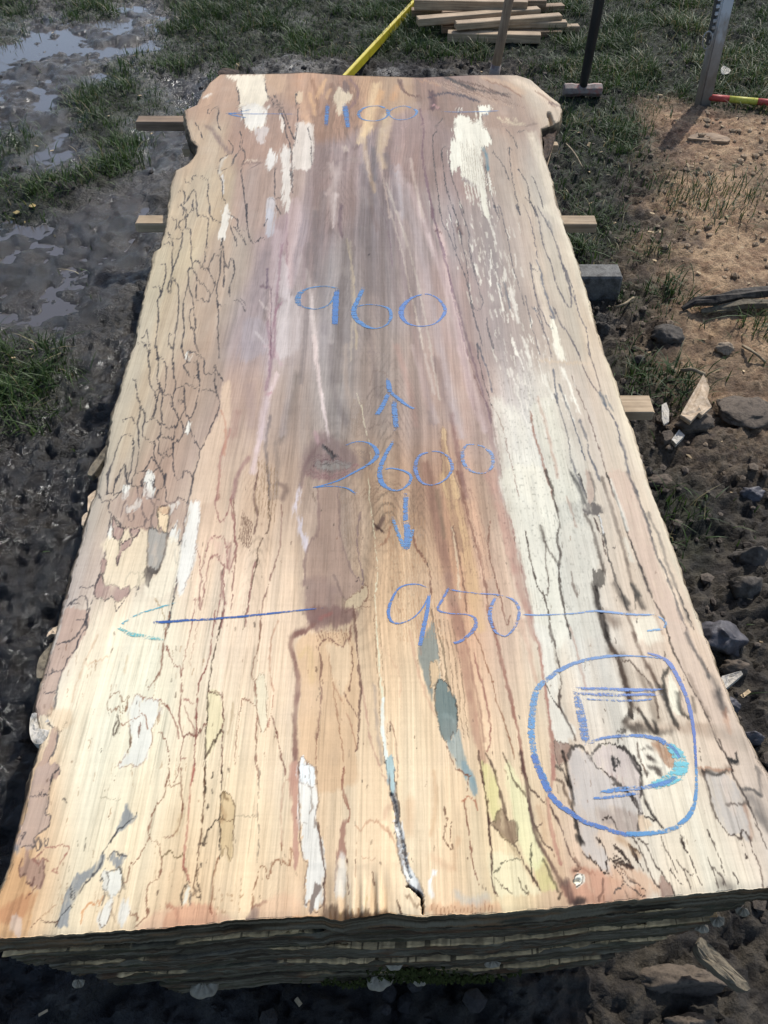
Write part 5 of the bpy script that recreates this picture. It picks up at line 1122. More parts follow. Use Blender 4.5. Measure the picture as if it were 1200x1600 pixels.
board.data.polygons.foreach_set('use_smooth', sm_)
# ================================================================== crayon figures on the face (flat marks, parts of the plank)
m_cray, nt, b_, out_ = nodes_of('blue_crayon')
a_ = N(nt, 'ShaderNodeAttribute', attribute_name='Col')
nt.links.new(a_.outputs['Color'], b_.inputs['Base Color'])
b_.inputs['Roughness'].default_value = .5
cov = N(nt, 'ShaderNodeAttribute', attribute_name='cov')
n1 = noise_node(nt, 1.0, (26, 250, 1), 2, .6)
n2 = noise_node(nt, 300, (1, 1, 1), 2, .6)
ad = N(nt, 'ShaderNodeMath', operation='ADD'); nt.links.new(n1.outputs[0], ad.inputs[0]); nt.links.new(n2.outputs[0], ad.inputs[1])
a2 = N(nt, 'ShaderNodeMath', operation='ADD'); nt.links.new(ad.outputs[0], a2.inputs[0]); nt.links.new(cov.outputs['Fac'], a2.inputs[1])
mr = N(nt, 'ShaderNodeMapRange'); mr.inputs['From Min'].default_value = 1.28; mr.inputs['From Max'].default_value = 1.62; mr.inputs['To Max'].default_value = .92
nt.links.new(a2.outputs[0], mr.inputs['Value'])
nt.links.new(mr.outputs[0], b_.inputs['Alpha'])
BLUE, DEEP, TEAL = (62, 116, 184), (46, 92, 170), (124, 192, 210)
class Marks:
    def __init__(s): s.v, s.f, s.c, s.k, s.n = [], [], [], [], 0
    def stroke(s, f, txt, w, col=BLUE, cv=.62, z=.00055):
        cv = cv + .015
        p = pts(f, txt)
        w = np.asarray(w if hasattr(w, '__len__') else [w] * len(p), float)
        w = np.interp(np.linspace(0, 1, len(p)), np.linspace(0, 1, len(w)), w)
        x, y = at(*p.T); ww = w * 1.2 * mpp(p[:, 1])
        A = catmull(np.column_stack([x, y, ww]), 7)
        d = np.gradient(A[:, :2], axis=0); d /= np.linalg.norm(d, axis=1)[:, None] + 1e-9
        nrm = np.stack([-d[:, 1], d[:, 0]], 1)
        m = len(A)
        for j, q in enumerate((-.62, -.42, 0, .42, .62)):
            e = A[:, :2] + nrm * (A[:, 2] * q)[:, None]
            s.v.append(np.column_stack([e, np.full(m, SLAB_Z + z + .000012 * (len(s.v) // 5))]))
            s.c.append(np.tile(alb(np.array(col) * [.66, .95, .92]), (m, 1)) * (1 + .12 * vnoise(A[:, :1] * 300, A[:, 1:2] * 300, 5)))
            edge = (.0, .85, 1, .85, .0)[j]
            ends = np.clip(np.minimum(np.arange(m), np.arange(m)[::-1]) / 2.0, .3, 1)
            s.k.append(cv * edge * ends)
        i = np.arange(m - 1)
        for j in range(4):
            b0 = s.n + j * m
            s.f.append(np.stack([b0 + i, b0 + i + 1, b0 + m + i + 1, b0 + m + i], 1)[:, ::-1])
        s.n += 5 * m
        return s
    def build(s, name, label):
        o = mesh_np(name, np.vstack(s.v), np.vstack(s.f), m_cray, None, np.vstack(s.c), True, {'cov': np.concatenate(s.k)})
        o['label'] = label
        return under(slab1, o)
M_ = Marks()
M_.stroke('A', '945,228 940,300 935,368', 5.5, BLUE, .55).stroke('A', '1045,232 1055,310 1066,384', [8, 7, 5], BLUE, .6)
M_.stroke('B', '150,246 110,232 40,240 2,272 20,304 90,315 150,296 165,266 152,246', [5, 2, 3, 5, 3, 2, 3, 5, 4], (88, 130, 192), .55)
M_.stroke('B', '300,245 250,232 190,248 168,275 195,302 250,308 305,290 322,262 300,245', [4, 1.6, 2, 3, 2, 2, 2, 4, 4], (100, 132, 190), .6)
M_.build('crayon_number', 'blue crayon figure 1100')
Marks().stroke('A', '345,290 450,293 620,293 780,295', [3.5, 2.4, 1.8, 1.2], (92, 120, 190), .55).stroke('A', '345,290 420,284 505,264', [3, 4, 2], (120, 142, 200), .45).stroke('A', '345,290 440,311 472,316', [3, 4, 2], (110, 134, 196), .45).build('crayon_arrow', 'blue crayon arrow left of the figure 1100')
Marks().stroke('B', '440,262 560,266 700,262 790,258', [1.5, 1.8, 2, 1.6], (104, 120, 176), .6).stroke('B', '690,292 740,268', 4, (120, 150, 190), .35).build('crayon_arrow', 'faint blue crayon arrow right of the figure 1100')
M_ = Marks()
M_.stroke('D', '330,490 250,478 160,490 110,518 95,562 120,596 200,611 270,590 305,545 326,492', [3, 2, 3, 7, 8, 4, 2.5, 2.5, 3, 3], (84, 128, 186), .55)
M_.stroke('D', '325,488 316,600 312,722', [6, 8, 7.5], (64, 112, 184), .72)
M_.stroke('D', '482,482 450,550 424,615 436,668 490,710 550,725 612,706 641,660 630,612 580,592 500,585 430,600', [5.5, 6, 7, 7.5, 6, 2, 2.5, 4.5, 4, 2.2, 1.6, 2.5], (74, 124, 190), .66)
M_.stroke('D', '830,524 760,548 710,598 703,650 738,695 810,712 890,700 940,660 958,612 922,556 870,527 830,524', [2, 4, 7, 7, 4, 2, 2, 4, 5, 3.5, 2, 2], (66, 112, 190), .66)
M_.build('crayon_number', 'blue crayon figure 960')
Marks().stroke('G', '822,205 830,250 840,300', [4, 7, 6], BLUE, .7).stroke('G', '860,342 868,430 878,535', [7, 7.5, 7], BLUE, .66).stroke('G', '832,288 795,370 750,442', [6, 6.5, 6.5], BLUE, .66).stroke('G', '832,285 900,340 950,378 995,398', [5, 5, 4, 3], BLUE, .72).build('crayon_arrow', 'blue crayon arrow pointing up above the figure 2600')
M_ = Marks()
M_.stroke('G', '556,626 620,603 690,605 742,638 756,690 700,745 600,800 500,850 355,890', [1.2, 1.6, 2, 5.5, 6, 4, 3, 2.5, 2], BLUE, .66).stroke('G', '358,889 450,880 560,890 628,928', [2.5, 1.8, 2, 4.5], BLUE, .64)
M_.stroke('G', '864,588 812,680 776,770 782,850 830,895 890,906 950,870 969,820 930,786 850,768 800,776', [4, 5.5, 6.5, 7, 5, 2.5, 4, 4, 3, 2, 2], BLUE, .68)
M_.stroke('G', '1090,662 1020,692 996,770 1030,850 1100,872 1180,840 1226,770 1204,700 1150,666 1090,662', [2, 4, 6, 4, 2, 2.5, 4.5, 4, 2.5, 2], (76, 108, 180), .6)
M_.stroke('H', '240,582 190,582 162,620 168,690 215,738 290,746 335,705 332,640 285,596 240,582', [2, 3, 5.5, 5.5, 4, 2.5, 5, 5.5, 3, 2], (84, 120, 186), .52)
M_.build('crayon_number', 'blue crayon figure 2600')
Marks().stroke('J', '1098,125 1094,220 1096,310', [7, 6.5, 7], BLUE, .6).stroke('J', '1096,300 1108,380 1100,490', [7, 9, 7], BLUE, .68).stroke('J', '1008,262 1050,380 1094,484', [4, 5, 6], (90, 132, 190), .52).stroke('J', '1146,335 1128,400 1104,486', [3, 5, 5], (90, 132, 190), .48).build('crayon_arrow', 'blue crayon arrow pointing down below the figure 2600')
M_ = Marks()
M_.stroke('X', '670,919 650,913 625,918 611,940 607,958 612,971 625,974 645,966 661,949 671,929', [1.6, 2, 2.6, 4, 4.5, 3.5, 2, 1.8, 2, 2.5], (66, 112, 188), .64)
M_.stroke('X', '671,926 668,952 661,985 655,1015', [4, 5, 6, 5.5], (62, 112, 188), .68)
M_.stroke('K', '325,715 290,780 258,850 330,874 440,882 488,908 490,960 450,1010 390,1052 350,1060', [4, 3.5, 3.5, 2, 2, 4.5, 6, 4.5, 4, 3], (76, 102, 180), .6).stroke('K', '320,724 450,745 600,755 655,760', [2, 2.4, 2, 2], (76, 102, 180), .58)
M_.stroke('K', '600,760 680,768 738,800 765,860 742,950 690,1012 650,1010 610,980 582,900 590,830 622,768', [2, 2, 4, 4.5, 4, 2, 2, 4, 5.5, 5, 3], (72, 108, 184), .56)
M_.build('crayon_number', 'blue crayon figure 950')
Marks().stroke('X', '239,973 300,969 360,965 430,958 512,949', [4, 4, 3.5, 3, 1.5], DEEP, .62).stroke('X', '282,940 247,950 212,962 185,979', [2, 3, 3, 4], (140, 190, 212), .45).stroke('X', '183,979 200,989 227,995 257,999', [5, 6, 6, 4], (150, 200, 208), .45).build('crayon_arrow', 'long blue crayon arrow left of the figure 950')
Marks().stroke('X', '815,960 842,961 895,959 932,955 985,960 1027,961', [2, 2.6, 2.4, 3, 3.6, 2.2], BLUE, .64).stroke('X', '1025,961 1040,972 1037,983', [2, 4, 3], (92, 140, 200), .55).stroke('X', '1036,983 1020,985 1008,987', [3, 3.5, 2], (96, 144, 200), .55).stroke('X', '948,941 985,948', [1.6, 2], (100, 140, 190), .4).build('crayon_arrow', 'long blue crayon arrow right of the figure 950')
M_ = Marks()
M_.stroke('P', '720,170 690,160 560,150 430,152 290,178 180,225 105,280', [2.5, 2.5, 2.2, 4, 5, 6, 6.5], BLUE, .62).stroke('P', '108,276 65,325 45,400 34,540 45,640 70,720 105,800 135,872', [6, 8, 9, 9, 8.5, 8.5, 8, 8], (84, 140, 200), .56)
M_.stroke('U', '425,-20 455,70 480,130 540,260 600,340 720,430 800,480 950,530 1080,570 1195,572', [8, 8, 8, 8, 8, 7, 6, 6, 6, 6], (60, 106, 186), .62)
M_.stroke('V', '80,712 150,716 250,714 400,690 500,650 590,560 630,450 640,300 635,150 622,-10', [6, 6, 6, 6, 6, 6, 5, 4, 3.4, 3.4], (84, 140, 200), .62).stroke('P', '893,745 885,600 870,480 840,360 790,250 745,180 690,150 620,128', [3, 3.5, 5, 5.5, 6, 6, 4, 3], (56, 92, 178), .72)
M_.build('crayon_ring', 'blue crayon ring round the figure 5')
M_ = Marks()
M_.stroke('P', '262,322 285,420 305,520 322,615', [8, 11, 12, 10], (72, 114, 186), .5).stroke('P', '250,318 420,322 600,328 728,326', [3.5, 5, 5, 3], (66, 108, 190), .56).stroke('P', '262,345 420,352 560,354 715,350', [3, 5, 5, 3], (62, 102, 186), .58).stroke('P', '290,372 430,380 560,384 690,372', [2, 3, 3, 2], (76, 112, 186), .5)
M_.stroke('P', '320,606 430,574 560,565 680,578 745,610', [4.5, 4, 4, 6, 9], (66, 112, 188), .6).stroke('P', '735,604 790,655 812,710 795,760 740,800 650,832', [9, 16, 19, 17, 15, 9], TEAL, .58).stroke('P', '700,585 770,630 820,700', [4, 5, 4], (70, 120, 190), .5)
M_.stroke('P', '800,770 720,815 620,835 520,848 398,862', [5, 6, 5, 4, 2.5], (78, 126, 200), .52).stroke('U', '905,270 1000,245 1100,235 1200,225', [2.5, 3, 3.5, 4], (84, 134, 200), .5).stroke('U', '840,312 960,305 1080,290 1200,268', [3, 3.6, 4, 4.5], (72, 120, 196), .56)
M_.build('crayon_number', 'blue crayon figure 5 inside a ring')

# ================================================================== bark left on the edges of the top plank
m_bark = solid_mat('weathered_bark', (70, 62, 54), (128, 118, 100), 60, (1, 1, 2), .9, .2, 0, .8, .004, (96, 84, 68))
m_barkd = solid_mat('dark_bark', (44, 36, 32), (92, 74, 60), 70, (1, 1, 1), .9, .25, 0, .8, .004)
m_pale = solid_mat('pale_rotten_wood', (150, 142, 128), (210, 202, 188), 70, (2, 1, 1), .85, .2, 0, .8, .004, (120, 120, 122))
m_tan = solid_mat('tan_bark_inside', (178, 154, 126), (222, 200, 172), 90, (1, 1, 1), .85, .2, 0, .7, .003)
def plate(name, P, ztop, thick, mat, parent=None, rough=.003, seed=1, n=3, tilt=(0, 0)):
    """a slab of bark or stone: outline in photograph pixels at height ztop, real thickness, uneven faces"""
    P = np.asarray(P, float)
    x, y = at(P[:, 0], P[:, 1], ztop)
    Q = np.stack([x, y], 1)
    area = np.sum(Q[:, 0] * np.roll(Q[:, 1], -1) - Q[:, 1] * np.roll(Q[:, 0], -1))
    if area < 0: Q = Q[::-1]
    Q = catmull(Q, n, True); m = len(Q); c = Q.mean(0)
    Q = Q + rough * .6 * np.stack([vnoise(np.arange(m) * .9, np.zeros(m), seed), vnoise(np.arange(m) * .9 + 50, np.zeros(m), seed)], 1)
    vs = []; rings = (1.0, .97, .72, .42)
    for r in rings:
        q = c + (Q - c) * r
        h = ztop + rough * 1.6 * fbm(q[:, 0] * 45, q[:, 1] * 45, 3, seed) - (thick * .22 if r == 1.0 else 0)
        vs.append(np.column_stack([q, h]))
    vs.append(np.array([[c[0], c[1], ztop]]))
    lo = c + (Q - c) * .93
    vs.append(np.column_stack([lo, ztop - thick + rough * fbm(lo[:, 0] * 40, lo[:, 1] * 40, 2, seed + 3)]))
    v = np.vstack(vs)
    v[:, 2] += (v[:, 0] - c[0]) * tilt[0] + (v[:, 1] - c[1]) * tilt[1]
    f = []
    for k in range(3):
        for i in range(m):
            j = (i + 1) % m
            f.append([k * m + i, k * m + j, (k + 1) * m + j, (k + 1) * m + i])
    for i in range(m): f.append([3 * m + i, 3 * m + (i + 1) % m, 4 * m])
    b0 = 4 * m + 1
    for i in range(m):
        j = (i + 1) % m
        f.append([b0 + i, b0 + j, j, i])
    f.append([b0 + i for i in range(m)][::-1])
    o = mesh_np(name, v, f, mat, None, None, False)
    if parent: under(parent, o)
    return o
plate('bark_flake', [(845, 199), (865, 194), (873, 189), (867, 214), (858, 242), (848, 248), (850, 222)], SLAB_Z - .022, .02, m_barkd, slab1, .004, 3)
plate('bark_flake', [(138, 745), (147, 741), (173, 700), (170, 692), (152, 716), (138, 738)], SLAB_Z - .012, .012, m_bark, slab1, .003, 4)
plate('bark_flake', [(136, 798), (138, 776), (151, 764), (150, 784), (143, 798)], SLAB_Z - .010, .02, m_tan, slab1, .003, 5)
plate('bark_flake', [(127, 820), (130, 803), (141, 799), (138, 819)], SLAB_Z - .012, .02, m_tan, slab1, .003, 6)
plate('bark_flake', [(46, 1122), (56, 1113), (76, 1118), (79, 1140), (72, 1160), (56, 1164), (47, 1150)], SLAB_Z - .003, .03, m_pale, slab1, .005, 7)
plate('bark_flake', [(57, 1060), (63, 1030), (74, 1011), (88, 1002), (82, 1030), (72, 1057)], SLAB_Z - .008, .025, m_bark, slab1, .004, 8)
plate('bark_flake', [(72, 994), (76, 985), (85, 977), (94, 977), (90, 990), (80, 990)], SLAB_Z - .010, .008, m_tan, slab1, .003, 9)
plate('bark_flake', [(340, 113), (352, 105), (372, 108), (370, 117), (350, 120)], SLAB_Z - .02, .02, m_barkd, slab1, .004, 10)

# ================================================================== the planks below: only their near ends show
m_end = attr_mat('weathered_plank', .82, .25, [(1.0, (30, 60, 520), .6, 1.25)], [(1.0, (40, 60, 480), .7, .004), (130, (1, 1, 1), .6, .004)])
vf2_f = edge_fn([p for p in F_EDGE if not 480 < p[0] < 640], 'u')
def lower_plank(label, pxl, pxr, z1, z0, prot, seed, bare):
    NCx = 680
    yA = lambda x: vf2_f(x) - prot
    xl, _ = at(pxl, 1455, z1); xr, _ = at(pxr, 1455, z1)
    s = np.linspace(0, 1, NCx)
    prof = [('b', 2.3, z0), ('b', .5, z0), ('f', 0, 0.0)] + [('f', 0, q) for q in np.linspace(.04, .97, 20)] + [('f', 0, 1.0), ('t', .0025, z1), ('t', .006, z1), ('t', .011, z1), ('t', .02, z1), ('t', .1, z1), ('t', 2.3, z1)]
    vs, cs = [], []
    dark1, dark2, tanc = alb((76, 64, 48)), alb((128, 118, 98)), alb((236, 200, 146))
    for (k, d, q) in prof:
        x = xl + s * (xr - xl)
        yf = yA(x) - .0007 * fbm(x * 11, x * 0 + seed, 3, seed + 11)
        for st_ in (-.075, .15, .02 + .1 * math.sin(seed)): yf = yf - .0014 * math.sin(seed + st_ * 90) * sstep(st_ - .003, st_ + .003, x)
        if k == 'f':
            z = z0 + (z1 - z0) * q
            zl = np.full_like(x, z)
            y = yf - .0014 * fbm(x * 14, zl * 150, 4, seed) - .0018 * fbm(x * 70, zl * 420, 3, seed + 1) + .006 * (q < .02) + .007 * np.clip(3 * fbm(x * 13, np.full_like(x, z * 70), 3, seed + 13) - 1.0, 0, 1)
            zz = z + .0005 * fbm(x * 40, x * 0 + q * 3, 2, seed + 2) * (q > .05)
        else:
            y = yf + d; zz = np.full_like(x, q) + (.0006 * fbm(x * 60, x * 0 + d * 90, 3, seed + 2) if k == 't' else 0)
        dxl = ul_f(y) - ul_f(yf[0]); dxr = ur_f(y) - ur_f(yf[-1])
        xx = x + dxl * (1 - s) + dxr * s - (zz - z1) * .35 * (np.clip(1 - s / .04, 0, 1) - np.clip(1 - (1 - s) / .04, 0, 1))
        vs.append(np.column_stack([xx, y, zz]))
        zm = np.full_like(x, float(np.mean(zz)))
        st = np.clip(.5 + 1.4 * fbm(x * 6, zm * 420, 4, seed + 5), 0, 1)[:, None]
        c = dark1 + st * (dark2 - dark1)
        green = np.clip(1.8 * fbm(x * 9, zm * 120, 3, seed + 6) - .1, 0, 1)[:, None]
        c = c + .5 * green * (alb((78, 78, 50)) - c)
        blot = np.clip(2.4 * fbm(x * 17, zm * 160, 3, seed + 12) - .55, 0, 1)[:, None]
        c = c + blot * (alb((112, 84, 60)) - c)
        hole = np.clip(3 * fbm(x * 13, zm * 70, 3, seed + 13) - 1.15, 0, 1)[:, None]
        c = c * (1 - .75 * hole)
        on = sstep(-.05, .03, fbm(x * 5, x * 0 + seed, 3, seed + 7) + bare + .10 * np.sign(x - .02))
        cut = 1 - .75 * (np.abs(vnoise(x * 55, x * 0 + seed, seed + 8)) < .022 + .03 * (vnoise(x * 9, x * 0, seed + 14) > .2))
        tick = cut * np.clip(.85 + .5 * vnoise(x * 260, x * 0, seed + 9), .4, 1.1) * (.85 + .5 * vnoise(x * 26, x * 0, seed + 10))
        if k == 't' or (k == 'f' and q > .955):
            c = c + on[:, None] * (tanc * tick[:, None] - c) if not (k == 't' and d > .05) else np.tile(alb((138, 122, 100)), (len(x), 1))
        cs.append(c)
    nr = len(prof)
    v = np.vstack(vs); f = grid_faces(nr, NCx)
    a = np.arange(nr) * NCx
    f = f.tolist() + [a.tolist(), (a + NCx - 1)[::-1].tolist()]
    root = empty('stacked_plank', (0, float(yA(0.0)), z0))
    tag(root, label, 'wood slab', 'planks stacked under the top one')
    under(root, mesh_np('sawn_board', v, f, m_end, None, np.vstack(cs)))
    return root
Z1 = SLAB_Z - T1
planks = [lower_plank('second plank from the top, dark weathered end directly under the marked one', 14, 1186, Z1 - .025, Z1 - .085, .000, 401, .06),
          lower_plank('third plank from the top, weathered end with tan broken rim', 90, 1128, Z1 - .088, Z1 - .150, .0025, 431, .10),
          lower_plank('fourth plank from the top, mossy dark end with short tan rim', 165, 1040, Z1 - .153, Z1 - .213, .005, 461, .04),
          lower_plank('lowest plank of the stack, nearly black end above the mud', 262, 955, Z1 - .216, Z1 - .275, .0075, 491, -.02)]
m_fung, nt, b_, out_ = nodes_of('bracket_fungus')
n1 = noise_node(nt, 60, (1, 1, 1), 4, .6)
r1 = ramp(nt, n1.outputs[0], [(.3, tuple(alb((122, 110, 90)))), (.55, tuple(alb((168, 156, 134)))), (.75, tuple(alb((128, 114, 94))))])
nt.links.new(r1.outputs[0], b_.inputs['Base Color']); b_.inputs['Roughness'].default_value = .8
bump(nt, b_, n1.outputs[0], .5, .002)
def fungus(k, px, py, w, d, h, seed, lift=.0):
    """half-round shelf growing out of a plank end"""
    root = planks[k]
    z = {0: Z1 - .055, 1: Z1 - .12, 2: Z1 - .185, 3: Z1 - .245}[k] + lift
    w, d, h = w * .78, d * .7, h * .7
    x, _ = at(px, py, z); y = float(vf_f(x)) - (.000, .0025, .005, .0075)[k] + .004
    vs, f = [], []
    na, nr_ = 24, 6
    for j in range(nr_):
        r = (j + 1) / nr_
        for i in range(na):
            a = math.pi * i / (na - 1)
            wob = 1 + .05 * math.sin(a * 3 + seed) * r + .03 * math.sin(a * 7 + seed * 2) * r
            vs.append((x + w * .5 * r * wob * math.cos(a), y - d * r * wob * math.sin(a) ** .6, z + h * (1 - r * r) + .0015 * math.sin(7 * a + seed)))
    st = len(vs)
    for i in range(na):
        a = math.pi * i / (na - 1)
        wob = 1 + .05 * math.sin(a * 3 + seed) + .03 * math.sin(a * 7 + seed * 2)
        vs.append((x + w * .46 * wob * math.cos(a), y - d * .9 * wob * math.sin(a) ** .6, z - h * .5))
    vs += [(x, y, z + h), (x, y, z - h)]
    for j in range(nr_ - 1):
        for i in range(na - 1): f.append([j * na + i, j * na + i + 1, (j + 1) * na + i + 1, (j + 1) * na + i][::-1])
    for i in range(na - 1):
        f.append([st - na + i, st - na + i + 1, st + i + 1, st + i][::-1]); f.append([st + na, i, i + 1][::-1][::-1]); f.append([st + na + 1, st + i + 1, st + i])
    under(root, mesh_np('bracket_fungus', vs, f, m_fung, None, None, True))
for a in ((3, 318, 1548, .050, .030, .010, 1.0, .012), (3, 592, 1545, .052, .034, .012, 2.1, .0), (2, 616, 1520, .036, .020, .008, 3.3, .01), (3, 655, 1548, .034, .020, .007, 4.0, -.015), (2, 128, 1512, .020, .014, .005, .5, .0),
          (1, 1118, 1428, .024, .016, .005, 1.7, .034), (0, 1160, 1424, .022, .014, .006, 5.1, -.005), (1, 1098, 1456, .026, .014, .006, 4.4, .0), (2, 770, 1516, .03, .015, .007, .9, -.01)):
    fungus(*a)
m_moss = solid_mat('moss', (44, 50, 22), (84, 88, 46), 200, (1, 1, 1), .95, .1, 0, .9, .004)
def moss(k, px, w, z, seed):
    x0, _ = at(px, 1530, z); vs, f = [], []
    r2 = np.random.default_rng(seed)
    for i in range(150):
        x = x0 + r2.normal(0, w / 2.4); zz = z + r2.normal(0, .008); y = float(vf_f(x)) - (.000, .0025, .005, .0075)[k] - r2.uniform(.002, .006)
        a = r2.uniform(0, 6.28); l = r2.uniform(.002, .0045); b = len(vs)
        vs += [(x + l * math.cos(a), y, zz + l * math.sin(a)), (x + l * math.cos(a + 2.1), y - l, zz + l * math.sin(a + 2.1)), (x + l * math.cos(a + 4.2), y, zz + l * math.sin(a + 4.2)), (x, y - l * 1.5, zz)]
        f += [[b, b + 1, b + 3], [b + 1, b + 2, b + 3], [b + 2, b, b + 3]]
    o = under(planks[k], mesh_np('moss', vs, f, m_moss, None, None, False)); o['kind'] = 'stuff'
moss(3, 672, .10, Z1 - .235, 5); moss(2, 645, .06, Z1 - .20, 6); moss(3, 730, .08, Z1 - .25, 7); moss(3, 560, .07, Z1 - .25, 8)

# ------------------------------------------------------------------ stickers between the planks and the bearer under the stack
def wood_mat(name, c1, c2, c3, ax=0, rough=.75):
    m, nt, b, out = nodes_of(name)
    vec = [160, 160, 160]; vec[ax] = 7
    n = noise_node(nt, 1.0, tuple(vec), 5, .6)
    n2 = noise_node(nt, 9, (1, 1, 1), 4, .6)
    r = ramp(nt, n.outputs[0], [(.3, tuple(alb(c1))), (.55, tuple(alb(c2))), (.75, tuple(alb(c3)))])
    r2 = ramp(nt, n2.outputs[0], [(.3, (.62, .6, .58)), (.65, (1.08, 1.06, 1.04))])
    nt.links.new(mul(nt, r.outputs[0], r2.outputs[0]), b.inputs['Base Color'])
    b.inputs['Roughness'].default_value = rough; b.inputs['Specular IOR Level'].default_value = .25
    bump(nt, b, n.outputs[0], .5, .0015)
    return m
m_batten = wood_mat('batten_wood', (160, 138, 110), (198, 174, 142), (218, 196, 164))
m_batten2 = wood_mat('grey_batten_wood', (116, 98, 80), (150, 128, 106), (172, 150, 126))
m_offcut = wood_mat('offcut_wood', (150, 128, 102), (190, 166, 136), (212, 190, 160))
m_offcut2 = wood_mat('dull_offcut_wood', (118, 98, 78), (164, 138, 110), (186, 160, 130))
def beam(name, A, B, w, h, mat, seed=0, bev=.0025, roll=0.0):
    """sawn timber from A to B (centre of the underside), local X along it"""
    A, B = Vector(A), Vector(B); L = (B - A).length
    r2 = random.Random(seed)
    bm = bmesh.new()
    bmesh.ops.create_cube(bm, size=1)
    bmesh.ops.scale(bm, vec=(L, w, h), verts=bm.verts)
    bmesh.ops.translate(bm, vec=(L / 2, 0, h / 2), verts=bm.verts)
    bmesh.ops.bevel(bm, geom=bm.edges[:], offset=bev, segments=1, affect='EDGES')
    for v in bm.verts: v.co += Vector((r2.uniform(-1, 1) * .002, r2.uniform(-1, 1) * .0012, r2.uniform(-1, 1) * .001))
    o = obj_bm(name, bm, mat)
    d = (B - A).normalized()
    o.location = A
    o.rotation_euler = (Matrix.Rotation(roll, 4, d) @ d.to_track_quat('X', 'Z').to_matrix().to_4x4()).to_euler()
    return o
zs0 = Z1 - .025
def sticker(pl, pr, py, w, label, mat, h=.024, pyr=None, z=None):
    z = zs0 if z is None else z
    a = V(pl, py, z + h); b = V(pr, pyr or py, z + h)
    a.z = b.z = z
    o = beam('sticker', a, b, w, h, mat, int(pl))
    return tag(o, label, 'batten', 'stickers between the planks')
sticker(214, 931, 343, .046, 'pale batten crossing under the plank, showing on both sides below the white rot', m_batten)
sticker(214, 420, 186, .05, 'dull brown batten sticking out left near the far end', m_batten2, .026)
sticker(760, 1019, 630, .052, 'clean pale batten sticking out right of the plank beside the bark chips', m_batten)
sticker(286, 400, 228, .04, 'short batten end in the notch at the far left corner', m_batten, .024, 228, zs0 - .03)
sticker(800, 872, 224, .03, 'batten tip showing in the notch at the far right corner', m_batten, .024, 224, zs0 - .03)
m_conc, nt, b_, out_ = nodes_of('muddy_concrete')
n1 = noise_node(nt, 26, (1, 1, 1), 6, .65); n2 = noise_node(nt, 240, (1, 1, 1), 3, .6)
r1 = ramp(nt, n1.outputs[0], [(.36, tuple(alb((70, 66, 60)))), (.5, tuple(alb((112, 110, 106)))), (.7, tuple(alb((140, 138, 132))))])
r2 = ramp(nt, n2.outputs[0], [(.3, (.7,) * 3), (.7, (1.1,) * 3)])
nt.links.new(mul(nt, r1.outputs[0], r2.outputs[0]), b_.inputs['Base Color']); b_.inputs['Roughness'].default_value = .9
bump(nt, b_, n2.outputs[0], .6, .003)
pA = V(966, 468, .0); blk = beam('concrete_bearer', (-.5, pA.y + .04, -.012), (pA.x, pA.y + .04, -.012), .08, .09, m_conc, 5, .006)
tag(blk, 'grey concrete bearer end sticking out right from under the stack', 'concrete block')
# ================================================================== tools and timber beyond the stack
def tube(name, P, rad, mat, parent=None, sides=14, caps=True, smooth=True, noise=0, seed=0):
    P = [Vector(p) for p in P]
    rad = rad if hasattr(rad, '__len__') else [rad] * len(P)
    vs, f = [], []
    for i, p in enumerate(P):
        d = (P[min(i + 1, len(P) - 1)] - P[max(i - 1, 0)]).normalized()
        u = d.cross(Vector((0.13, 1, .21))).normalized(); w = d.cross(u)
        for k in range(sides):
            a = 2 * math.pi * k / sides
            r = rad[i] * (1 + noise * float(vnoise(np.array([k * 1.3 + seed]), np.array([i * 1.1]), 3 + seed % 50)[0]) * 2)
            vs.append(p + (u * math.cos(a) + w * math.sin(a)) * r)
    n = len(P)
    for i in range(n - 1):
        for k in range(sides):
            l = (k + 1) % sides
            f.append([i * sides + k, i * sides + l, (i + 1) * sides + l, (i + 1) * sides + k])
    if caps:
        f.append(list(range(sides))[::-1]); f.append([(n - 1) * sides + k for k in range(sides)])
    o = mesh_np(name, [tuple(v) for v in vs], f, mat, None, None, smooth)
    if parent: under(parent, o)
    return o
# sledgehammer standing on its head
m_black = solid_mat('black_handle', (22, 22, 22), (46, 44, 42), 40, (1, 1, .3), .5, .4, 0, .3, .001)
m_head = solid_mat('worn_red_steel', (120, 84, 78), (150, 140, 132), 34, (1, 1, 1), .6, .4, .2, .3, .001, (170, 104, 92))
hb = V(908, 152, 0.0)
ham = empty('sledgehammer', (hb.x, hb.y, gz(hb.x, hb.y)))
tag(ham, 'sledgehammer with thick black handle standing upright on its faded head', 'hammer')
hz = ham.location.z + .028
tube('hammer_head', [(hb.x - .085, hb.y, hz), (hb.x - .082, hb.y, hz), (hb.x - .05, hb.y, hz), (hb.x - .03, hb.y, hz), (hb.x + .03, hb.y, hz), (hb.x + .05, hb.y, hz), (hb.x + .082, hb.y, hz), (hb.x + .085, hb.y, hz)], [.022, .027, .028, .025, .025, .028, .027, .022], m_head, ham, 8, True, False)
tube('handle', [(hb.x, hb.y, hz - .03), (hb.x, hb.y, hz + .04), (hb.x + .002, hb.y, hz + .2), (hb.x + .003, hb.y, hz + .35), (hb.x + .004, hb.y, hz + .49), (hb.x + .004, hb.y, hz + .51)], [.017, .019, .022, .022, .021, .015], m_black, ham, 14)
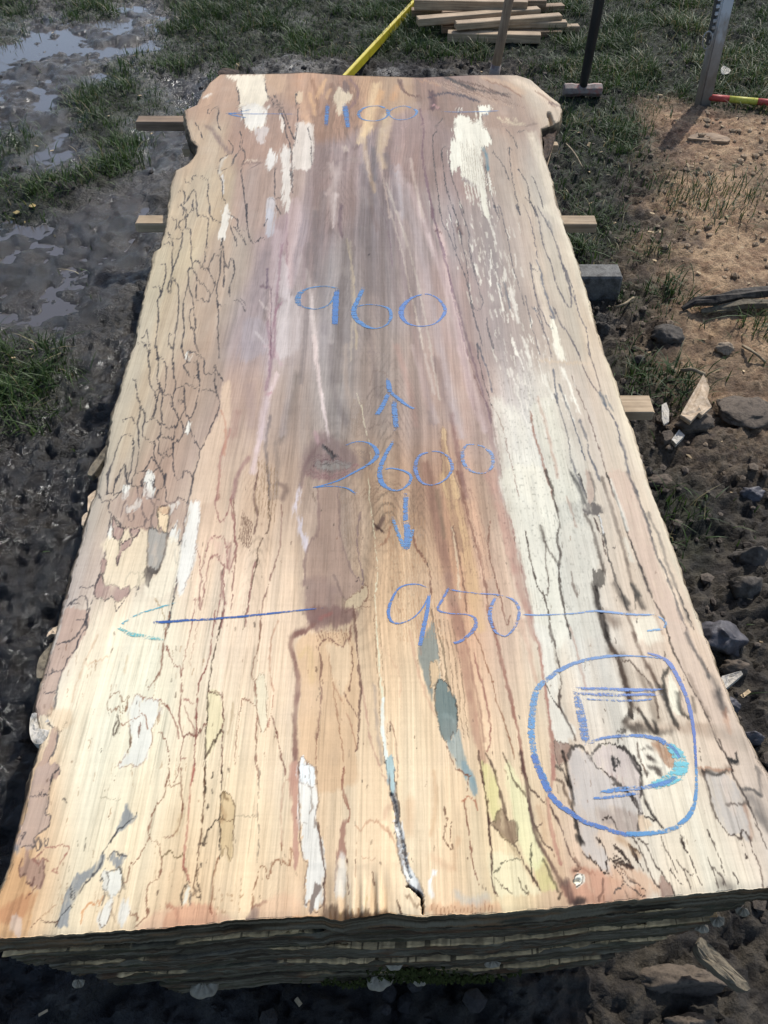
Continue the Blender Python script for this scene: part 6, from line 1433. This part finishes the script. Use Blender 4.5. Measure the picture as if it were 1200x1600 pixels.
# long wooden tool handle leaning behind the stack
m_pole = wood_mat('tool_handle_wood', (150, 124, 102), (186, 158, 130), (206, 178, 150), 2, .7)
a0, a1 = at_y(772, 118, 3.85), at_y(795.5, 0, 3.85)
d = (a1 - a0).normalized(); g0 = a0 - d * ((a0.z + .01) / d.z)
pole = empty('tool_handle', g0)
tag(pole, 'round brown wooden tool handle standing behind the far end', 'tool handle')
tube('shaft', [g0, g0 + d * .2, g0 + d * .4, g0 + d * .53, g0 + d * .55], [.021, .0205, .020, .020, .014], m_pole, pole, 14)
tube('ferrule', [g0 + d * .0, g0 + d * .09], [.027, .023], m_head, pole, 14)
# yellow bar leaning to the right
m_yel, nt, b_, out_ = nodes_of('chipped_yellow_paint')
n1 = noise_node(nt, 18, (1, 1, 1), 5, .7)
r1 = ramp(nt, n1.outputs[0], [(.30, tuple(alb((74, 52, 36)))), (.345, tuple(alb((190, 166, 20)))), (.7, tuple(alb((226, 208, 40))))])
nt.links.new(r1.outputs[0], b_.inputs['Base Color']); b_.inputs['Roughness'].default_value = .45
b0, b1 = V(520, 143, .012), V(672, -22, .012)
d = (b1 - b0).normalized(); g1 = b0
bar = empty('yellow_bar', g1)
tag(bar, 'chipped yellow bar lying on the ground behind the far end', 'bar')
def strip(name, A, B, w, h, mat, parent, up=(0, -1, 0), bev=.002):
    A, B = Vector(A), Vector(B); dd = (B - A); L = dd.length; x = dd.normalized()
    z = (Vector(up) - x * x.dot(Vector(up))).normalized(); y = z.cross(x)
    bm = bmesh.new(); bmesh.ops.create_cube(bm, size=1); bmesh.ops.scale(bm, vec=(L, w, h), verts=bm.verts)
    bmesh.ops.bevel(bm, geom=bm.edges[:], offset=bev, segments=2, affect='EDGES')
    mt = Matrix((x, y, z)).transposed().to_4x4(); mt.translation = (A + B) / 2
    bmesh.ops.transform(bm, matrix=mt, verts=bm.verts)
    o = obj_bm(name, bm, mat)
    return under(parent, o) if parent else o
LB = (b1 - b0).length
strip('bar_web', b0, b1, .034, .022, m_yel, bar, (0, 0, 1), .003)
strip('bar_flange', b0 + Vector((.014, -.014, .010)), b1 + Vector((.014, -.014, .010)), .008, .040, m_yel, bar, (0, 0, 1), .002)
# galvanised post with a toothed rail, muddy foot
m_galv, nt, b_, out_ = nodes_of('muddy_galvanised_steel')
n1 = noise_node(nt, 22, (1, 1, .5), 5, .65)
tc = N(nt, 'ShaderNodeTexCoord'); sp = N(nt, 'ShaderNodeSeparateXYZ'); nt.links.new(tc.outputs['Object'], sp.inputs[0])
ma = N(nt, 'ShaderNodeMath', operation='MULTIPLY_ADD'); nt.links.new(n1.outputs[0], ma.inputs[0]); ma.inputs[1].default_value = .5; nt.links.new(sp.outputs['Z'], ma.inputs[2])
r1 = ramp(nt, ma.outputs[0], [(.30, tuple(alb((130, 120, 108)))), (.50, tuple(alb((170, 164, 156)))), (.62, tuple(alb((214, 220, 224))))])
nt.links.new(r1.outputs[0], b_.inputs['Base Color']); b_.inputs['Metallic'].default_value = .0; b_.inputs['Roughness'].default_value = .4
bump(nt, b_, n1.outputs[0], .3, .002)
pb = V(1098, 160, 0); pt = at_y(1133, 0, pb.y - .02); d = (pt - pb).normalized()
post = empty('steel_post', (pb.x, pb.y, gz(pb.x, pb.y)))
tag(post, 'muddy galvanised steel post with toothed rail standing at far right', 'post')
strip('post_tube', pb - d * .02, pb + d * .56, .056, .05, m_galv, post, (.25, -1, 0), .006)
m_steel = solid_mat('dark_steel', (60, 60, 62), (120, 120, 120), 60, (1, 1, 1), .5, .5, .4, .2, .001)
rl0 = pb + d * .24 + Vector((-.036, -.012, 0))
rail = strip('toothed_rail', rl0, rl0 + d * .30, .012, .02, m_steel, post, (.25, -1, 0), .001)
for k in range(11):
    q = rl0 + d * (.01 + k * .026) + Vector((.004, -.014, 0))
    strip('tooth', q, q + d * .012, .013, .008, m_galv, rail, (.25, -1, 0), .001)
ring = [rl0 + Vector((-.012, -.014, .02)) + d * .034 * math.cos(t) + Vector((.016 * math.sin(t), -.01 * math.sin(t), 0)) for t in np.linspace(0, 2 * math.pi, 15)]
tube('ring', ring, .0032, m_galv, post, 6, False)
# red and yellow banded rod on the grass
m_red = solid_mat('faded_red_paint', (176, 62, 56), (206, 96, 84), 60, (1, 1, 1), .55, .3, 0, .2, .001)
m_yel2 = solid_mat('faded_yellow_paint', (190, 184, 60), (216, 210, 96), 60, (1, 1, 1), .55, .3, 0, .2, .001)
r0, r1_ = V(1106, 152, .025), V(1245, 164, .03)
rod = empty('banded_rod', r0)
tag(rod, 'thin rod banded red and yellow lying on grass beside the steel post', 'rod')
L_ = (r1_ - r0)
for k, (a, b, mm) in enumerate(((0, .24, m_red), (.242, .56, m_yel2), (.562, .80, m_red), (.802, 1.0, m_yel2))):
    tube('red_band' if mm is m_red else 'yellow_band', [r0 + L_ * a, r0 + L_ * b], .0135, mm, rod, 12)
# pile of offcut boards
BO = [(699, 66, 844, 69, .0, .042, .055, 0, 'front board of the offcut pile, grey stained, nearest the slab'), (770, 62, 877, 61, -.005, .036, .05, 1, 'board behind the front one, its right end poking out'),
      (735, 54, 905, 50, .012, .026, .05, 0, 'longest offcut board, reaching farthest right in the pile'), (690, 53, 790, 50, .0, .036, .05, 1, 'short-ended board low at the left of the offcut pile'),
      (752, 46, 886, 44, .035, .026, .05, 0, 'thin board third from the front at the right of the pile'), (712, 48, 876, 35, .052, .032, .05, 0, 'slanting offcut board in the middle of the pile'),
      (652, 42, 842, 26, .05, .034, .06, 0, 'long pale board slanting across the left of the pile'), (643, 27, 760, 27, .02, .034, .05, 1, 'board under the slanting one, its left end showing'),
      (690, 30, 880, 18, .02, .03, .05, 1, 'dull board low behind the slanting ones, right end showing'),
      (647, 16, 824, 19, .07, .046, .06, 0, 'thick pale board lying highest on the offcut pile'), (740, 13, 853, 13, .045, .036, .05, 1, 'board under the highest one, its right end showing'), (655, 6, 838, 7, .05, .036, .06, 1, 'rearmost board of the offcut pile at the picture edge'),
      (560, 8, 637, 7, .0, .03, .06, 0, 'single offcut board lying left of the pile by the yellow bar')]
for i, (xa, ya, xb, yb, z, h, w, k, lab) in enumerate(BO):
    A, B = V(xa, ya, z), V(xb, yb, z)
    off = Vector((0, w / 2, 0)); A += off; B += off
    A.z = B.z = z
    tag(beam('offcut_board', A, B, w, h, (m_offcut, m_offcut2)[k], 60 + i, .003), lab, 'board', 'offcut boards in a pile')

# ================================================================== stones, clods, bark and sticks beside the stack
m_rock = solid_mat('grey_stone', (54, 49, 44), (100, 93, 85), 40, (1, 1, 1), .9, .25, 0, .9, .006, (76, 71, 66))
m_clod = solid_mat('mud_clod', (62, 56, 50), (112, 100, 88), 60, (1, 1, 1), .92, .2, 0, .9, .005, (84, 76, 68))
m_sandclod = solid_mat('sandy_clod', (122, 108, 92), (170, 152, 130), 60, (1, 1, 1), .92, .2, 0, .9, .004, (96, 84, 72))
m_dkrock = solid_mat('dark_wet_stone', (52, 50, 54), (96, 92, 96), 40, (1, 1, 1), .55, .45, 0, .7, .004)
def rock(name, x0, y0, x1, y1, h, mat, seed, label, cat, group=None, cuts=9, sink=.46):
    z = h * .4
    cx, cy = at((x0 + x1) / 2, (y0 + y1) / 2, z)
    k = mpp((y0 + y1) / 2, z)
    rx = (x1 - x0) * k / 2
    _, ya = at(cx, y1, z); _, yb = at(cx, y0, z)
    ry = max((yb - ya) / 2 - h * .25, rx * .35)
    r2 = np.random.default_rng(seed)
    bm = bmesh.new(); bmesh.ops.create_icosphere(bm, subdivisions=4, radius=1)
    pl = [(Vector(r2.normal(size=3)).normalized(), r2.uniform(.62, .88)) for _ in range(cuts)]
    bm.verts.index_update()
    av = np.array([v.co[:] for v in bm.verts])
    nz_ = fbm(av[:, 0] * 3 + seed, av[:, 1] * 3 + av[:, 2] * 2.2, 5, 7 + seed % 40, .6)
    for v in bm.verts:
        p = v.co.copy()
        for n_, d_ in pl:
            q = p.dot(n_)
            if q > d_: p -= n_ * (q - d_)
        p *= 1 + .16 * nz_[v.index]
        v.co = Vector((p.x * rx, p.y * ry, p.z * h * .6))
    o = obj_bm(name, bm, mat, None, True)
    o.location = (cx, cy, gz(cx, cy) + h * (.6 - sink))
    o.rotation_euler = (0, 0, 0)
    return tag(o, label, cat, group)
RK = [('rock', 1146, 838, 1206, 888, .07, m_rock, 11, 'pale angular grey stone at the right edge, upper of two', 'rock'), ('rock', 1142, 880, 1197, 938, .075, m_rock, 12, 'rounded grey stone just below the angular one, right edge', 'rock'),
      ('rock', 1086, 955, 1166, 1034, .07, m_dkrock, 13, 'large flat dark wet stone touching the plank at right', 'rock'), ('rock', 1020, 498, 1074, 530, .06, m_rock, 14, 'grey stone in the grass below the dark branch', 'rock'),
      ('rock', 932, 490, 958, 510, .04, m_rock, 15, 'small stone close to the plank below the concrete bearer', 'rock'), ('mud_clod', 1112, 612, 1210, 668, .028, m_clod, 16, 'broad flat clod right of the tan bark piece', 'clod'),
      ('mud_clod', 1006, 728, 1073, 758, .035, m_clod, 17, 'flat muddy clod beside the plank above the grass tuft', 'clod'), ('rock', 1160, 750, 1200, 778, .035, m_dkrock, 18, 'purplish wet stone at the right edge below the broad flat clod', 'rock'),
      ('mud_clod', 1024, 668, 1056, 700, .04, m_clod, 19, 'brown clod between the pale batten and white chips', 'clod'), ('mud_clod', 1056, 640, 1116, 682, .05, m_clod, 20, 'dark clod under the tan bark piece', 'clod'),
      ('rock', 988, 540, 1014, 556, .03, m_rock, 21, 'small grey stone in grass right of the plank', 'rock'), ('mud_clod', 1120, 530, 1150, 550, .035, m_sandclod, 22, 'sandy lump near the right edge below the branch', 'clod'),
      ('mud_clod', 1000, 1490, 1150, 1562, .07, m_clod, 23, 'big dark clod at the near right below the stack', 'clod'), ('rock', 1040, 1566, 1125, 1630, .07, m_clod, 24, 'rough brown lump at the bottom right picture edge', 'clod'),
      ('mud_clod', 1130, 1020, 1176, 1060, .04, m_clod, 25, 'clod behind the pale splinter at right', 'clod'), ('mud_clod', 1120, 1080, 1165, 1120, .045, m_dkrock, 26, 'dark clod below the pale splinter at right', 'clod'), ('rock', 1150, 1130, 1200, 1170, .045, m_dkrock, 27, 'dark stone at the right edge low beside the plank', 'rock'),
      ('mud_clod', 960, 700, 1010, 728, .03, m_clod, 29, 'low dark clod touching the plank right of 2600', 'clod')]
for a in RK: rock(*a)
m_branch = solid_mat('charred_branch', (34, 32, 32), (92, 84, 74), 50, (1, 1, 1), .85, .3, 0, .9, .005)
br = empty('fallen_branch', V(1070, 480, 0)); tag(br, 'gnarled dark branch lying on sand at the right edge', 'branch')
p = [V(x, y, z) for x, y, z in ((1066, 482, .02), (1085, 472, .035), (1115, 470, .04), (1150, 462, .045), (1180, 458, .04), (1230, 452, .04))]
tube('limb', p, [.006, .014, .016, .017, .018, .016], m_branch, br, 12, True, False, .35, 3)
p = [V(x, y, z) for x, y, z in ((1095, 486, .015), (1125, 482, .025), (1160, 476, .03), (1225, 474, .03))]
tube('limb', p, [.007, .012, .014, .012], m_bark, br, 10, True, False, .3, 9)
bk = plate('bark_piece', [(1064, 647), (1098, 589), (1109, 608), (1105, 623), (1113, 634), (1098, 647), (1092, 645), (1080, 656), (1068, 651)], .066, .014, m_tan, None, .004, 21, 1, (.0, .08))
tag(bk, 'tan bark piece, inside face up, propped on a dark clod', 'bark')
bk = plate('wood_chip', [(1034, 631), (1041, 628), (1046, 640), (1045, 660), (1038, 664), (1034, 655)], .03, .008, m_pale, None, .003, 22, 1); tag(bk, 'narrow white rotten chip beside the pale batten', 'wood chip')
bk = plate('wood_chip', [(1049, 686), (1061, 671), (1070, 680), (1057, 695)], .03, .012, m_pale, None, .004, 23, 1); tag(bk, 'broad white rotten chip below the tan bark piece', 'wood chip')
bk = plate('bark_slab', [(1085, 1476), (1100, 1470), (1174, 1534), (1166, 1548), (1125, 1520), (1086, 1488)], .09, .022, m_bark, None, .006, 24, 3, (-.25, .1)); tag(bk, 'thick grey bark slab slanting down at the near right', 'bark')
bk = plate('wood_splinter', [(1124, 1066), (1130, 1053), (1156, 1050), (1160, 1056), (1134, 1076)], .10, .02, m_pale, None, .004, 25, 1, (.2, .0)); tag(bk, 'pale splintered stick poking out under the right edge', 'splinter')
bk = plate('board_scrap', [(1074, 214), (1100, 207), (1138, 213), (1137, 221), (1100, 219)], .02, .02, m_offcut2, None, .003, 26); tag(bk, 'grey board scrap half sunk in the sand', 'board')
bk = plate('foil_scrap', [(1126, 110), (1130, 104), (1142, 106), (1140, 113), (1130, 114)], .03, .006, m_pale, None, .006, 27, 2); tag(bk, 'small pale scrap in grass right of the steel post', 'scrap')
m_leaf = solid_mat('yellow_leaf', (168, 140, 84), (206, 180, 124), 60, (1, 1, 1), .7, .2, 0, .3, .001)
for i, (x, y, s, lab) in enumerate(((50, 321, 6, 'yellowed leaf on wet mud, upper right of three'), (25, 331, 6, 'yellowed leaf on wet mud, leftmost of three'), (36, 348, 4, 'small yellowed leaf on wet mud, lowest of three'))):
    xx, yy = at(x, y, 0)
    lf = plate('fallen_leaf', [(x - s, y), (x - s * .3, y - s * .4), (x + s, y - 1), (x + s * .3, y + s * .4)], gz(xx, yy) + .008, .003, m_leaf, None, .003, 30 + i, 3, (.2, .1)); tag(lf, lab, 'leaf')
m_twig = solid_mat('dry_twig', (120, 106, 86), (176, 158, 130), 80, (1, 1, 1), .85, .2, 0, .4, .002)
for (P_, r_, lab) in ((((1064, 579, .03), (1082, 577, .045), (1101, 586, .03)), .006, 'pale crooked twig above the tan bark piece'), (((1160, 540, .01), (1180, 552, .03), (1196, 566, .01)), .004, 'thin straw-coloured twig at the right edge near the sandy lump'),
                    (((884, 224, .02), (898, 240, .03), (910, 262, .02)), .003, 'dry stem in the grass right of the far corner'), (((960, 480, .02), (975, 475, .03), (990, 465, .02)), .004, 'pale twig right of the concrete bearer')):
    q = [V(*t) for t in P_]
    q = [Vector(t) for t in catmull([tuple(v) for v in q], 4)]
    tw = tube('twig', q, r_, m_twig, None, 7, True, True, .3, 5); tag(tw, lab, 'twig')

# ================================================================== loose crumbs of mud, chips and sawdust (too many to count)
def ico1():
    bm = bmesh.new(); bmesh.ops.create_icosphere(bm, subdivisions=1, radius=1)
    v = np.array([p.co[:] for p in bm.verts]); f = np.array([[q.index for q in p.verts] for p in bm.faces]); bm.free()
    return v, f
iv, if_ = ico1()
def in_stack(x, y, m=.02):
    return (x > ul_f(y) + m) & (x < ur_f(y) - m) & (y > vf_f(x) + m) & (y < 2.75)
def scatter(n, y0, y1, x0, x1):
    y = y0 + (y1 - y0) * rng.random(n) ** 1.25; x = x0 + (x1 - x0) * rng.random(n)
    return x, y
x, y = scatter(7000, .02, 4.2, -1.9, 1.9)
f5 = [q[0] for q in ground_fields(x[None], y[None])]
keep = (rng.random(len(x)) < np.clip(1.0 - .8 * f5[0] - .75 * f5[3] - f5[4] - .3 * f5[2] + .2 * f5[1], .04, 1)) & ~in_stack(x, y, .12) & (fbm(x * 4, y * 4, 3, 501) > -.25) & ((x > -.2) | (rng.random(len(x)) < .4))
x, y = x[keep][:3600], y[keep][:3600]; n = len(x)
sz = .0035 + .011 * rng.random(n) ** 3 + .004 * (x > .3) * rng.random(n)
zz = ground_z(x[None], y[None])[0]
v = iv[None] * (1 + .35 * (rng.random((n, len(iv), 1)) - .5)) * sz[:, None, None] * np.array([1, 1, .75]) * (.7 + .6 * rng.random((n, 1, 3)))
v = v + np.stack([x, y, zz + sz * .25], 1)[:, None]
f = (if_[None] + (np.arange(n) * len(iv))[:, None, None]).reshape(-1, 3)
f5s = ground_fields(x[None], y[None])[2][0][:, None]
cl = (np.where((x > .3)[:, None], alb((92, 82, 72)), alb((60, 55, 52))) * (1 - f5s) + alb((172, 146, 116)) * f5s) * (.6 + .8 * rng.random((n, 1)))
m_crumb = attr_mat('mud_crumbs', .85, .3, [(160, (1, 1, 1), .7, 1.2)], [(220, (1, 1, 1), .6, .004)])
tag(mesh_np('mud_crumbs', v.reshape(-1, 3), f, m_crumb, None, np.repeat(cl, len(iv), 0), False), 'loose crumbs of mud around the stack', 'mud', None, 'stuff')
x, y = scatter(2600, .05, 4.6, -1.9, 2.2)
f5 = [q[0] for q in ground_fields(x[None], y[None])]
keep = (rng.random(len(x)) < np.clip(.05 + .55 * f5[2] + .10 * (x > .4), 0, 1)) & ~in_stack(x, y, .05)
x, y = x[keep], y[keep]; n = len(x); zz = ground_z(x[None], y[None])[0]
a = rng.random(n) * 6.28; l = .003 + .009 * rng.random(n) ** 2; w = l * (.25 + .4 * rng.random(n)); ti = rng.normal(0, .3, n)
ca, sa = np.cos(a), np.sin(a)
c4 = [(-1, -1, 0), (1, -1, 0), (1, 1, 0), (-1, 1, 0), (-1, -1, -1), (1, -1, -1), (1, 1, -1), (-1, 1, -1)]
v = np.stack([np.stack([x + i * l * ca - j * w * sa, y + i * l * sa + j * w * ca, zz + .004 + i * l * ti + k * .0012], 1) for i, j, k in c4], 1)
q = np.array([[0, 1, 2, 3], [4, 7, 6, 5], [0, 4, 5, 1], [1, 5, 6, 2], [2, 6, 7, 3], [3, 7, 4, 0]])
f = (q[None] + (np.arange(n) * 8)[:, None, None]).reshape(-1, 4)
cl = alb((206, 180, 142)) * (.55 + .6 * rng.random((n, 1)))
tag(mesh_np('wood_chips', v.reshape(-1, 3), f, m_crumb, None, np.repeat(cl, 8, 0), False), 'scattered wood chips and sawdust crumbs', 'wood chips', None, 'stuff')

# ================================================================== grass
def blades(n_try, x0, x1, y0, y1, hmin, hmax, dens):
    x = x0 + (x1 - x0) * rng.random(n_try); y = y0 + (y1 - y0) * rng.random(n_try)
    f5 = [q[0] for q in ground_fields(x[None], y[None])]
    clump = sstep(-.22, .35, fbm(x * 5, y * 5, 3, 521) + .6 * fbm(x * 19, y * 19, 2, 523))
    p = dens(f5, x, y) * (.25 + .75 * clump)
    keep = (rng.random(n_try) < p) & ~in_stack(x, y, .0)
    x, y = x[keep], y[keep]; cl = clump[keep]
    n = len(x); z = ground_z(x[None], y[None])[0] - .004
    h = (hmin + (hmax - hmin) * rng.random(n) ** 1.6) * (.55 + .6 * cl)
    a = rng.random(n) * 6.28; lean = np.abs(rng.normal(.8, .5, n)) * h; w = .0009 + .0014 * rng.random(n)
    dx, dy = np.cos(a), np.sin(a); sx, sy = -dy, dx
    lv = []
    for t, k in ((0, 1.0), (.4, .95), (.75, .6)):
        b = lean * t ** 1.8
        for s in (-1, 1):
            lv.append(np.stack([x + dx * b + s * sx * w * k, y + dy * b + s * sy * w * k, z + h * t * (1 - .22 * t * lean / h)], 1))
    lv.append(np.stack([x + dx * lean, y + dy * lean, z + h * (1 - .25 * np.minimum(lean / h, 2.2))], 1))
    v = np.stack(lv, 1)
    q = np.array([[0, 1, 3], [0, 3, 2], [2, 3, 5], [2, 5, 4], [4, 5, 6]])
    f = (q[None] + (np.arange(n) * 7)[:, None, None]).reshape(-1, 3)
    tone = rng.random((n, 1)); patch = np.clip(.5 + 1.2 * fbm(x * 2.5, y * 2.5, 3, 531), 0, 1)[:, None]
    g1_, g2_, dry_ = np.array([.022, .044, .010]), np.array([.056, .095, .020]), np.array([.20, .165, .085])
    c = g1_ + tone * (g2_ - g1_) * (.6 + .6 * patch)
    isdry = (rng.random((n, 1)) < .05 + .22 * ((x > .35)[:, None] * patch))
    c = np.where(isdry, dry_ * (.6 + .7 * tone), c)
    lvl = np.array([.55, .55, .9, .9, 1.05, 1.05, 1.15])[None, :, None]
    return v.reshape(-1, 3), f, (c[:, None] * (.9 + .1 * lvl)).reshape(-1, 3)
m_grass, nt, b_, out_ = nodes_of('grass_blades')
a_ = N(nt, 'ShaderNodeAttribute', attribute_name='Col'); nt.links.new(a_.outputs['Color'], b_.inputs['Base Color'])
b_.inputs['Roughness'].default_value = .55; b_.inputs['Specular IOR Level'].default_value = .3
tr = N(nt, 'ShaderNodeBsdfTranslucent'); nt.links.new(a_.outputs['Color'], tr.inputs[0])
mx = N(nt, 'ShaderNodeMixShader'); mx.inputs[0].default_value = .3
nt.links.new(b_.outputs[0], mx.inputs[1]); nt.links.new(tr.outputs[0], mx.inputs[2]); nt.links.new(mx.outputs[0], out_.inputs[0])
va, fa, ca_ = blades(330000, -2.5, 2.7, 1.4, 5.5, 0.016, .07, lambda f5, x, y: np.clip(f5[0] * (1 - .9 * f5[4]) * (1 - .75 * f5[2]) + .5 * f5[1] * (1 - .5 * f5[2]), 0, 1))
vb_, fb_, cb_ = blades(26000, -1.3, 1.5, .6, 2.6, .025, .075, lambda f5, x, y: np.clip(f5[1] + .9 * f5[0], 0, 1) * 1.0)
vc_, fc_, cc_ = blades(30000, -2.5, 2.4, .3, 5.0, .012, .045, lambda f5, x, y: np.clip(.06 + .25 * (x > .35) - .3 * f5[2] + .1 * f5[3], 0, 1) * .6)
v = np.vstack([va, vb_, vc_]); f = np.vstack([fa, fb_ + len(va), fc_ + len(va) + len(vb_)]); c = np.vstack([ca_, cb_, cc_])
print('grass blades', len(v) // 7)
tag(mesh_np('grass', v, f, m_grass, None, c, True), 'rough short grass growing through the mud', 'grass', None, 'stuff')
